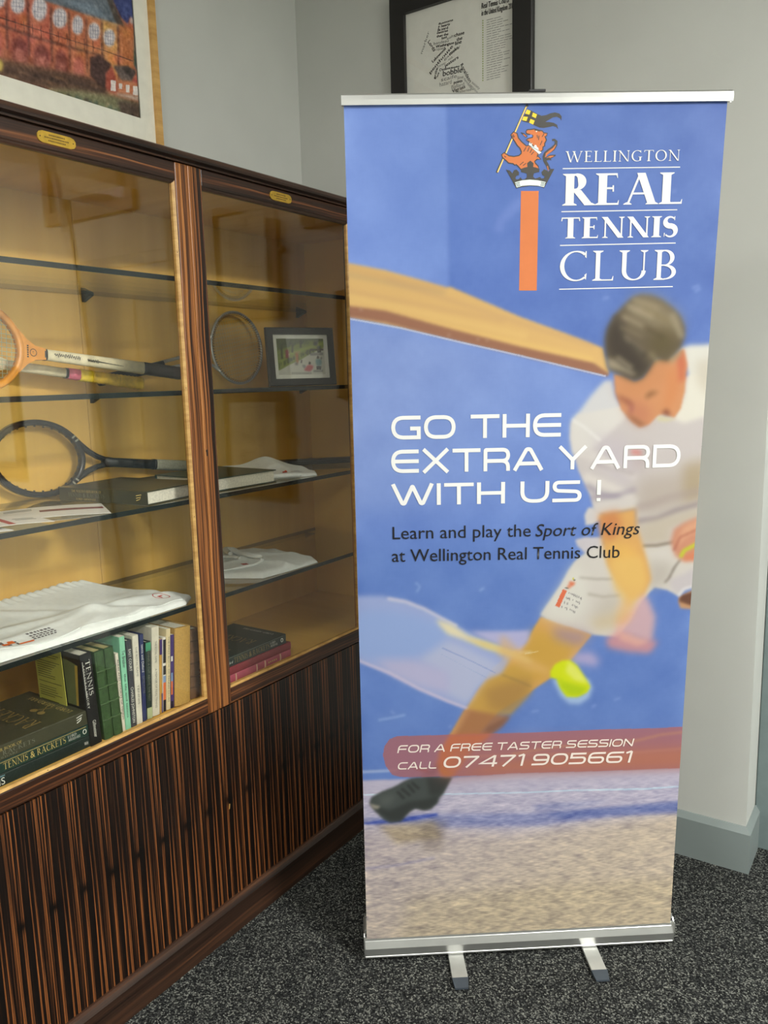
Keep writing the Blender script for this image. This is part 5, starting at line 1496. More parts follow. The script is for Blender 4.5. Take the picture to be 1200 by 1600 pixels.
MAP_LIST = [(337.4,535.3,0),(350.2,533.0,22.7),(376.0,531.8,22.4),(337.3,528.5,0),(350.2,526.2,9.5),(362.7,525.6,20.8),(386.5,524.6,19.1),(337.3,521.6,0),(350.1,519.4,12.9),(366.1,518.7,17.3),(386.4,517.8,17.2),(406.6,516.9,16.6),(337.3,514.8,0),(350.1,512.5,14.8),(367.9,511.8,14.1),(385.0,511.1,18.9),(337.2,507.9,0),(350.1,505.7,22.7),(375.8,504.7,16.3),(395.1,503.9,14.7),(412.8,503.2,12.0),(427.8,502.6,8.4),(337.2,501.1,0),(350.0,498.8,15.3),(368.4,498.1,13.0),(384.4,497.5,13.8),(337.1,494.2,0),(350.0,492.0,16.2),(369.3,491.3,16.6),(388.9,490.5,11.6),(403.6,490.0,8.4),(414.9,489.6,12.8),(337.1,487.3,0),(349.9,485.1,16.0),(369.0,484.5,23.3),(337.0,480.4,0),(349.9,478.3,11.0),(364.0,477.8,21.7),(388.7,476.9,20.1),(411.8,476.1,18.9),(337.0,473.5,0),(349.9,471.4,19.9),(372.8,470.7,20.1),(395.9,469.9,13.4),(412.3,469.4,22.6),(337.0,466.6,0),(349.8,464.5,10.7),(363.6,464.1,19.6),(386.3,463.4,18.9),(408.1,462.7,14.9),(426.0,462.1,15.8),(336.9,459.7,0),(349.8,457.6,22.4),(375.2,456.9,15.7),(394.0,456.3,20.6),(336.9,452.8,0),(349.8,450.8,21.8),(374.6,450.1,21.8),(399.4,449.4,15.0),(336.8,445.9,0),(349.7,443.9,22.3),(375.1,443.2,19.1),(397.3,442.6,15.4),(336.8,439.0,0),(349.7,437.0,13.2),(366.0,436.6,18.8),(387.9,436.0,10.6),(336.7,432.1,0),(349.7,430.1,12.4),(365.1,429.7,22.1),(390.2,429.1,12.8),(406.0,428.7,22.4),(336.7,425.2,0),(349.6,423.1,16.0),(368.7,422.7,16.1),(387.8,422.3,17.9),(408.7,421.8,16.8),(336.7,418.2,0),(349.6,416.2,11.4),(364.1,415.9,16.0),(383.2,415.5,22.3),(336.6,411.3,0),(349.5,409.3,9.4),(362.0,409.1,20.7),(385.8,408.6,19.1),(407.9,408.2,21.6),(336.6,404.3,0),(349.5,402.4,19.7),(372.3,402.0,9.1),(384.4,401.7,18.0),(336.5,397.4,0),(349.5,395.4,11.7),(364.3,395.2,21.6),(388.9,394.8,9.7),(336.5,390.4,0),(349.4,388.5,21.4),(373.9,388.1,11.9),(388.9,387.9,11.3),(403.2,387.7,21.3),(336.4,383.4,0),(349.4,381.5,19.3),(371.8,381.2,8.7),(383.5,381.1,13.6),(400.2,380.9,10.7),(336.4,376.5,0),(349.4,374.6,9.5),(362.0,374.4,22.8),(387.9,374.1,8.5),(399.4,374.0,19.1),(336.4,369.5,0),(349.3,367.6,8.6),(361.0,367.5,12.2),(376.2,367.3,20.6),(336.3,362.5,0),(349.3,360.6,10.7),(363.1,360.5,11.0),(377.2,360.4,18.7)]

# ================================================================== SETTING
CEIL = 2.95
def struct(name, mb):
    return mb.build(name, kind='structure')

m = MB(); m.box(-2.15, 2.6, -2.8, 2.8, -0.06, 0.0, M_carpet); struct('floor', m)
m = MB(); m.box(-2.15, 2.6, -2.8, 2.8, CEIL, CEIL + 0.08, M_ceil); struct('ceiling', m)
m = MB(); m.box(-2.15, -1.99, -2.8, 2.8, 0, CEIL, M_wall); struct('wall_left', m)
m = MB(); m.box(-1.99, -0.373, 2.465, 2.64, 0, CEIL, M_wall); m.box(-1.99, 2.45, 2.64, 2.8, 0, CEIL, M_wall); struct('wall_back', m)
m = MB(); m.box(2.45, 2.6, -2.8, 2.8, 0, CEIL, M_wall); struct('wall_right', m)
m = MB(); m.box(-1.99, 2.45, -2.8, -2.65, 0, CEIL, M_wall); struct('wall_front', m)

# skirting with a sloping top edge, turning the corner of the pier
def skirt_run(mb, pts):
    """pts: wall-face corner points in plan, skirting sticks out on the right-hand side"""
    prof = [(0, 0), (0.016, 0), (0.016, 0.126), (0.004, 0.144), (0, 0.144)]
    P = [Vector((p[0], p[1], 0)) for p in pts]
    N = []
    for i in range(len(P) - 1):
        d = (P[i + 1] - P[i]).normalized(); N.append(Vector((d.y, -d.x, 0)))
    vs = []; fs = []
    for i, p in enumerate(P):
        if i == 0: n = N[0]
        elif i == len(P) - 1: n = N[-1]
        else:
            n = (N[i - 1] + N[i]); n = n / (1 + N[i - 1].dot(N[i]))
        for o, z in prof: vs.append(p + n * o + Vector((0, 0, z)))
    k = len(prof)
    for i in range(len(P) - 1):
        for j in range(k - 1):
            fs.append([i * k + j, (i + 1) * k + j, (i + 1) * k + j + 1, i * k + j + 1])
    fs.append(list(range(k))[::-1]); fs.append([(len(P) - 1) * k + j for j in range(k)])
    mb.add(vs, fs, M_skirt)
m = MB(); skirt_run(m, [(-1.50, 2.465), (-0.373, 2.465), (-0.373, 2.612)]); struct('baseboard_back', m)
m = MB(); skirt_run(m, [(0.49, 2.64), (2.45, 2.64)]); skirt_run(m, [(2.45, 2.64), (2.45, -2.65)]); struct('baseboard_right', m)

# painted door beside the pier
m = MB()
m.box(-0.30, 0.42, 2.604, 2.64, 0.004, 2.05, M_door, 0.002)
for z0, z1 in ((0.18, 0.92), (1.05, 1.92)):
    for x0, x1 in ((-0.20, 0.03), (0.09, 0.32)):
        m.box(x0, x1, 2.598, 2.606, z0, z1, M_door, 0.003)
door1 = struct('door_1', m)
m = MB(); m.tube([(-0.22, 2.600, 1.0), (-0.22, 2.555, 1.0), (-0.11, 2.55, 1.0)], 0.009, M_alu)
m.lathe([(0.026, 0), (0.026, 0.008), (0.010, 0.012)], M_alu, M=basis((-0.22, 2.600, 1.0), (1, 0, 0), (0, 0, 1), (0, -1, 0)))
m.build('door_handle', door1)
m = MB(); m.box(-0.372, -0.302, 2.612, 2.64, 0, 2.11, M_door, 0.004); m.box(0.422, 0.49, 2.612, 2.64, 0, 2.11, M_door, 0.004); m.box(-0.302, 0.422, 2.612, 2.64, 2.052, 2.11, M_door, 0.004); struct('trim_1', m)

# ================================================================== DISPLAY CABINET
CX, CY = -1.75, 1.4415
cab = thing('display_cabinet', 'tall dark striped wood display cabinet with two glazed doors, standing along the left wall', 'cabinet', (CX, CY, 0))
class CB(MB):
    """cabinet part: built in room coordinates, stored relative to the cabinet"""
    def build(s, name, parent=None, **k):
        s.v = [(v[0] - CX, v[1] - CY, v[2]) for v in s.v]
        return MB.build(s, name, parent or cab)
YL, YR = 0.43, 2.450
FX = -1.515
m = CB(); m.box(-1.975, FX, YL, YR, 0.094, 0.647, M_veneer)
# small chip in the veneer
m.add([(FX + .0006, 1.4525, 0.355), (FX + .0006, 1.457, 0.356), (FX + .0006, 1.459, 0.369), (FX + .0006, 1.455, 0.371)], [[0, 1, 2, 3]], M_bead)
m.build('base_panel')
m = CB(); m.prism([(-1.975, 0), (-1.497, 0), (-1.497, 0.080), (-1.503, 0.092), (-1.509, 0.096), (-1.975, 0.096)], 'y', YL, YR, M_dark); m.build('plinth')
m = CB(); m.prism([(-1.985, 2.022), (-1.513, 2.022), (-1.513, 2.027), (-1.499, 2.029), (-1.497, 2.034), (-1.499, 2.042), (-1.505, 2.046), (-1.985, 2.046)], 'y', YL, YR, M_dark); m.build('cornice')
m = CB(); m.box(-1.985, -1.9655, YL + .01, 1.4410, 0.66, 2.02, M_maple); m.box(-1.985, -1.965, 1.4422, YR - .005, 0.66, 2.02, M_maple); m.build('back_panel')
m = CB(); m.box(-1.975, FX, YL, YL + .02, 0.648, 2.022, M_maple); m.build('side_panel')
m = CB(); m.box(-1.975, FX, YR - .02, YR, 0.648, 2.022, M_maple); m.build('side_panel')
m = CB(); m.box(-1.965, -1.540, YL + .02, YR - .02, 0.655, 0.684, M_maple); m.build('cabinet_floor')
m = CB(); m.box(-1.965, -1.540, YL + .02, YR - .02, 2.000, 2.0215, M_maple); m.build('cabinet_top')
for y0, y1 in ((YL + .02, 0.7425), (2.1325, YR - .02)):
    m = CB(); m.box(-1.538, FX, y0, y1, 0.648, 2.021, M_stile, .002); m.build('fixed_panel')

DZ0, DZ1 = 0.6495, 2.0195          # door bottom and top
GZ0, GZ1 = 0.6925, 1.978           # door opening
DX0, DX1 = -1.539, -1.513
def make_door(y0, y1, oy0, oy1, plate_y, keyhole):
    m = CB()
    m.box(DX0, DX1, y0, oy0, DZ0, DZ1, M_stile, .0025)
    m.box(DX0, DX1, oy1, y1, DZ0, DZ1, M_stile, .0025)
    m.box(DX0, DX1 - .0006, oy0, oy1, GZ1, DZ1 - .0004, M_rail, .0025)
    m.box(DX0, DX1 - .0006, oy0, oy1, DZ0 + .0004, GZ0, M_rail, .0025)
    d = m.build('door')
    # moulded bead lining the opening
    m = CB()
    b = 0.0065
    o = [(oy0, GZ0), (oy1, GZ0), (oy1, GZ1), (oy0, GZ1)]; i = [(oy0 + b, GZ0 + b * .75), (oy1 - b, GZ0 + b * .75), (oy1 - b, GZ1 - b), (oy0 + b, GZ1 - b)]
    for k in range(4):
        a, c = o[k], o[(k + 1) % 4]; ai, ci = i[k], i[(k + 1) % 4]
        am, cm = [((p[0] + q[0]) / 2, (p[1] + q[1]) / 2) for p, q in ((a, ai), (c, ci))]
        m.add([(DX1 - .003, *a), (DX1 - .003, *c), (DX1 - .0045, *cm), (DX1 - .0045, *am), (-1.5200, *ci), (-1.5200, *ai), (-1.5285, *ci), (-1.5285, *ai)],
              [[0, 1, 2, 3], [3, 2, 4, 5], [5, 4, 6, 7]], M_bead if k in (0, 1) else M_dark)  # top strip gets dark wood: shade on its underside put into the colour
        L = math.hypot(c[0] - a[0], c[1] - a[1]); n = max(2, int(L / .32))
        for q in (range(n) if k in (0, 1) else ()):       # pin heads
            t = (q + .5) / n
            cy, cz = am[0] * (1 - t) + cm[0] * t, am[1] * (1 - t) + cm[1] * t
            m.box(DX1 - .0050, DX1 - .0042, cy - .001, cy + .001, cz - .001, cz + .001, M_black)
    m.build('glazing_bead', d)
    # bevelled pane
    m = CB()
    g0, g1, h0, h1 = oy0 + .004, oy1 - .004, GZ0 + .004, GZ1 - .004
    w = 0.034; xf, xb, xe = -1.5205, -1.5262, -1.5226
    V = [(xe, g0, h0), (xe, g1, h0), (xe, g1, h1), (xe, g0, h1), (xf, g0 + w, h0 + w), (xf, g1 - w, h0 + w), (xf, g1 - w, h1 - w), (xf, g0 + w, h1 - w), (xb, g0, h0), (xb, g1, h0), (xb, g1, h1), (xb, g0, h1)]
    m.add(V, [[4, 5, 6, 7], [0, 1, 5, 4], [1, 2, 6, 5], [2, 3, 7, 6], [3, 0, 4, 7], [11, 10, 9, 8]], M_glass)
    m.build('glass_pane', d)
    # engraved brass plate with notched ends
    m = CB()
    a, b_, zc = plate_y - .044, plate_y + .044, 2.0000
    pr = [(a, zc - .004), (a + .004, zc - .009), (a + .012, zc - .0115), (b_ - .012, zc - .0115), (b_ - .004, zc - .009), (b_, zc - .004), (b_, zc + .004), (b_ - .004, zc + .009), (b_ - .012, zc + .0115), (a + .012, zc + .0115), (a + .004, zc + .009), (a, zc + .004)]
    m.prism(pr, 'x', DX1 - .001, DX1 + .0016, M_brass)
    rnd = random.Random(int(plate_y * 1000))
    for zz, ww in ((zc + .0055, .018), (zc, .028), (zc - .0055, .020)):
        y = plate_y - ww
        while y < plate_y + ww:
            l = rnd.uniform(.0012, .0026)
            m.box(DX1 + .0015, DX1 + .0019, y, y + l, zz - .0012, zz + .0012, M_engrave); y += l + .0012
    for y in (a + .006, b_ - .006):
        m.box(DX1 + .0015, DX1 + .0024, y - .001, y + .001, zc - .001, zc + .001, M_engrave)
    m.build('name_plate', d)
    if keyhole:
        m = CB()
        y, z = 1.4505, 1.332
        pts = [(y + .0032 * math.cos(t), z + .004 + .0036 * math.sin(t)) for t in np.linspace(-.9, math.pi + .9, 12)]
        pts = pts + [(y - .0018, z - .009), (y + .0018, z - .009)]
        m.prism(pts, 'x', DX1 - .001, DX1 + .0005, M_black)
        m.build('keyhole', d)
make_door(0.7445, 1.4408, 0.781, 1.402, 1.089, False)
make_door(1.4422, 2.1305, 1.4855, 2.094, 1.779, True)

SH = [1.7655, 1.4885, 1.2125, 0.9390]
for z in SH:
    m = CB()
    x0, x1, y0, y1, t = -1.962, -1.560, YL + .022, YR - .022, .012
    m.add([(x0, y0, z), (x1, y0, z), (x1, y1, z), (x0, y1, z), (x0, y0, z - t), (x1, y0, z - t), (x1, y1, z - t), (x0, y1, z - t)], [[0, 1, 2, 3], [7, 6, 5, 4]], M_shelfglass)
    m.add([(x1, y0, z - t), (x1, y1, z - t), (x1, y1, z), (x1, y0, z)], [[0, 1, 2, 3]], M_shelfedge)
    m.add([(x0, y0, z - t), (x0, y1, z - t), (x0, y1, z), (x0, y0, z)], [[3, 2, 1, 0]], M_shelfedge)
    m.build('glass_shelf')
    for y in (0.50, 1.457, 2.375):
        m = CB(); zz = z - t - .0004
        m.prism([(-1.965, zz), (-1.925, zz), (-1.928, zz - .004), (-1.965, zz - .019)], 'y', y - .006, y + .006, M_charcoal); m.build('shelf_bracket')

# ================================================================== PULL-UP BANNER
BA = math.radians(36.36)
BM = basis((-.806, 1.7835, 0), (math.cos(BA), math.sin(BA), 0), (-math.sin(BA), math.cos(BA), 0), (0, 0, 1))
ban = thing('pull_up_banner', 'tall blue pull-up banner showing a tennis player in white, on a silver floor stand', 'banner', M=BM)
# base cassette: aluminium extrusion, front is local -Y
m = MB()
m.prism([(.002, .003), (-.0140, .0122), (-.0182, .0148), (-.0182, .0182), (-.0172, .0195), (-.0222, .0430), (-.0160, .0610), (-.0140, .0630), (-.0140, .0655), (-.0190, .0665), (-.0180, .0715), (-.014, .0725), (.060, .0715), (.078, .060), (.080, .012), (.072, .002), (.01, .002)], 'x', -.4065, .4065, M_alu)
cas = m.build('base_cassette', ban)
for sx in (-1, 1):
    m = MB(); m.prism([(-.002, .003), (-.0135, .012), (-.0235, .05), (-.0245, .0725), (-.016, .074), (-.010, .081), (.055, .081), (.082, .062), (.082, .010), (.07, .001)], 'x', sx * .4065, sx * .4095, M_alu)
    m.build('end_cap', cas)
    m = MB(); m.box(sx * .4028, sx * .4062, -.010, .050, .070, .090, M_alu, .001); m.box(sx * .4026, sx * .4064, -.0115, -.010, .0715, .078, M_blackplastic); m.build('end_clip', cas)
for cx, sk in ((-.170, .0), (.185, .002)):
    m = MB()
    m.box(cx - .0205, cx + .0195, -.104, .060, .0035, .0115, M_footmetal, .002)
    f = m.build('foot', ban)
    m = MB()
    a, b = cx - .0212, cx + .0202
    V = [(a, -.101, .003), (b, -.101, .003), (b - .004, -.131, .003), (a + .004, -.131, .003), (a, -.101, .0125), (b, -.101, .0125), (b - .004, -.131, .0075), (a + .004, -.131, .0075)]
    m.add(V, [[0, 3, 2, 1], [4, 5, 6, 7], [0, 4, 7, 3], [3, 7, 6, 2], [2, 6, 5, 1], [1, 5, 4, 0]][::1], M_footplastic)
    m.build('foot_tip', f)
m = MB(); m.tube([(-.120, -.012, .004), (-.105, -.034, .004), (-.085, -.036, .004), (-.070, -.024, .006), (-.066, -.006, .012)], .0013, M_blackplastic, 6); m.build('elastic_cord', ban)
# printed sheet, leaning a little forward
LEAN = math.atan2(.123, 1.992)
SM = Matrix.Translation((0, -.020, .072)) @ Matrix.Rotation(LEAN, 4, 'X')
PW, PH, CELL = 800.0, 1995.0, 2.0
img = paint(PRINT, PW, PH, CELL, 4)
ny, nx = img.shape[:2]
xs = np.linspace(-.4, .4, nx); zs = np.linspace(0, PH / 1000, ny)
def waist(X, Z_):
    t = Z_ / (PH / 1000)
    s = 4 * t * (1 - t)
    return X + t * .004 * (X + .4) / .8 + s * (.0015 * (.4 - X) / .8 - .0045 * np.clip((X + .4) / .8, 0, 1) ** 6) + 0.004 * t * (.4 - X) / .8 - .002 * (1 - t)
INKM = {'wh': plain('white_ink', (226, 227, 224), .6, spec=.2, var=.004), 'bk': plain('black_ink', (24, 24, 28), .45), 'cr': plain('cream_ink', (228, 216, 206), .6, var=.004), 'or': plain('orange_ink', (208, 122, 74), .6, spec=.2, var=.01),
        'dk': plain('dark_crest_ink', (52, 50, 44), .45), 'ye': plain('yellow_ink', (246, 208, 30), .45, var=.01), 'pl': plain('pale_gold_ink', (240, 208, 120), .45, var=.01), 'lt': plain('mint_white_ink', (222, 236, 230), .45, var=.01), 'bl': plain('blue_ink', (100, 130, 206), .45), 'gr': plain('grey_ink', (128, 128, 126), .5)}
ex = MB()
# white back of the sheet
zz = np.linspace(0, PH / 1000, 9)
for a, b in zip(zz[:-1], zz[1:]):
    q = [(float(waist(np.array(x), np.array(z))), .0005, float(z)) for x, z in ((-.4, a), (.4, a), (.4, b), (-.4, b))]
    ex.add(q, [[3, 2, 1, 0]], M_white)
d0 = -.0004
for i, (c, pts) in enumerate(INK):
    ar = sum(pts[k][0] * pts[(k + 1) % len(pts)][1] - pts[(k + 1) % len(pts)][0] * pts[k][1] for k in range(len(pts)))
    p = pts if ar > 0 else pts[::-1]
    ex.add([(u / 1000 - .4, d0 - i * 2.5e-6, v / 1000) for u, v in p], [list(range(len(p)))], INKM[c])
for c, font, s, u0, u1, v0, v1, cap, sl in TEXT:
    put_text(ex, s, font, INKM[c], (u0 / 1000 - .4, -.0012, v0 / 1000), ((u1 - u0) / 1000, 0, (v1 - v0) / 1000), (0, 0, cap / 1000), sl)
colour_sheet('printed_sheet', img, xs, zs, M_print, ban, SM, 0.73, waist, ex)
# top rail and the pole behind
m = MB()
RZ = 1.995
m.prism([(-.008, RZ - .006), (-.0095, RZ + .004), (-.0075, RZ + .0125), (-.002, RZ + .0165), (.005, RZ + .0165), (.0095, RZ + .010), (.0095, RZ - .004), (.006, RZ - .006), (.002, RZ - .006), (.002, RZ - .002), (-.002, RZ - .002), (-.002, RZ - .006)], 'x', -.401, .413, M_alu, SM)
m.build('top_rail', ban)
m = MB(); m.tube([SM @ Vector((.003, .028, -.03)), SM @ Vector((.003, .024, RZ * .5)), SM @ Vector((.003, .020, RZ + .008))], .0065, M_alu, 12); m.build('support_pole', ban)
m = MB(); m.box(-.014, .020, -.004, .028, RZ + .0168, RZ + .0215, M_blackplastic, .001, SM); m.box(-.008, .014, .012, .030, RZ - .01, RZ + .0168, M_blackplastic, .001, SM); m.build('pole_hook', ban)

# ================================================================== PICTURES
def picture(name, label, cat, M, w, h, border, depth, fmat, build_inside, bb=None, bev=.003, glazed=True, group=None):
    t = thing(name, label, cat, M=M, group=group)
    m = MB(); m.frame(w, h, border, depth, fmat, bev=bev, bb=bb); m.build('frame', t)
    build_inside(t)
    if glazed:
        l, r, bo, tp = bb or (border,) * 4
        m = MB(); z = depth * .72
        m.add([(l, bo, z), (w - r, bo, z), (w - r, h - tp, z), (l, h - tp, z)], [[0, 1, 2, 3]], M_picglass); m.build('picture_glass', t)
    return t
def wallM_left(y, z): return basis((-1.9895, y, z), (0, 1, 0), (0, 0, 1), (1, 0, 0))
def wallM_back(x, z, y=2.4645): return basis((x, y, z), (1, 0, 0), (0, 0, 1), (0, -1, 0))

# large painting of a brick building, left wall
pimg = paint(PAINTING + ['T'], 764, 520, 2.0, 7)
def inside_painting(t):
    m = MB(); f = 0.022
    W_, H_ = .914, .690
    l, b = .075, .094
    m.frame(W_ - 2 * f, H_ - 2 * f, 0, .003, M_mat, Matrix.Translation((f, f, .008)), bb=(l - f, .0505, b - f, .076 - f))
    m.build('mat_board', t)
    ny, nx = pimg.shape[:2]
    colour_sheet('artwork', pimg, np.linspace(0, .764, nx), np.linspace(0, .520, ny), M_art, t, Matrix.Translation((l, b, .0075)) @ FLAT, 1.12)
# FLAT maps sheet z -> local y and facing -Y -> +Z
FLAT = Matrix(((1, 0, 0, 0), (0, 0, 1, 0), (0, -1, 0, 0), (0, 0, 0, 1)))
picture('framed_painting', 'painting of a red brick building with round windows, framed above the cabinet', 'painting',
        wallM_left(.875, 2.180), .914, .690, .022, .024, M_gold, inside_painting, bb=(.022, .022, .022, .022))

# black framed map made of words, back wall
def inside_map(t):
    m = MB()
    m.add([(.05, .05, .006), (.450, .05, .006), (.450, .628, .006), (.05, .628, .006)], [[0, 1, 2, 3]], M_white)
    for s, x0, y0, x1, y1, h, c in MAP_WORDS:
        x0, y0, x1, y1, h = (q / 1000 for q in (x0, y0, x1, y1, h))
        U = Vector((x1 - x0, y1 - y0, 0)); V = Vector((-U.y, U.x, 0)).normalized() * h
        for k, (ox, oy) in enumerate(((0, 0), (.0004, .0002), (-.0004, -.0002)) if c == 'bk' else ((0, 0),)):
            put_text(m, s, 'sans', INKM[c], (x0 + ox, y0 + oy, .0066 + k * .00005), U, V * 1.35)
    gm = plain('green_bullet_ink', (150, 168, 80), .6)
    for x, y, l in MAP_LIST:
        if l == 0: m.box(x / 1000 - .0016, x / 1000 + .0016, y / 1000 - .0022, y / 1000 + .0014, .0062, .0066, gm)
        else: m.box(x / 1000, (x + l) / 1000, y / 1000 - .0007, y / 1000 + .0007, .0062, .0066, INKM['gr'])
    m.build('word_map_sheet', t)
picture('framed_map', 'black framed poster of a map made of words on the back wall', 'poster',
        wallM_back(-1.577, 2.06), .508, .677, .056, .022, M_black, inside_map, bb=(.056, .064, .056, .056))

# framed sheets hidden behind the banner, seen mirrored in the glass door
M_brownmat = plain('brown_mat', (74, 52, 26), .7)
M_cream = plain('aged_paper', (214, 204, 176), .7)
M_sketch = plain('sketch_ink', (112, 102, 84), .7)
def sketch(m, x, y, w, h, z, seed):
    r = random.Random(seed)
    for k in range(9):
        cx, cy = x + w * r.uniform(.2, .8), y + h * (k + .5) / 9
        L = w * r.uniform(.2, .45); a = r.uniform(-.5, .5)
        pts = [(cx - L / 2 * math.cos(a) + t * L * math.cos(a), cy - L / 2 * math.sin(a) + t * L * math.sin(a) + .006 * math.sin(t * 5 + k)) for t in np.linspace(0, 1, 8)]
        vs, fs = ribbon(pts, .003); m.add([(*v, z) for v in vs], fs, M_sketch)
        el = [(pts[-1][0] + .018 * math.cos(t), pts[-1][1] + .012 * math.sin(t)) for t in np.linspace(0, 6.28, 16)[:-1]]
        vs, fs = ribbon(el, .003, True); m.add([(*v, z) for v in vs], fs, M_sketch)
def sheet_inside(w, h, b, paper, matm, seed):
    def f(t):
        m = MB(); m.add([(b, b, .006), (w - b, b, .006), (w - b, h - b, .006), (b, h - b, .006)], [[0, 1, 2, 3]], matm); m.build('mat_board', t)
        x0, x1, y0, y1 = paper
        m = MB(); m.add([(x0, y0, .0065), (x1, y0, .0065), (x1, y1, .0065), (x0, y1, .0065)], [[0, 1, 2, 3]], M_cream); sketch(m, x0, y0, x1 - x0, y1 - y0, .0069, seed); m.build('drawing_sheet', t)
        if seed in (1, 2):
            for x in (-.0115, w + .0115):
                m = MB(); m.lathe([(.010, 0), (.010, .006), (.0135, .010), (.0135, .017), (.009, .022), (.003, .023)], M_black, 16, Matrix.Translation((x, h * .57 if seed == 1 else .249, 0))); m.build('side_bolt', t)
    return f
picture('framed_drawing', 'framed sheet of racket drawings mirrored in the upper part of the right glass door', 'picture', wallM_back(-.940, 1.750), .375, .44, .028, .022, M_oak,
        sheet_inside(.375, .44, .028, (.071, .309, .074, .405), M_brownmat, 1))
picture('framed_drawing', 'framed sheet behind the blue banner, dark side bolt showing past the right edge', 'picture', wallM_back(-.944, 1.040), .379, .425, .028, .022, M_oak,
        sheet_inside(.379, .425, .028, (.066, .313, .055, .385), plain('tan_mat', (150, 124, 76), .7), 2))
picture('framed_drawing', 'small dark framed picture under the black framed word map, mirrored beside the right door bead', 'picture', wallM_back(-1.44, 1.437), .235, .388, .030, .022, plain('dark_brown_frame', (52, 32, 18), .5),
        sheet_inside(.235, .388, .03, (.05, .185, .05, .338), M_gold, 3))
picture('framed_picture', 'wood framed dark picture mirrored at the top of the left glass door', 'picture', wallM_back(.065, 2.305, 2.6395), .68, .42, .055, .025, M_oak,
        sheet_inside(.68, .42, .055, (.12, .56, .11, .31), plain('deep_brown_sheet', (66, 48, 24), .7), 5))
picture('framed_picture', 'wood framed paper mirrored at the left edge of the left glass door', 'picture', wallM_back(1.137, 1.0, 2.6395), .50, .62, .06, .025, M_oak,
        sheet_inside(.50, .62, .06, (.09, .41, .09, .53), M_gold, 6))

# small framed cartoon on the second shelf
cimg = paint(CARTOON, 300, 216, 1.6, 9)
cd = Vector((.45, .893, 0)).normalized()
tilt = .10
cn = Vector((cd.y, -cd.x, 0)); cup = (Vector((0, 0, 1)) - cn * tilt).normalized(); cz = cd.cross(cup)
def inside_cartoon(t):
    w, h = .232, .182
    m = MB(); m.frame(w - .036, h - .036, .0165, .002, M_white, Matrix.Translation((.018, .018, .0065)), bb=(.0165, .0165, .0165, .0165)); m.build('mat_board', t)
    ny, nx = cimg.shape[:2]
    colour_sheet('cartoon_print', cimg, np.linspace(0, .163, nx), np.linspace(0, .113, ny), M_art, t, Matrix.Translation((.0345, .0345, .007)) @ FLAT, 1.0)
    m = MB(); m.box(.09, .142, .03, .15, -.006, .0, M_black, .001); m.build('stand_leg', t)
picture('framed_cartoon', 'small black framed cartoon of tennis players standing on the second glass shelf', 'picture',
        basis((-1.722, 1.928, 1.4890), cd, cup, cz), .232, .182, .022, .014, M_charcoal, inside_cartoon, glazed=True)

# ================================================================== RACKETS
M_orangewood = plain('orange_lacquered_wood', (244, 164, 70), .3, var=.06, vscale=40)
M_palewood = plain('pale_shaft_wood', (240, 228, 192), .4, var=.05, vscale=60)
M_leather = plain('dark_leather', (44, 32, 26), .55, var=.15, vscale=120)
M_greygrip = plain('pale_grip_tape', (168, 166, 146), .7, var=.06, vscale=150)
M_graphite = plain('black_graphite', (34, 34, 37), .25, var=.05)
M_steel = plain('chromed_steel', (206, 208, 208), .3, .6, var=.03)
M_wire = plain('dark_wire', (70, 72, 74), .35, .8)
M_string = plain('gut_string', (196, 204, 176), .5)
M_pink = plain('pink_tape', (222, 104, 134), .55)
M_yellow = plain('yellow_tape', (244, 206, 40), .6, var=.1, vscale=40)
M_olive = plain('worn_yellow_tape', (206, 170, 52), .7, var=.12, vscale=40)
INKB = plain('shaft_ink', (30, 28, 26), .5)

def ellipse(a, b, n=64, t0=0.0, t1=2 * math.pi, closed=True):
    N = n if closed else n + 1
    return [(a * math.cos(t0 + (t1 - t0) * k / n), b * math.sin(t0 + (t1 - t0) * k / n), 0) for k in range(N)]
def strings(a, b, nx, ny, r, mat):
    m = MB()
    for i in range(nx):
        y = -b + 2 * b * (i + 1) / (nx + 1); L = a * math.sqrt(1 - (y / b) ** 2)
        m.tube([(-L, y, .0006), (L, y, .0006)], r, mat, 4)
    for i in range(ny):
        x = -a + 2 * a * (i + 1) / (ny + 1); L = b * math.sqrt(1 - (x / a) ** 2)
        m.tube([(x, -L, -.0006), (x, L, -.0006)], r, mat, 4)
    return m
def bar(m, x0, x1, hy0, hy1, hz0, hz1, mat, n=12, sq=3.5, steps=1, wobble=0.0):
    """rounded-rectangle shaft along X with tapering half sizes"""
    pts = []
    for k in range(n):
        t = 2 * math.pi * (k + .5) / n; c, s_ = math.cos(t), math.sin(t)
        pts.append((math.copysign(abs(c) ** (2 / sq), c), math.copysign(abs(s_) ** (2 / sq), s_)))
    vs = []; fs = []
    for i in range(steps + 1):
        t = i / steps; hy, hz = hy0 + (hy1 - hy0) * t, hz0 + (hz1 - hz0) * t
        if wobble: hy *= 1 + wobble * (i % 2); hz *= 1 + wobble * (i % 2)
        vs += [(x0 + (x1 - x0) * t, hy * p, hz * q) for p, q in pts]
    for i in range(steps):
        for k in range(n): fs.append([i * n + k, (i + 1) * n + k, (i + 1) * n + (k + 1) % n, i * n + (k + 1) % n][::-1])
    fs.append(list(range(n))[::-1]); fs.append([steps * n + k for k in range(n)])
    m.add(vs, fs, mat, True)
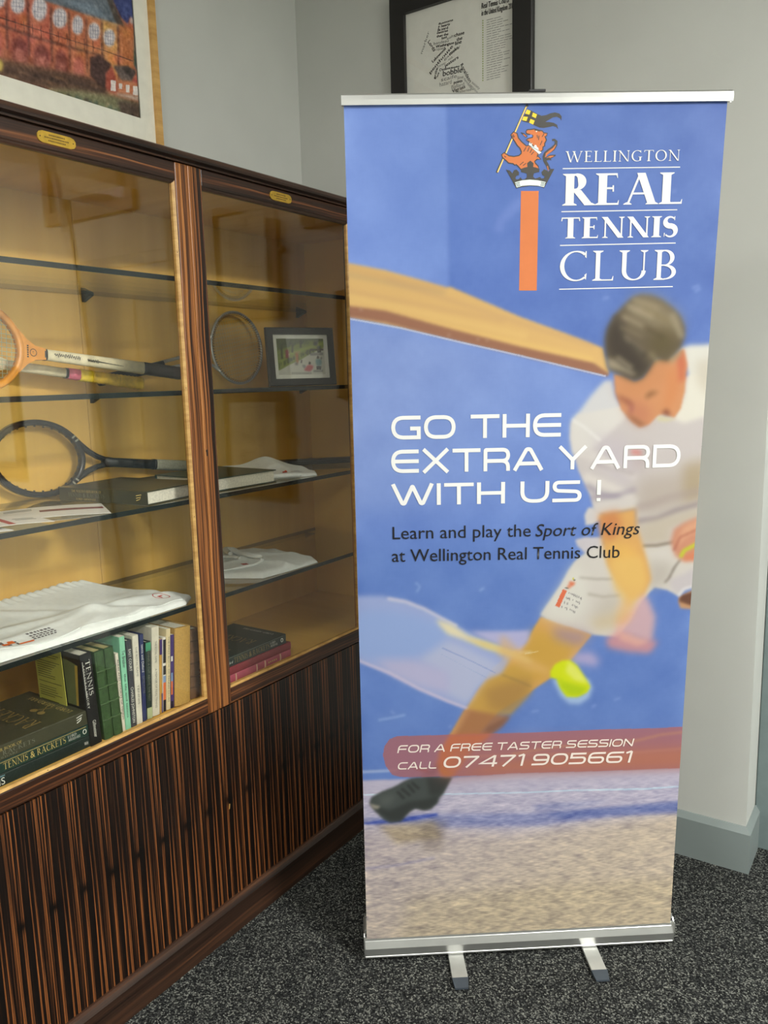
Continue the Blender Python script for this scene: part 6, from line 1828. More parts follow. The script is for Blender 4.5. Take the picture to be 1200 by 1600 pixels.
def rect_ring(m, path, w, t, mat):
    """closed ring with rectangular (w radial, t thick) rounded section"""
    N = len(path); P = [Vector(p) for p in path]; vs = []; fs = []
    sec = [(-.5, -.32), (-.32, -.5), (.32, -.5), (.5, -.32), (.5, .32), (.32, .5), (-.32, .5), (-.5, .32)]
    for i in range(N):
        d = (P[(i + 1) % N] - P[i - 1]).normalized(); n = Vector((d.y, -d.x, 0))
        for a, b in sec: vs.append(P[i] + n * a * w + Vector((0, 0, b * t)))
    k = len(sec)
    for i in range(N):
        j = (i + 1) % N
        for q in range(k): fs.append([i * k + q, i * k + (q + 1) % k, j * k + (q + 1) % k, j * k + q][::-1])
    m.add(vs, fs, mat, True)

def rmat(c, axis, lean=0.06):
    X = Vector(axis).normalized(); Z = Vector((1, 0, lean)); Z = (Z - X * Z.dot(X)).normalized(); Y = Z.cross(X)
    return basis(c, X, Y, Z)

# orange wooden racket with white shaft
t = thing('wooden_racket', 'orange wooden racket with a signed cream shaft and dark grip', 'racket', M=rmat((-1.820, 1.023, 1.6065), (0, .994, -.112)))
m = MB(); rect_ring(m, ellipse(.137, .106), .016, .020, M_orangewood)
m.prism([(.128, -.052), (.150, -.030), (.172, -.017), (.200, -.0135), (.200, .0135), (.172, .017), (.150, .030), (.128, .052), (.138, .028), (.142, 0), (.138, -.028)], 'z', -.0095, .0095, M_orangewood)
vs, fs = ribbon([(.166 + .0085 * math.cos(q), .0085 * math.sin(q)) for q in np.linspace(0, 6.283, 20)[:-1]], .0016, True); m.add([(*v, .0098) for v in vs], fs, INKB)
put_text(m, 'T', 'sans', INKB, (.1635, -.003, .0099), (.004, 0, 0), (0, .006, 0))
for k in range(6): m.box(.1495, .1535, .013 - k * .0052, .0165 - k * .0052, .0094, .0099, INKB)
m.build('head', t)
strings(.128, .098, 18, 20, .0007, M_string).build('strings', t)
m = MB(); bar(m, .199, .503, .0135, .0165, .0095, .0115, M_palewood)
rr = random.Random(4)
for x0, x1, y in ((.222, .296, .002), (.318, .352, -.001)):
    pts = [(x0 + (x1 - x0) * k / 40, y + .0065 * math.sin(k * 1.9) * rr.uniform(.3, 1)) for k in range(41)]
    vs, fs = ribbon(pts, .0013); m.add([(*v, .0122) for v in vs], fs, INKB)
vs, fs = ribbon([(.352, -.001), (.43, -.004)], [.0022, .0006]); m.add([(*v, .0124) for v in vs], fs, INKB)
sh = m.build('shaft', t)
m = MB(); bar(m, .197, .205, .0142, .0144, .0102, .0103, INKB); m.build('shaft_band', sh)
m = MB(); bar(m, .502, .640, .0165, .0175, .0135, .0150, M_leather, steps=14, wobble=.03); m.build('grip', t)

# second racket, yellow grip with pink band
t = thing('wooden_racket', 'cream shafted racket with a pink band and yellow wrapped grip, behind the orange racket', 'racket', M=rmat((-1.884, .972, 1.586), (0, .9915, -.130), .04))
m = MB(); rect_ring(m, ellipse(.130, .080), .014, .018, M_palewood)
m.prism([(.122, -.040), (.150, -.022), (.185, -.012), (.185, .012), (.150, .022), (.122, .040), (.133, .02), (.136, 0), (.133, -.02)], 'z', -.0085, .0085, M_palewood); m.build('head', t)
strings(.122, .072, 14, 20, .0007, M_string).build('strings', t)
m = MB(); bar(m, .183, .352, .0120, .0125, .0095, .0105, M_palewood); m.build('shaft', t)
m = MB(); bar(m, .350, .359, .0135, .0138, .0115, .0118, M_blackplastic)
bar(m, .358, .394, .0142, .0146, .0122, .0126, M_pink)
bar(m, .393, .432, .0152, .0155, .0130, .0133, M_yellow, steps=8, wobble=.10)
bar(m, .431, .520, .0150, .0155, .0130, .0133, M_olive, steps=14, wobble=.07)
bar(m, .519, .600, .0156, .0163, .0135, .0140, M_olive, steps=12, wobble=.12); m.build('grip', t)

# steel ring racket
t = thing('steel_racket', 'round headed steel wire racket on the second shelf behind the small framed cartoon', 'racket', M=rmat((-1.925, 2.009, 1.6175), (0, -.980, -.175), .06))
m = MB(); m.tube(ellipse(.116, .116, 72), .0048, M_steel, 8, closed=True)
coil = []
for k in range(720):
    q = 2 * math.pi * k / 720; w = 2 * math.pi * k / 9
    coil.append(((.1115 + .0055 * math.cos(w)) * math.cos(q), (.1115 + .0055 * math.cos(w)) * math.sin(q), .0062 * math.sin(w)))
hd = m.build('head', t)
m = MB(); m.tube(coil, .0007, M_wire, 4, closed=True); m.build('wire_wrap', hd)
strings(.104, .104, 16, 18, .0003, M_string).build('strings', t)
m = MB()
for s_ in (-1, 1):
    m.tube([(.100, s_ * .058, 0), (.125, s_ * .036, 0), (.160, s_ * .021, 0), (.215, s_ * .0135, 0), (.270, s_ * .0115, 0), (.330, s_ * .0105, 0)], .0052, M_steel, 8)
m.build('throat', t)
m = MB(); bar(m, .325, .405, .0150, .0150, .0085, .0110, M_blackplastic)
put_text(m, 'W', 'sans', INKM['wh'], (.335, .0065, .0098), (0, -.013, 0), (.012, 0, 0))
m.build('shaft', t)
m = MB(); bar(m, .404, .560, .0140, .0150, .0118, .0128, M_leather, steps=14, wobble=.03); m.build('grip', t)

# black graphite racket on the third shelf
t = thing('graphite_racket', 'black unstrung racket with a pale grip leaning at the back of the third shelf', 'racket', M=rmat((-1.925, 1.250, 1.3210), (0, .9905, -.138), .05))
m = MB(); rect_ring(m, ellipse(.130, .094, 72), .0155, .021, M_graphite)
for a in (-.72, -.6, .6, .72):
    c, s_ = math.cos(a), math.sin(a)
    for k in range(3):
        aa = a + k * .016; c, s_ = math.cos(aa), math.sin(aa)
        vs, fs = ribbon([(.1245 * c, .0885 * s_), (.136 * c, .0995 * s_)], .0012); m.add([(*v, .0108) for v in vs], fs, M_greygrip)
hd = m.build('head', t)
m = MB()
for k in range(30):
    q = 2 * math.pi * k / 30
    m.box(-.001, .001, -.0025, .0025, -.001, .001, M_blackplastic, 0, Matrix.Translation((.1205 * math.cos(q), .085 * math.sin(q), 0)) @ Matrix.Rotation(q, 4, 'Z') @ Matrix.Scale(2, 4, (1, 0, 0)))
m.build('grommet_strip', hd)
m = MB()
for s_ in (-1, 1):
    pts = [(.094, s_ * .066, 0), (.122, s_ * .045, 0), (.150, s_ * .027, 0), (.178, s_ * .0145, 0), (.205, s_ * .008, 0), (.235, s_ * .006, 0)]
    m.tube(pts, [.0095, .0090, .0085, .0080, .0075, .0072], M_graphite, 10, flat=1.15)
m.build('throat', t)
m = MB(); bar(m, .200, .378, .0130, .0145, .0105, .0120, M_graphite); m.build('shaft', t)
m = MB(); bar(m, .377, .383, .0160, .0160, .0138, .0138, M_blackplastic); bar(m, .382, .535, .0155, .0165, .0135, .0145, M_greygrip, steps=22, wobble=.035); m.build('grip', t)

# ================================================================== BOOKS
GROUP = None
def book(name, label, H, T, D, cmat, M, soft=False, round_=0.0, spine=(), front=(), extra=None, ribs=None, group=None, over=.003, pmat=None, cat='book', roundc=.002):
    """local: spine faces +X, fore-edge at -D, thickness along Y, height along Z"""
    t = thing(name, label, cat, M=M, group=group or GROUP)
    c = .0006 if soft else .0026
    ov = 0 if soft else over
    m = MB()
    if round_ > 0:
        arc = [(round_ * math.sin(q), T / 2 - T / 2 * math.cos(q)) for q in np.linspace(0, math.pi, 9)]
    else:
        r = min(roundc, T * .3); arc = [(-r, 0), (-r * .3, r * .3), (0, r), (0, T - r), (-r * .3, T - r * .3), (-r, T)]
    outer = [(-D, 0)] + arc + [(-D, T)]
    inner = [(-D, T - c), (-c - .001, T - c), (-c - .001, c), (-D, c)]
    pts = outer + inner
    # U-shaped cover wall
    n = len(pts); vs = [(x, y, 0) for x, y in pts] + [(x, y, H) for x, y in pts]
    fs = [[i, (i + 1) % n, n + (i + 1) % n, n + i] for i in range(n)]
    fs.append(list(range(n))[::-1]); fs.append([n + i for i in range(n)])
    m.add(vs, fs, cmat)
    xs_ = max(p[0] for p in arc) + .0004
    if ribs:
        for z in ribs[0]: m.tube([(round_ * math.sin(q) + .0006, T / 2 - T / 2 * math.cos(q), z) for q in np.linspace(.25, math.pi - .25, 8)], .0022, ribs[1], 6)
    for s, font, mat, z0, z1, y0, cap in spine:
        # runs from z0 down to z1, cap height along +Y starting at y0
        put_text(m, s, font, mat, (xs_, y0, z0), (0, 0, z1 - z0), (0, cap, 0))
    for s, font, mat, x0, x1, z0, cap in front:
        put_text(m, s, font, mat, (x0, T + .0004, z0), (x1 - x0, 0, 0), (0, 0, cap))
    if extra: extra(m, xs_, T)
    m.build('cover', t)
    m = MB(); m.box(-D + ov, -c - .0012, c + .0001, T - c - .0001, ov, H - ov, pmat or M_pages); m.build('pages', t)
    return t

def stand(x, y, z, lean=0.0):
    return Matrix.Translation((x, y, z + (.055 * math.sin(-lean) if lean < 0 else 0))) @ Matrix.Rotation(lean, 4, 'X')
LY = basis((0, 0, 0), (1, 0, 0), (0, 0, 1), (0, -1, 0))
def lie(x, y, z, rot=0.0):
    """flat, front cover up, spine towards the room; y is the right-hand end"""
    return Matrix.Translation((x, y, z)) @ Matrix.Rotation(rot, 4, 'Z') @ LY
FZ = 0.6845
def cov(n, c, r=.45, **k): return plain(n, c, r, **k)
C_jacket = cov('olive_jacket', (66, 66, 48), .3)
C_green = cov('green_cloth', (20, 52, 44), .4)
C_dkgreen = cov('dark_green_cloth', (26, 40, 36), .4)
C_blackc = cov('black_cover', (26, 24, 24), .35)
K_gold = plain('gilt_lettering', (200, 176, 104), .4)
K_brown = plain('bronze_lettering', (146, 124, 70), .4)
K_white = plain('white_lettering', (228, 228, 218), .5)
K_grey = plain('grey_lettering', (120, 122, 108), .5)
K_dark = plain('dark_lettering', (60, 60, 66), .5)

# pile of three at the left of the cabinet floor
GROUP = 'books lying in the left pile on the cabinet floor'
SXP = -1.556
book('hardback_book', 'dark hardback at the bottom of the left pile, big white letters low on its spine', .300, .0270, .235, C_dkgreen, lie(SXP, 1.079, FZ),
     spine=(('TENNIS', 'sans', K_white, .286, .216, .004, .015), ('WH', 'sans', K_white, .022, .012, .008, .008)),
     extra=lambda m, x, T: m.box(x - .0002, x + .0004, .0215, .0235, .215, .292, plain('blue_line', (110, 150, 160), .5)))
book('hardback_book', 'green hardback with gilt spine lettering in the middle of the left pile', .300, .0275, .232, C_green, lie(SXP, 1.077, FZ + .0275),
     spine=(('The Book of', 'sans', K_white, .285, .222, .0085, .0075), ('TENNIS & RACKETS', 'serif', K_gold, .214, .066, .0065, .0145), ('LORD', 'serif', K_white, .060, .038, .0145, .006), ('ABERDARE', 'serif', K_white, .060, .028, .0065, .006)),
     extra=lambda m, x, T: (m.box(x - .0002, x + .0003, .0235, .0243, .012, .29, K_gold), m.tube([(x, .0137 + .0052 * math.sin(q), .0165 + .0042 * math.cos(q)) for q in np.linspace(0, 6.2, 14)], .0009, K_white, 5, closed=True)))
def jacket_extra(m, x, T):
    # crossed rackets drawn on the front
    for a in (-1, 1):
        P0 = Vector((-.092 + a * .014, T + .0004, .066)); d = Vector((a * -.60, 0, -.8)).normalized()
        v, f = ribbon([(P0.x, P0.z), (P0.x + d.x * .042, P0.z + d.z * .042)], .0024); m.add([(q[0], T + .0005, q[1]) for q in v], [g[::-1] for g in f], K_brown)
        el = [(P0.x + .010 * math.cos(q), P0.z + .008 * math.sin(q)) for q in np.linspace(0, 6.283, 16)[:-1]]
        m.add([(*[q[0], T + .0006], q[1]) for q in el], [list(range(15))[::-1]], K_brown)
book('hardback_book', 'olive jacketed hardback on top of the left pile, crossed rackets on its cover', .302, .0335, .225, C_jacket, lie(SXP, 1.073, FZ + .0552),
     spine=(('THE WILLIS FABER BOOK OF', 'serif', K_gold, .29, .165, .0210, .0062), ('TENNIS & RACKETS', 'serif', K_grey, .29, .135, .0105, .0095), ('LORD ABERDARE', 'serif', K_grey, .27, .175, .0040, .0045)),
     front=(('LORD ABERDARE', 'serif', K_gold, -.024, -.185, .020, .0135), ('RACKETS', 'serif', K_brown, -.030, -.205, .096, .040), ('TENNIS', 'serif', K_brown, -.030, -.205, .198, .040), ('&', 'sans', K_gold, -.105, -.125, .162, .02)),
     extra=lambda m, x, T: (jacket_extra(m, x, T), [m.tube([(x, .013 + .006 * k, .030), (x, .016 + .006 * k, .022 - .004 * k), (x, .020 + .004 * k, .018)], .0011, K_white, 5) for k in range(3)] and None))

# standing row
GROUP = 'books standing in a row on the cabinet floor'
t_flier = thing('leaflet', 'upright yellow printed leaflet standing against the black tennis history book', 'leaflet', M=Matrix.Translation((-1.618, 1.0655, FZ)) @ Matrix.Rotation(.03, 4, 'X'))
m = MB(); m.box(-.105, 0, 0, .0012, 0, .222, plain('yellow_paper', (206, 204, 92), .6, var=.02))
rr = random.Random(8)
for z in np.arange(.205, .03, -.0058):
    if rr.random() < .12: continue
    m.box(-.098, -.098 + rr.uniform(.05, .088), -.0003, 0, z, z + .0014, plain('leaflet_text', (96, 96, 40), .7))
m.build('printed_page', t_flier)

book('hardback_book', 'black hardback reading TENNIS in white down its spine, first of the standing row', .222, .0305, .150, C_blackc, stand(-1.553, 1.0725, FZ, .045),
     spine=(('TENNIS', 'serif', K_white, .206, .121, .0125, .0115), ('A CULTURAL HISTORY', 'serif', K_white, .198, .092, .0035, .0055), ('Gillmeister', 'sans', K_white, .060, .018, .0115, .0085)),
     extra=lambda m, x, T: (m.add([(-.012, -.0004, .196), (-.05, -.0004, .205), (-.066, -.0004, .205), (-.066, -.0004, .095), (-.03, -.0004, .095), (-.022, -.0004, .14)], [[0, 1, 2, 3, 4, 5][::-1]], plain('olive_cover_picture', (112, 120, 76), .5)),
                            m.add([(-.012, -.0006, .196), (-.022, -.0006, .196), (-.034, -.0006, .095), (-.026, -.0006, .095)], [[0, 1, 2, 3]], plain('gold_cover_picture', (190, 160, 70), .5)),
                            m.box(-.0, x + .0003, .0045, .0053, .118, .205, K_white)))
C_leather = cov('green_leather', (58, 84, 48), .45, var=.1, vscale=90)
C_rib = cov('green_leather_rib', (70, 96, 58), .4)
C_red = cov('red_cloth', (132, 36, 48), .5); C_pinkc = cov('pink_red_cloth', (176, 74, 94), .55)
def frames_extra(m, x, T):
    for z in (.018, .058, .098, .138, .178):
        v, f = ribbon([(T * .2, z), (T * .8, z), (T * .8, z + .026), (T * .2, z + .026)], .0008, True)
        m.add([(x + .0002 - .0012 * abs(q[0] / T - .5), q[0], q[1]) for q in v], f, C_rib)
for i, (y, lean) in enumerate(((1.1115, .042), (1.1385, .042))):
    book('leather_book', ('ribbed green leather book beside the black tennis history book', 'ribbed green leather book beside the mint green paperback')[i], .2175, .0255, .150, C_leather, stand(-1.556, y, FZ, lean),
         round_=.004, ribs=((.048, .088, .128, .168), C_rib), extra=frames_extra, pmat=plain('gilt_page_top', (196, 184, 130), .6))
def spine_of(s, mat, z0, z1, T, k=.5, font='sans', off=None): return (s, font, mat, z0, z1, (T - T * k) / 2 if off is None else off, T * k)
rowdata = [
 # name, label, y, lean, H, T, D, colour, soft, spine
 ('paperback_book', 'short thin cream paperback in front of the mint green spine', 1.1640, .02, .196, .0090, .12, (222, 214, 196), True, [('RULES AND COURTS OF TENNIS', K_dark, .18, .03, .45)]),
 ('paperback_book', 'mint green paperback in the standing row', 1.1737, -.006, .232, .0155, .15, (140, 206, 172), True, [('Tie Breaker', K_dark, .198, .155, .55), ('the life and tennis', K_dark, .14, .03, .3)]),
 ('hardback_book', 'dark grey hardback reading EAST COURT, right of the mint green paperback', 1.1900, -.016, .217, .0160, .14, (62, 64, 70), False, [('EAST COURT', K_white, .195, .140, .45), ('CHARLES JOHNSTON', K_white, .100, .010, .45)]),
 ('paperback_book', 'cream paperback left of the navy blue spine', 1.2070, -.026, .223, .0175, .15, (220, 216, 200), True, [('THE ROYAL GAME', K_grey, .195, .12, .3), ('TENNIS', K_grey, .10, .05, .3)]),
 ('hardback_book', 'navy blue hardback with pale lettering in the standing row', 1.2255, -.040, .220, .0115, .15, (40, 48, 96), False, [('tennis and Oxford', K_white, .195, .125, .55), ('DAVIES POTTER', K_grey, .115, .07, .5)]),
 ('hardback_book', 'dark green hardback with a mint band at the top of its spine', 1.2380, -.060, .1955, .0160, .14, (30, 46, 40), False, [('TENNIS: A CUT ABOVE THE REST', K_grey, .175, .045, .4)]),
 ('paperback_book', 'tall cream book with faint lettering, right of the dark green spine', 1.2555, -.075, .226, .0225, .17, (214, 208, 190), True, [('THE ROYAL GAME', K_grey, .19, .135, .25), ('A MEMOIR OF REAL TENNIS', K_grey, .12, .02, .25)]),
 ('magazine', 'thin tan and purple magazine right of the tall cream book', 1.2790, -.075, .190, .0080, .14, (196, 152, 72), True, []),
 ('magazine', 'thin white magazine with black and orange blocks on its spine', 1.2880, -.085, .191, .0100, .15, (226, 222, 214), True, []),
 ('paperback_book', 'cream paperback between two magazines with orange blocks', 1.3000, -.085, .209, .0130, .15, (222, 206, 164), True, [('THE FIRST BOOK OF TENNIS CLUBS', K_grey, .19, .02, .35)]),
 ('magazine', 'purple edged magazine with an orange block, left of the thick tan book', 1.3145, -.085, .190, .0105, .14, (70, 50, 112), True, []),
]
def mag_extra(kind):
    def f(m, x, T):
        def blk(z0, z1, c, y0=.1, y1=.9, nm=None): m.box(x - .0003, x + .0002, T * y0, T * y1, z0, z1, plain('spine_block_%d_%d_%d' % c, c, .45))
        if kind == 7: blk(.15, .189, (70, 50, 112), 0.02, .98); blk(0, .05, (70, 50, 112), .6, .98)
        if kind == 8: blk(.125, .185, (34, 30, 34)); blk(.095, .118, (44, 40, 40)); blk(.075, .092, (130, 156, 196)); blk(.03, .075, (222, 116, 66)); blk(.0, .03, (34, 30, 40))
        if kind == 10: blk(.122, .135, (228, 226, 220), 0, .5); blk(.07, .092, (130, 156, 196), 0, .5); blk(.035, .07, (222, 116, 66), 0, .5); blk(0, .018, (30, 26, 40), 0, .6)
        if kind == 5: blk(.172, .193, (70, 150, 112), .02, .98); blk(.0, .028, (176, 184, 140), .02, .98)
    return f
for i, (nm, lb, y, lean, H, T, D, c, soft, sp) in enumerate(rowdata):
    book(nm, lb, H, T, D, cov('row_cover_%d' % i, c, .5), stand(-1.556, y, FZ, lean), soft=soft,
         spine=[spine_of(s, mt, z0, z1, T, k) for s, mt, z0, z1, k in sp], extra=mag_extra(i) if i in (5, 7, 8, 10) else None, cat='magazine' if nm == 'magazine' else 'book')
book('hardback_book', 'thick plain tan cloth book near the right end of the standing row', .2040, .0520, .165, cov('tan_cloth', (186, 148, 76), .7, vscale=260), stand(-1.556, 1.3262, FZ, -.085), round_=.006, roundc=.006)
book('leather_book', 'old brown ribbed leather book at the right end of the standing row', .1850, .0340, .14, cov('old_brown_leather', (112, 82, 58), .6, var=.12), stand(-1.560, 1.3812, FZ, -.08), round_=.004, ribs=((.03, .06, .095, .125, .155), cov('old_brown_rib', (92, 64, 44), .6)))

# pile of three in the right half of the cabinet floor
GROUP = 'books lying in the right pile on the cabinet floor'
book('hardback_book', 'pink ribbed hardback at the bottom of the right pile', .270, .0215, .20, C_pinkc, lie(-1.556, 1.783, FZ), round_=.002, ribs=((.048, .115, .15, .235), plain('pale_rib', (214, 176, 150), .5)),
     extra=lambda m, x, T: [m.box(x - .0002, x + .0004, T * .4, T * .6, z, z + .004, K_gold) for z in np.arange(.065, .10, .008)] and None)
book('hardback_book', 'plain red hardback in the middle of the right pile', .270, .0225, .20, C_red, lie(-1.556, 1.785, FZ + .0217), round_=.002)
book('hardback_book', 'dark green hardback with gilt lettering on top of the right pile', .298, .0290, .215, C_dkgreen, lie(-1.558, 1.768, FZ + .0445),
     spine=(('The Book of', 'sans', K_white, .262, .225, .0085, .007), ('TENNIS & RACKETS', 'serif', K_brown, .220, .075, .0065, .0150), ('LORD', 'serif', K_white, .070, .048, .0155, .0065), ('ABERDARE', 'serif', K_white, .070, .038, .0070, .0065)),
     front=(('LORD ABERDARE', 'serif', K_white, -.030, -.150, .018, .0105), ('RACKETS', 'serif', K_brown, -.030, -.19, .092, .036), ('TENNIS', 'serif', K_brown, -.030, -.19, .19, .036)),
     extra=lambda m, x, T: (m.box(x - .0002, x + .0003, .0255, .0262, .012, .285, K_grey), m.tube([(x, .0145 + .0055 * math.sin(q), .0185 + .0045 * math.cos(q)) for q in np.linspace(0, 6.2, 14)], .0010, K_white, 5, closed=True)))

# third shelf books
GROUP = 'books lying on the third glass shelf'
S3 = SH[2] + .0005
s3M = Matrix.Translation((-1.575, 1.302, S3)) @ Matrix.Rotation(math.radians(-83), 4, 'Z') @ LY
book('hardback_book', 'olive jacketed tennis book lying turned on the third shelf beside the white leaflets', .300, .0345, .22, C_jacket, s3M,
     spine=(('THE WILLIS FABER BOOK OF', 'serif', K_gold, .255, .150, .0235, .0065), ('TENNIS & RACKETS', 'serif', K_grey, .268, .140, .0115, .0100), ('LORD ABERDARE', 'serif', K_gold, .24, .170, .0040, .0050)),
     front=(('RACKETS', 'serif', K_grey, -.030, -.19, .092, .036), ('TENNIS', 'serif', K_grey, -.030, -.19, .19, .036)),
     extra=lambda m, x, T: [m.tube([(x, .011 + .006 * k, .034), (x, .014 + .006 * k, .024 - .004 * k), (x, .018 + .004 * k, .020)], .0011, K_gold, 5) for k in range(3)] and None)
book('hardback_book', 'thin dark green book at the back of the third shelf under the pale racket grip', .235, .0170, .105, cov('bottle_green', (40, 52, 40), .35), lie(-1.848, 1.785, S3))
book('hardback_book', 'thick dark green book, white page edges facing out, on the third shelf', .245, .0360, .245, C_green,
     Matrix.Translation((-1.840, 1.555, S3)) @ Matrix.Rotation(math.radians(178.0), 4, 'Z') @ basis((0, 0, 0), (1, 0, 0), (0, 0, 1), (0, -1, 0)), over=.005)

# ================================================================== LEAFLETS
M_flier = plain('flier_paper', (236, 234, 228), .5, var=.01)
M_maroon = plain('maroon_ink', (132, 62, 62), .5)
M_redink = plain('red_ink', (188, 70, 66), .5)
def leaflet(label, x, y, z, rot, w, h, stripes, fold=.004):
    """w along local X, h along local Y"""
    t = thing('leaflet', label, 'leaflet', M=Matrix.Translation((x, y, z)) @ Matrix.Rotation(rot, 4, 'Z'), group='white tennis leaflets')
    m = MB()
    n = 10
    for k in range(n):
        a, b = k / n, (k + 1) / n
        za, zb = [fold * math.sin(math.pi * q) + .0008 for q in (a, b)]
        m.add([(w * a, 0, za), (w * b, 0, zb), (w * b, h, zb), (w * a, h, za), (w * a, 0, za - .0008), (w * b, 0, zb - .0008), (w * b, h, zb - .0008), (w * a, h, za - .0008)],
              [[0, 1, 2, 3], [7, 6, 5, 4], [0, 4, 5, 1], [3, 2, 6, 7]] + ([[0, 3, 7, 4]] if k == 0 else []) + ([[1, 5, 6, 2]] if k == n - 1 else []), M_flier)
    zt = lambda q: fold * math.sin(math.pi * min(max(q, 0), 1)) + .0011
    for x0, x1, y0, y1, mt in stripes:
        k = 6
        for i in range(k):
            a, b = x0 + (x1 - x0) * i / k, x0 + (x1 - x0) * (i + 1) / k
            m.add([(a * w, y0 * h, zt(a)), (b * w, y0 * h, zt(b)), (b * w, y1 * h, zt(b)), (a * w, y1 * h, zt(a))], [[0, 1, 2, 3]], mt)
    m.build('folded_sheet', t)
leaflet('white leaflet with a maroon band, nearest the olive book on the third shelf', -1.690, .965, S3, math.radians(60), .255, .175, [(.42, .98, .48, .66, M_maroon), (.12, .36, .80, .84, K_grey), (.12, .36, .70, .74, K_grey)])
leaflet('white leaflet with a red stripe lying over another leaflet at the shelf front', -1.600, .835, S3 + .0050, math.radians(78), .205, .135, [(.55, .62, .05, .95, M_redink), (.70, .92, .55, .60, K_grey), (.70, .92, .42, .47, K_grey), (.05, .4, .2, .5, M_maroon)], .005)
leaflet('white leaflet with thin red lines at the left end of the third shelf', -1.585, .745, S3 + .0005, math.radians(84), .20, .10, [(.1, .95, .30, .34, M_redink), (.1, .95, .62, .66, M_redink)], .003)

# ================================================================== CLOTHES
def coons(c, wob=0):
    """c: four edges as point lists: bottom (u), top (u), left (v), right (v)"""
    def samp(p, t):
        p = np.array(p, float); L = np.concatenate([[0], np.cumsum(np.linalg.norm(np.diff(p, axis=0), axis=1))]); s_ = t * L[-1]
        return np.array([np.interp(s_, L, p[:, k]) for k in range(2)])
    B, T, L_, R = c
    def f(u, v):
        return ((1 - v) * samp(B, u) + v * samp(T, u) + (1 - u) * samp(L_, v) + u * samp(R, v)
                - ((1 - u) * (1 - v) * np.array(B[0]) + u * (1 - v) * np.array(B[-1]) + (1 - u) * v * np.array(T[0]) + u * v * np.array(T[-1])))
    return f
def garment(mb, edges, z0, hfun, nu=60, nv=44, mat=None, rim=.07, M0=(0, 0, 0)):
    f = coons(edges); vs = []; fs = []
    for j in range(nv + 1):
        for i in range(nu + 1):
            u, v = i / nu, j / nv
            p = f(u, v); d = min(u, 1 - u, v, 1 - v)
            e = math.sqrt(max(0.0, 1 - (1 - min(1, d / rim)) ** 2))
            vs.append((p[0] - M0[0], p[1] - M0[1], z0 + .0012 + hfun(u, v) * e - M0[2]))
    n1 = len(vs)
    for j in range(nv + 1):
        for i in range(nu + 1):
            vs.append((vs[j * (nu + 1) + i][0], vs[j * (nu + 1) + i][1], z0 - M0[2]))
    idx = lambda i, j: j * (nu + 1) + i
    for j in range(nv):
        for i in range(nu):
            fs.append([idx(i, j), idx(i + 1, j), idx(i + 1, j + 1), idx(i, j + 1)])
            fs.append([n1 + idx(i, j + 1), n1 + idx(i + 1, j + 1), n1 + idx(i + 1, j), n1 + idx(i, j)])
    for i in range(nu):
        fs.append([idx(i + 1, 0), idx(i, 0), n1 + idx(i, 0), n1 + idx(i + 1, 0)]); fs.append([idx(i, nv), idx(i + 1, nv), n1 + idx(i + 1, nv), n1 + idx(i, nv)])
    for j in range(nv):
        fs.append([idx(0, j), idx(0, j + 1), n1 + idx(0, j + 1), n1 + idx(0, j)]); fs.append([idx(nu, j + 1), idx(nu, j), n1 + idx(nu, j), n1 + idx(nu, j + 1)])
    # orientation: edges given so that u x v points up
    mb.add(vs, fs, mat or M_cotton, True)
    return f
def fold(u, v, a, b, c, w):
    """ridge along the line a*u+b*v=c"""
    return math.exp(-((a * u + b * v - c) / w) ** 2)
S4 = SH[3] + .0005

# white shorts, left part of the fourth shelf.  u runs along the shelf, v towards the back
shorts = thing('shorts', 'white shorts with an orange crest lying folded on the fourth shelf', 'shorts', (-1.72, 1.17, S4))
SO = (-1.72, 1.17, S4)
def h_short(u, v):
    h = .014 + .008 * v + .030 * max(0, (v - .55) / .45) ** 1.6 * (.35 + .65 * min(1, u * 1.3))
    h += .010 * math.exp(-((u - .05) / .10) ** 2 - ((v - .05) / .3) ** 2)
    h += .006 * fold(u, v, 1, .55, .80, .05) - .004 * fold(u, v, 1, .55, .88, .05) + .005 * fold(u, v, .2, 1, .5, .05) - .003 * fold(u, v, .2, 1, .60, .05) + .004 * fold(u, v, 1, -.4, .45, .05) + .004 * fold(u, v, -.25, 1, .20, .045)
    h += .0015 * math.sin(9 * u + 3 * math.sin(7 * v)) * (1 - v)
    if v > .86: h += .0022 * math.sin(u * 150)
    return max(.004, h)
m = MB()
E_sh = ([(-1.578, .835), (-1.574, .95), (-1.568, 1.18), (-1.566, 1.395)], [(-1.905, .86), (-1.925, 1.10), (-1.895, 1.335)], [(-1.578, .835), (-1.74, .84), (-1.905, .86)], [(-1.566, 1.395), (-1.610, 1.455), (-1.735, 1.425), (-1.895, 1.335)])
# u along -> +y, v back -> -x : u x v = y x (-x) = +z
fS = garment(m, E_sh, S4, h_short, 150, 60, M0=SO)
def on_short(u, v, up=.0008):
    p = fS(u, v); d = min(u, 1 - u, v, 1 - v); e = math.sqrt(max(0.0, 1 - (1 - min(1, d / .07)) ** 2))
    return (p[0] - SO[0], p[1] - SO[1], .0012 + h_short(u, v) * e + up)
def patch(pts, mat):
    m.add([on_short(*p) for p in pts], [list(range(len(pts)))], mat)
def spatch(u0, u1, v0, v1, mat, n=4):
    for i in range(n):
        for j in range(n):
            a, b = u0 + (u1 - u0) * i / n, u0 + (u1 - u0) * (i + 1) / n; c, d = v0 + (v1 - v0) * j / n, v0 + (v1 - v0) * (j + 1) / n
            m.add([on_short(a, c), on_short(b, c), on_short(b, d), on_short(a, d)], [[0, 1, 2, 3]], mat)
M_embo = plain('orange_embroidery', (236, 116, 44), .7); M_embd = plain('dark_embroidery', (104, 96, 98), .7); M_embr = plain('red_embroidery', (204, 74, 66), .7)
spatch(.205, .262, .095, .125, M_embo)
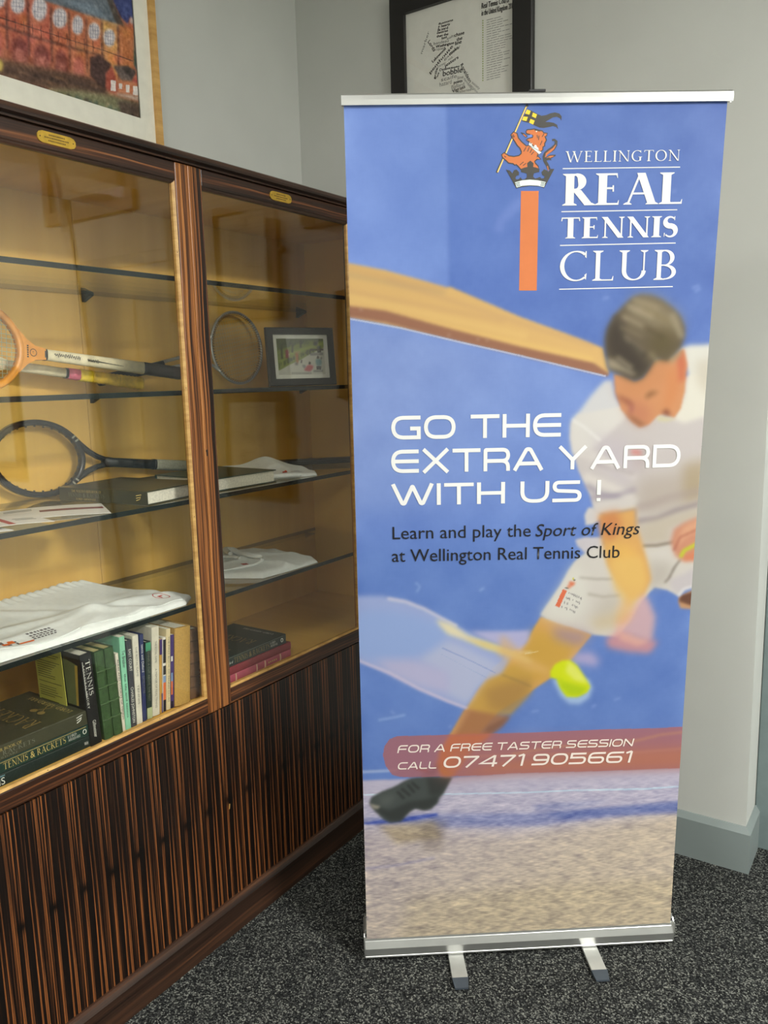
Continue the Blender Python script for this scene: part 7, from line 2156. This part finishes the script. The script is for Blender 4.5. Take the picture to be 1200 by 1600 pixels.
for a, b, c, d, mt in ((.150, .175, .13, .17, M_embo), (.175, .198, .15, .20, M_embo), (.140, .16, .17, .21, M_embd), (.165, .18, .115, .14, M_embd), (.19, .205, .16, .185, M_embd), (.198, .206, .10, .15, M_embd)): spatch(a, b, c, d, mt, 2)
rr = random.Random(6)
for rw in range(4):
    u = .265
    while u < .36:
        l = rr.uniform(.006, .012); spatch(u, u + l, .125 + rw * .035, .145 + rw * .035, M_embd, 1); u += l + .005
def loop_on(cu, cv, ru, rv, w, mt):
    N = 26
    for k in range(N):
        a, b = 2 * math.pi * k / N, 2 * math.pi * (k + 1) / N
        m.add([on_short(cu + ru * math.cos(a), cv + rv * math.sin(a)), on_short(cu + (ru + w) * math.cos(a), cv + (rv + w * 2) * math.sin(a)), on_short(cu + (ru + w) * math.cos(b), cv + (rv + w * 2) * math.sin(b)), on_short(cu + ru * math.cos(b), cv + rv * math.sin(b))], [[0, 1, 2, 3]], mt)
loop_on(.885, .26, .024, .055, .003, M_embr)
spatch(.872, .878, .235, .275, M_embr, 1); spatch(.878, .895, .262, .275, M_embr, 1)
m.build('folded_fabric', shorts)
m = MB()
for (u0, u1, v0) in ((.02, .55, .045), (.45, .97, .05)):
    pts = [on_short(u0 + (u1 - u0) * k / 30, v0 + .02 * math.sin(k * .3), .001) for k in range(31)]
    m.tube(pts, .0016, M_cotton, 6, flat=.6)
m.build('hem', shorts)

# white polo shirt, right part of the fourth shelf
polo = thing('polo_shirt', 'white polo shirt lying folded on the fourth shelf in the right half of the cabinet', 'shirt', (-1.72, 1.75, S4))
PO = (-1.72, 1.75, S4)
def h_polo(u, v):
    h = .008 + .008 * math.exp(-((u - .35) / .35) ** 2) + .012 * v
    h += .006 * fold(u, v, 1, .6, .7, .06) - .003 * fold(u, v, 1, .6, .80, .06) + .005 * fold(u, v, -.3, 1, .4, .06) + .004 * fold(u, v, .6, 1, 1.0, .05) + .006 * math.exp(-((u - .62) / .05) ** 2 - ((v - .12) / .2) ** 2)
    return max(.004, h)
m = MB(); E_p = ([(-1.700, 1.64), (-1.655, 1.665), (-1.580, 1.705), (-1.568, 1.83), (-1.566, 1.945)], [(-1.86, 1.78), (-1.885, 1.84), (-1.855, 1.955)], [(-1.700, 1.64), (-1.79, 1.69), (-1.86, 1.78)], [(-1.566, 1.945), (-1.62, 1.985), (-1.74, 1.985), (-1.855, 1.955)])
fP = garment(m, E_p, S4, h_polo, 80, 60, M0=PO)
def on_polo(u, v, up=.0): p = fP(u, v); return (p[0] - PO[0], p[1] - PO[1], .0012 + h_polo(u, v) + up)
for k in range(3): m.add([on_polo(.30 + k * .02, .30, .001), on_polo(.318 + k * .02, .30, .001), on_polo(.318 + k * .02, .36, .001), on_polo(.30 + k * .02, .36, .001)], [[0, 1, 2, 3]], M_embr)
m.build('folded_fabric', polo)
m = MB()
m.tube([on_polo(.30 + .04 * q, .62 + .25 * math.sin(q * .9), .010) for q in np.linspace(0, 6, 16)], [.008 + .004 * math.sin(q * .55) for q in np.linspace(0, 6, 16)], M_cotton, 10, flat=.75)
m.tube([on_polo(.10 + .06 * q, .55 + .10 * math.sin(q * 1.1), .008) for q in np.linspace(0, 4, 12)], .007, M_cotton, 10, flat=.7); m.build('collar', polo)
m = MB(); m.tube([on_polo(.05 + .11 * q, .10 + .05 * q, .004) for q in np.linspace(0, 4, 10)], [.004] * 3 + [.007] * 7, M_cotton, 8, flat=.6); m.build('sleeve_fold', polo)

# white shirt on the third shelf
tee = thing('polo_shirt', 'white shirt with a small red and black badge on the third shelf', 'shirt', (-1.72, 1.85, S3))
TO = (-1.72, 1.85, S3)
def h_tee(u, v):
    h = .008 + .012 * u * (1 - u) + .036 * math.exp(-((u - .62) / .22) ** 2 - ((v - .62) / .32) ** 2) + .012 * math.exp(-((u - .15) / .25) ** 2 - ((v - .6) / .4) ** 2)
    h += .003 * fold(u, v, 1, .3, .8, .05) + .003 * fold(u, v, -.4, 1, .1, .06) + .004 * fold(u, v, .3, 1, .75, .06)
    return max(.004, h)
m = MB(); E_t = ([(-1.850, 1.812), (-1.76, 1.816), (-1.640, 1.822), (-1.600, 1.88), (-1.572, 1.965)], [(-1.935, 1.86), (-1.89, 2.0), (-1.80, 2.08)], [(-1.850, 1.812), (-1.935, 1.86)], [(-1.572, 1.965), (-1.62, 2.02), (-1.80, 2.08)])
fT = garment(m, E_t, S3, h_tee, 80, 60, M0=TO)
def on_tee(u, v, up=.001): p = fT(u, v); d = min(u, 1 - u, v, 1 - v); e = math.sqrt(max(0.0, 1 - (1 - min(1, d / .07)) ** 2)); return (p[0] - TO[0], p[1] - TO[1], .0012 + h_tee(u, v) * e + up)
for a, b, c, d, mt in ((.68, .72, .09, .15, M_embr), (.70, .715, .15, .18, M_embo), (.75, .80, .10, .11, M_embd), (.80, .86, .13, .14, M_embd), (.78, .84, .16, .17, M_embd)):
    m.add([on_tee(a, c), on_tee(b, c), on_tee(b, d), on_tee(a, d)], [[0, 1, 2, 3]], mt)
m.build('folded_fabric', tee)
m = MB(); m.tube([(-1.640 - TO[0], 1.815 - TO[1], .010), (-1.612 - TO[0], 1.84 - TO[1], .011), (-1.592 - TO[0], 1.88 - TO[1], .009), (-1.590 - TO[0], 1.905 - TO[1], .008)], [.007, .009, .009, .006], M_cotton, 10, flat=.8); m.build('sleeve_fold', tee)

# dark flat case at the back right of the third shelf
cdn = math.atan2(.24, .21)
case = thing('flat_case', 'flat dark case lying at the back of the third shelf behind the white shirt', 'case', M=Matrix.Translation((-1.885, 2.10, S3)) @ Matrix.Rotation(cdn, 4, 'Z'))
m = MB(); m.box(0, .36, 0, .058, 0, .018, plain('slate_case', (58, 60, 62), .45), .005); m.build('case_body', case)
m = MB(); m.box(-.001, .361, -.0008, .0588, .0095, .0112, M_blackplastic); m.build('zip_seam', case)
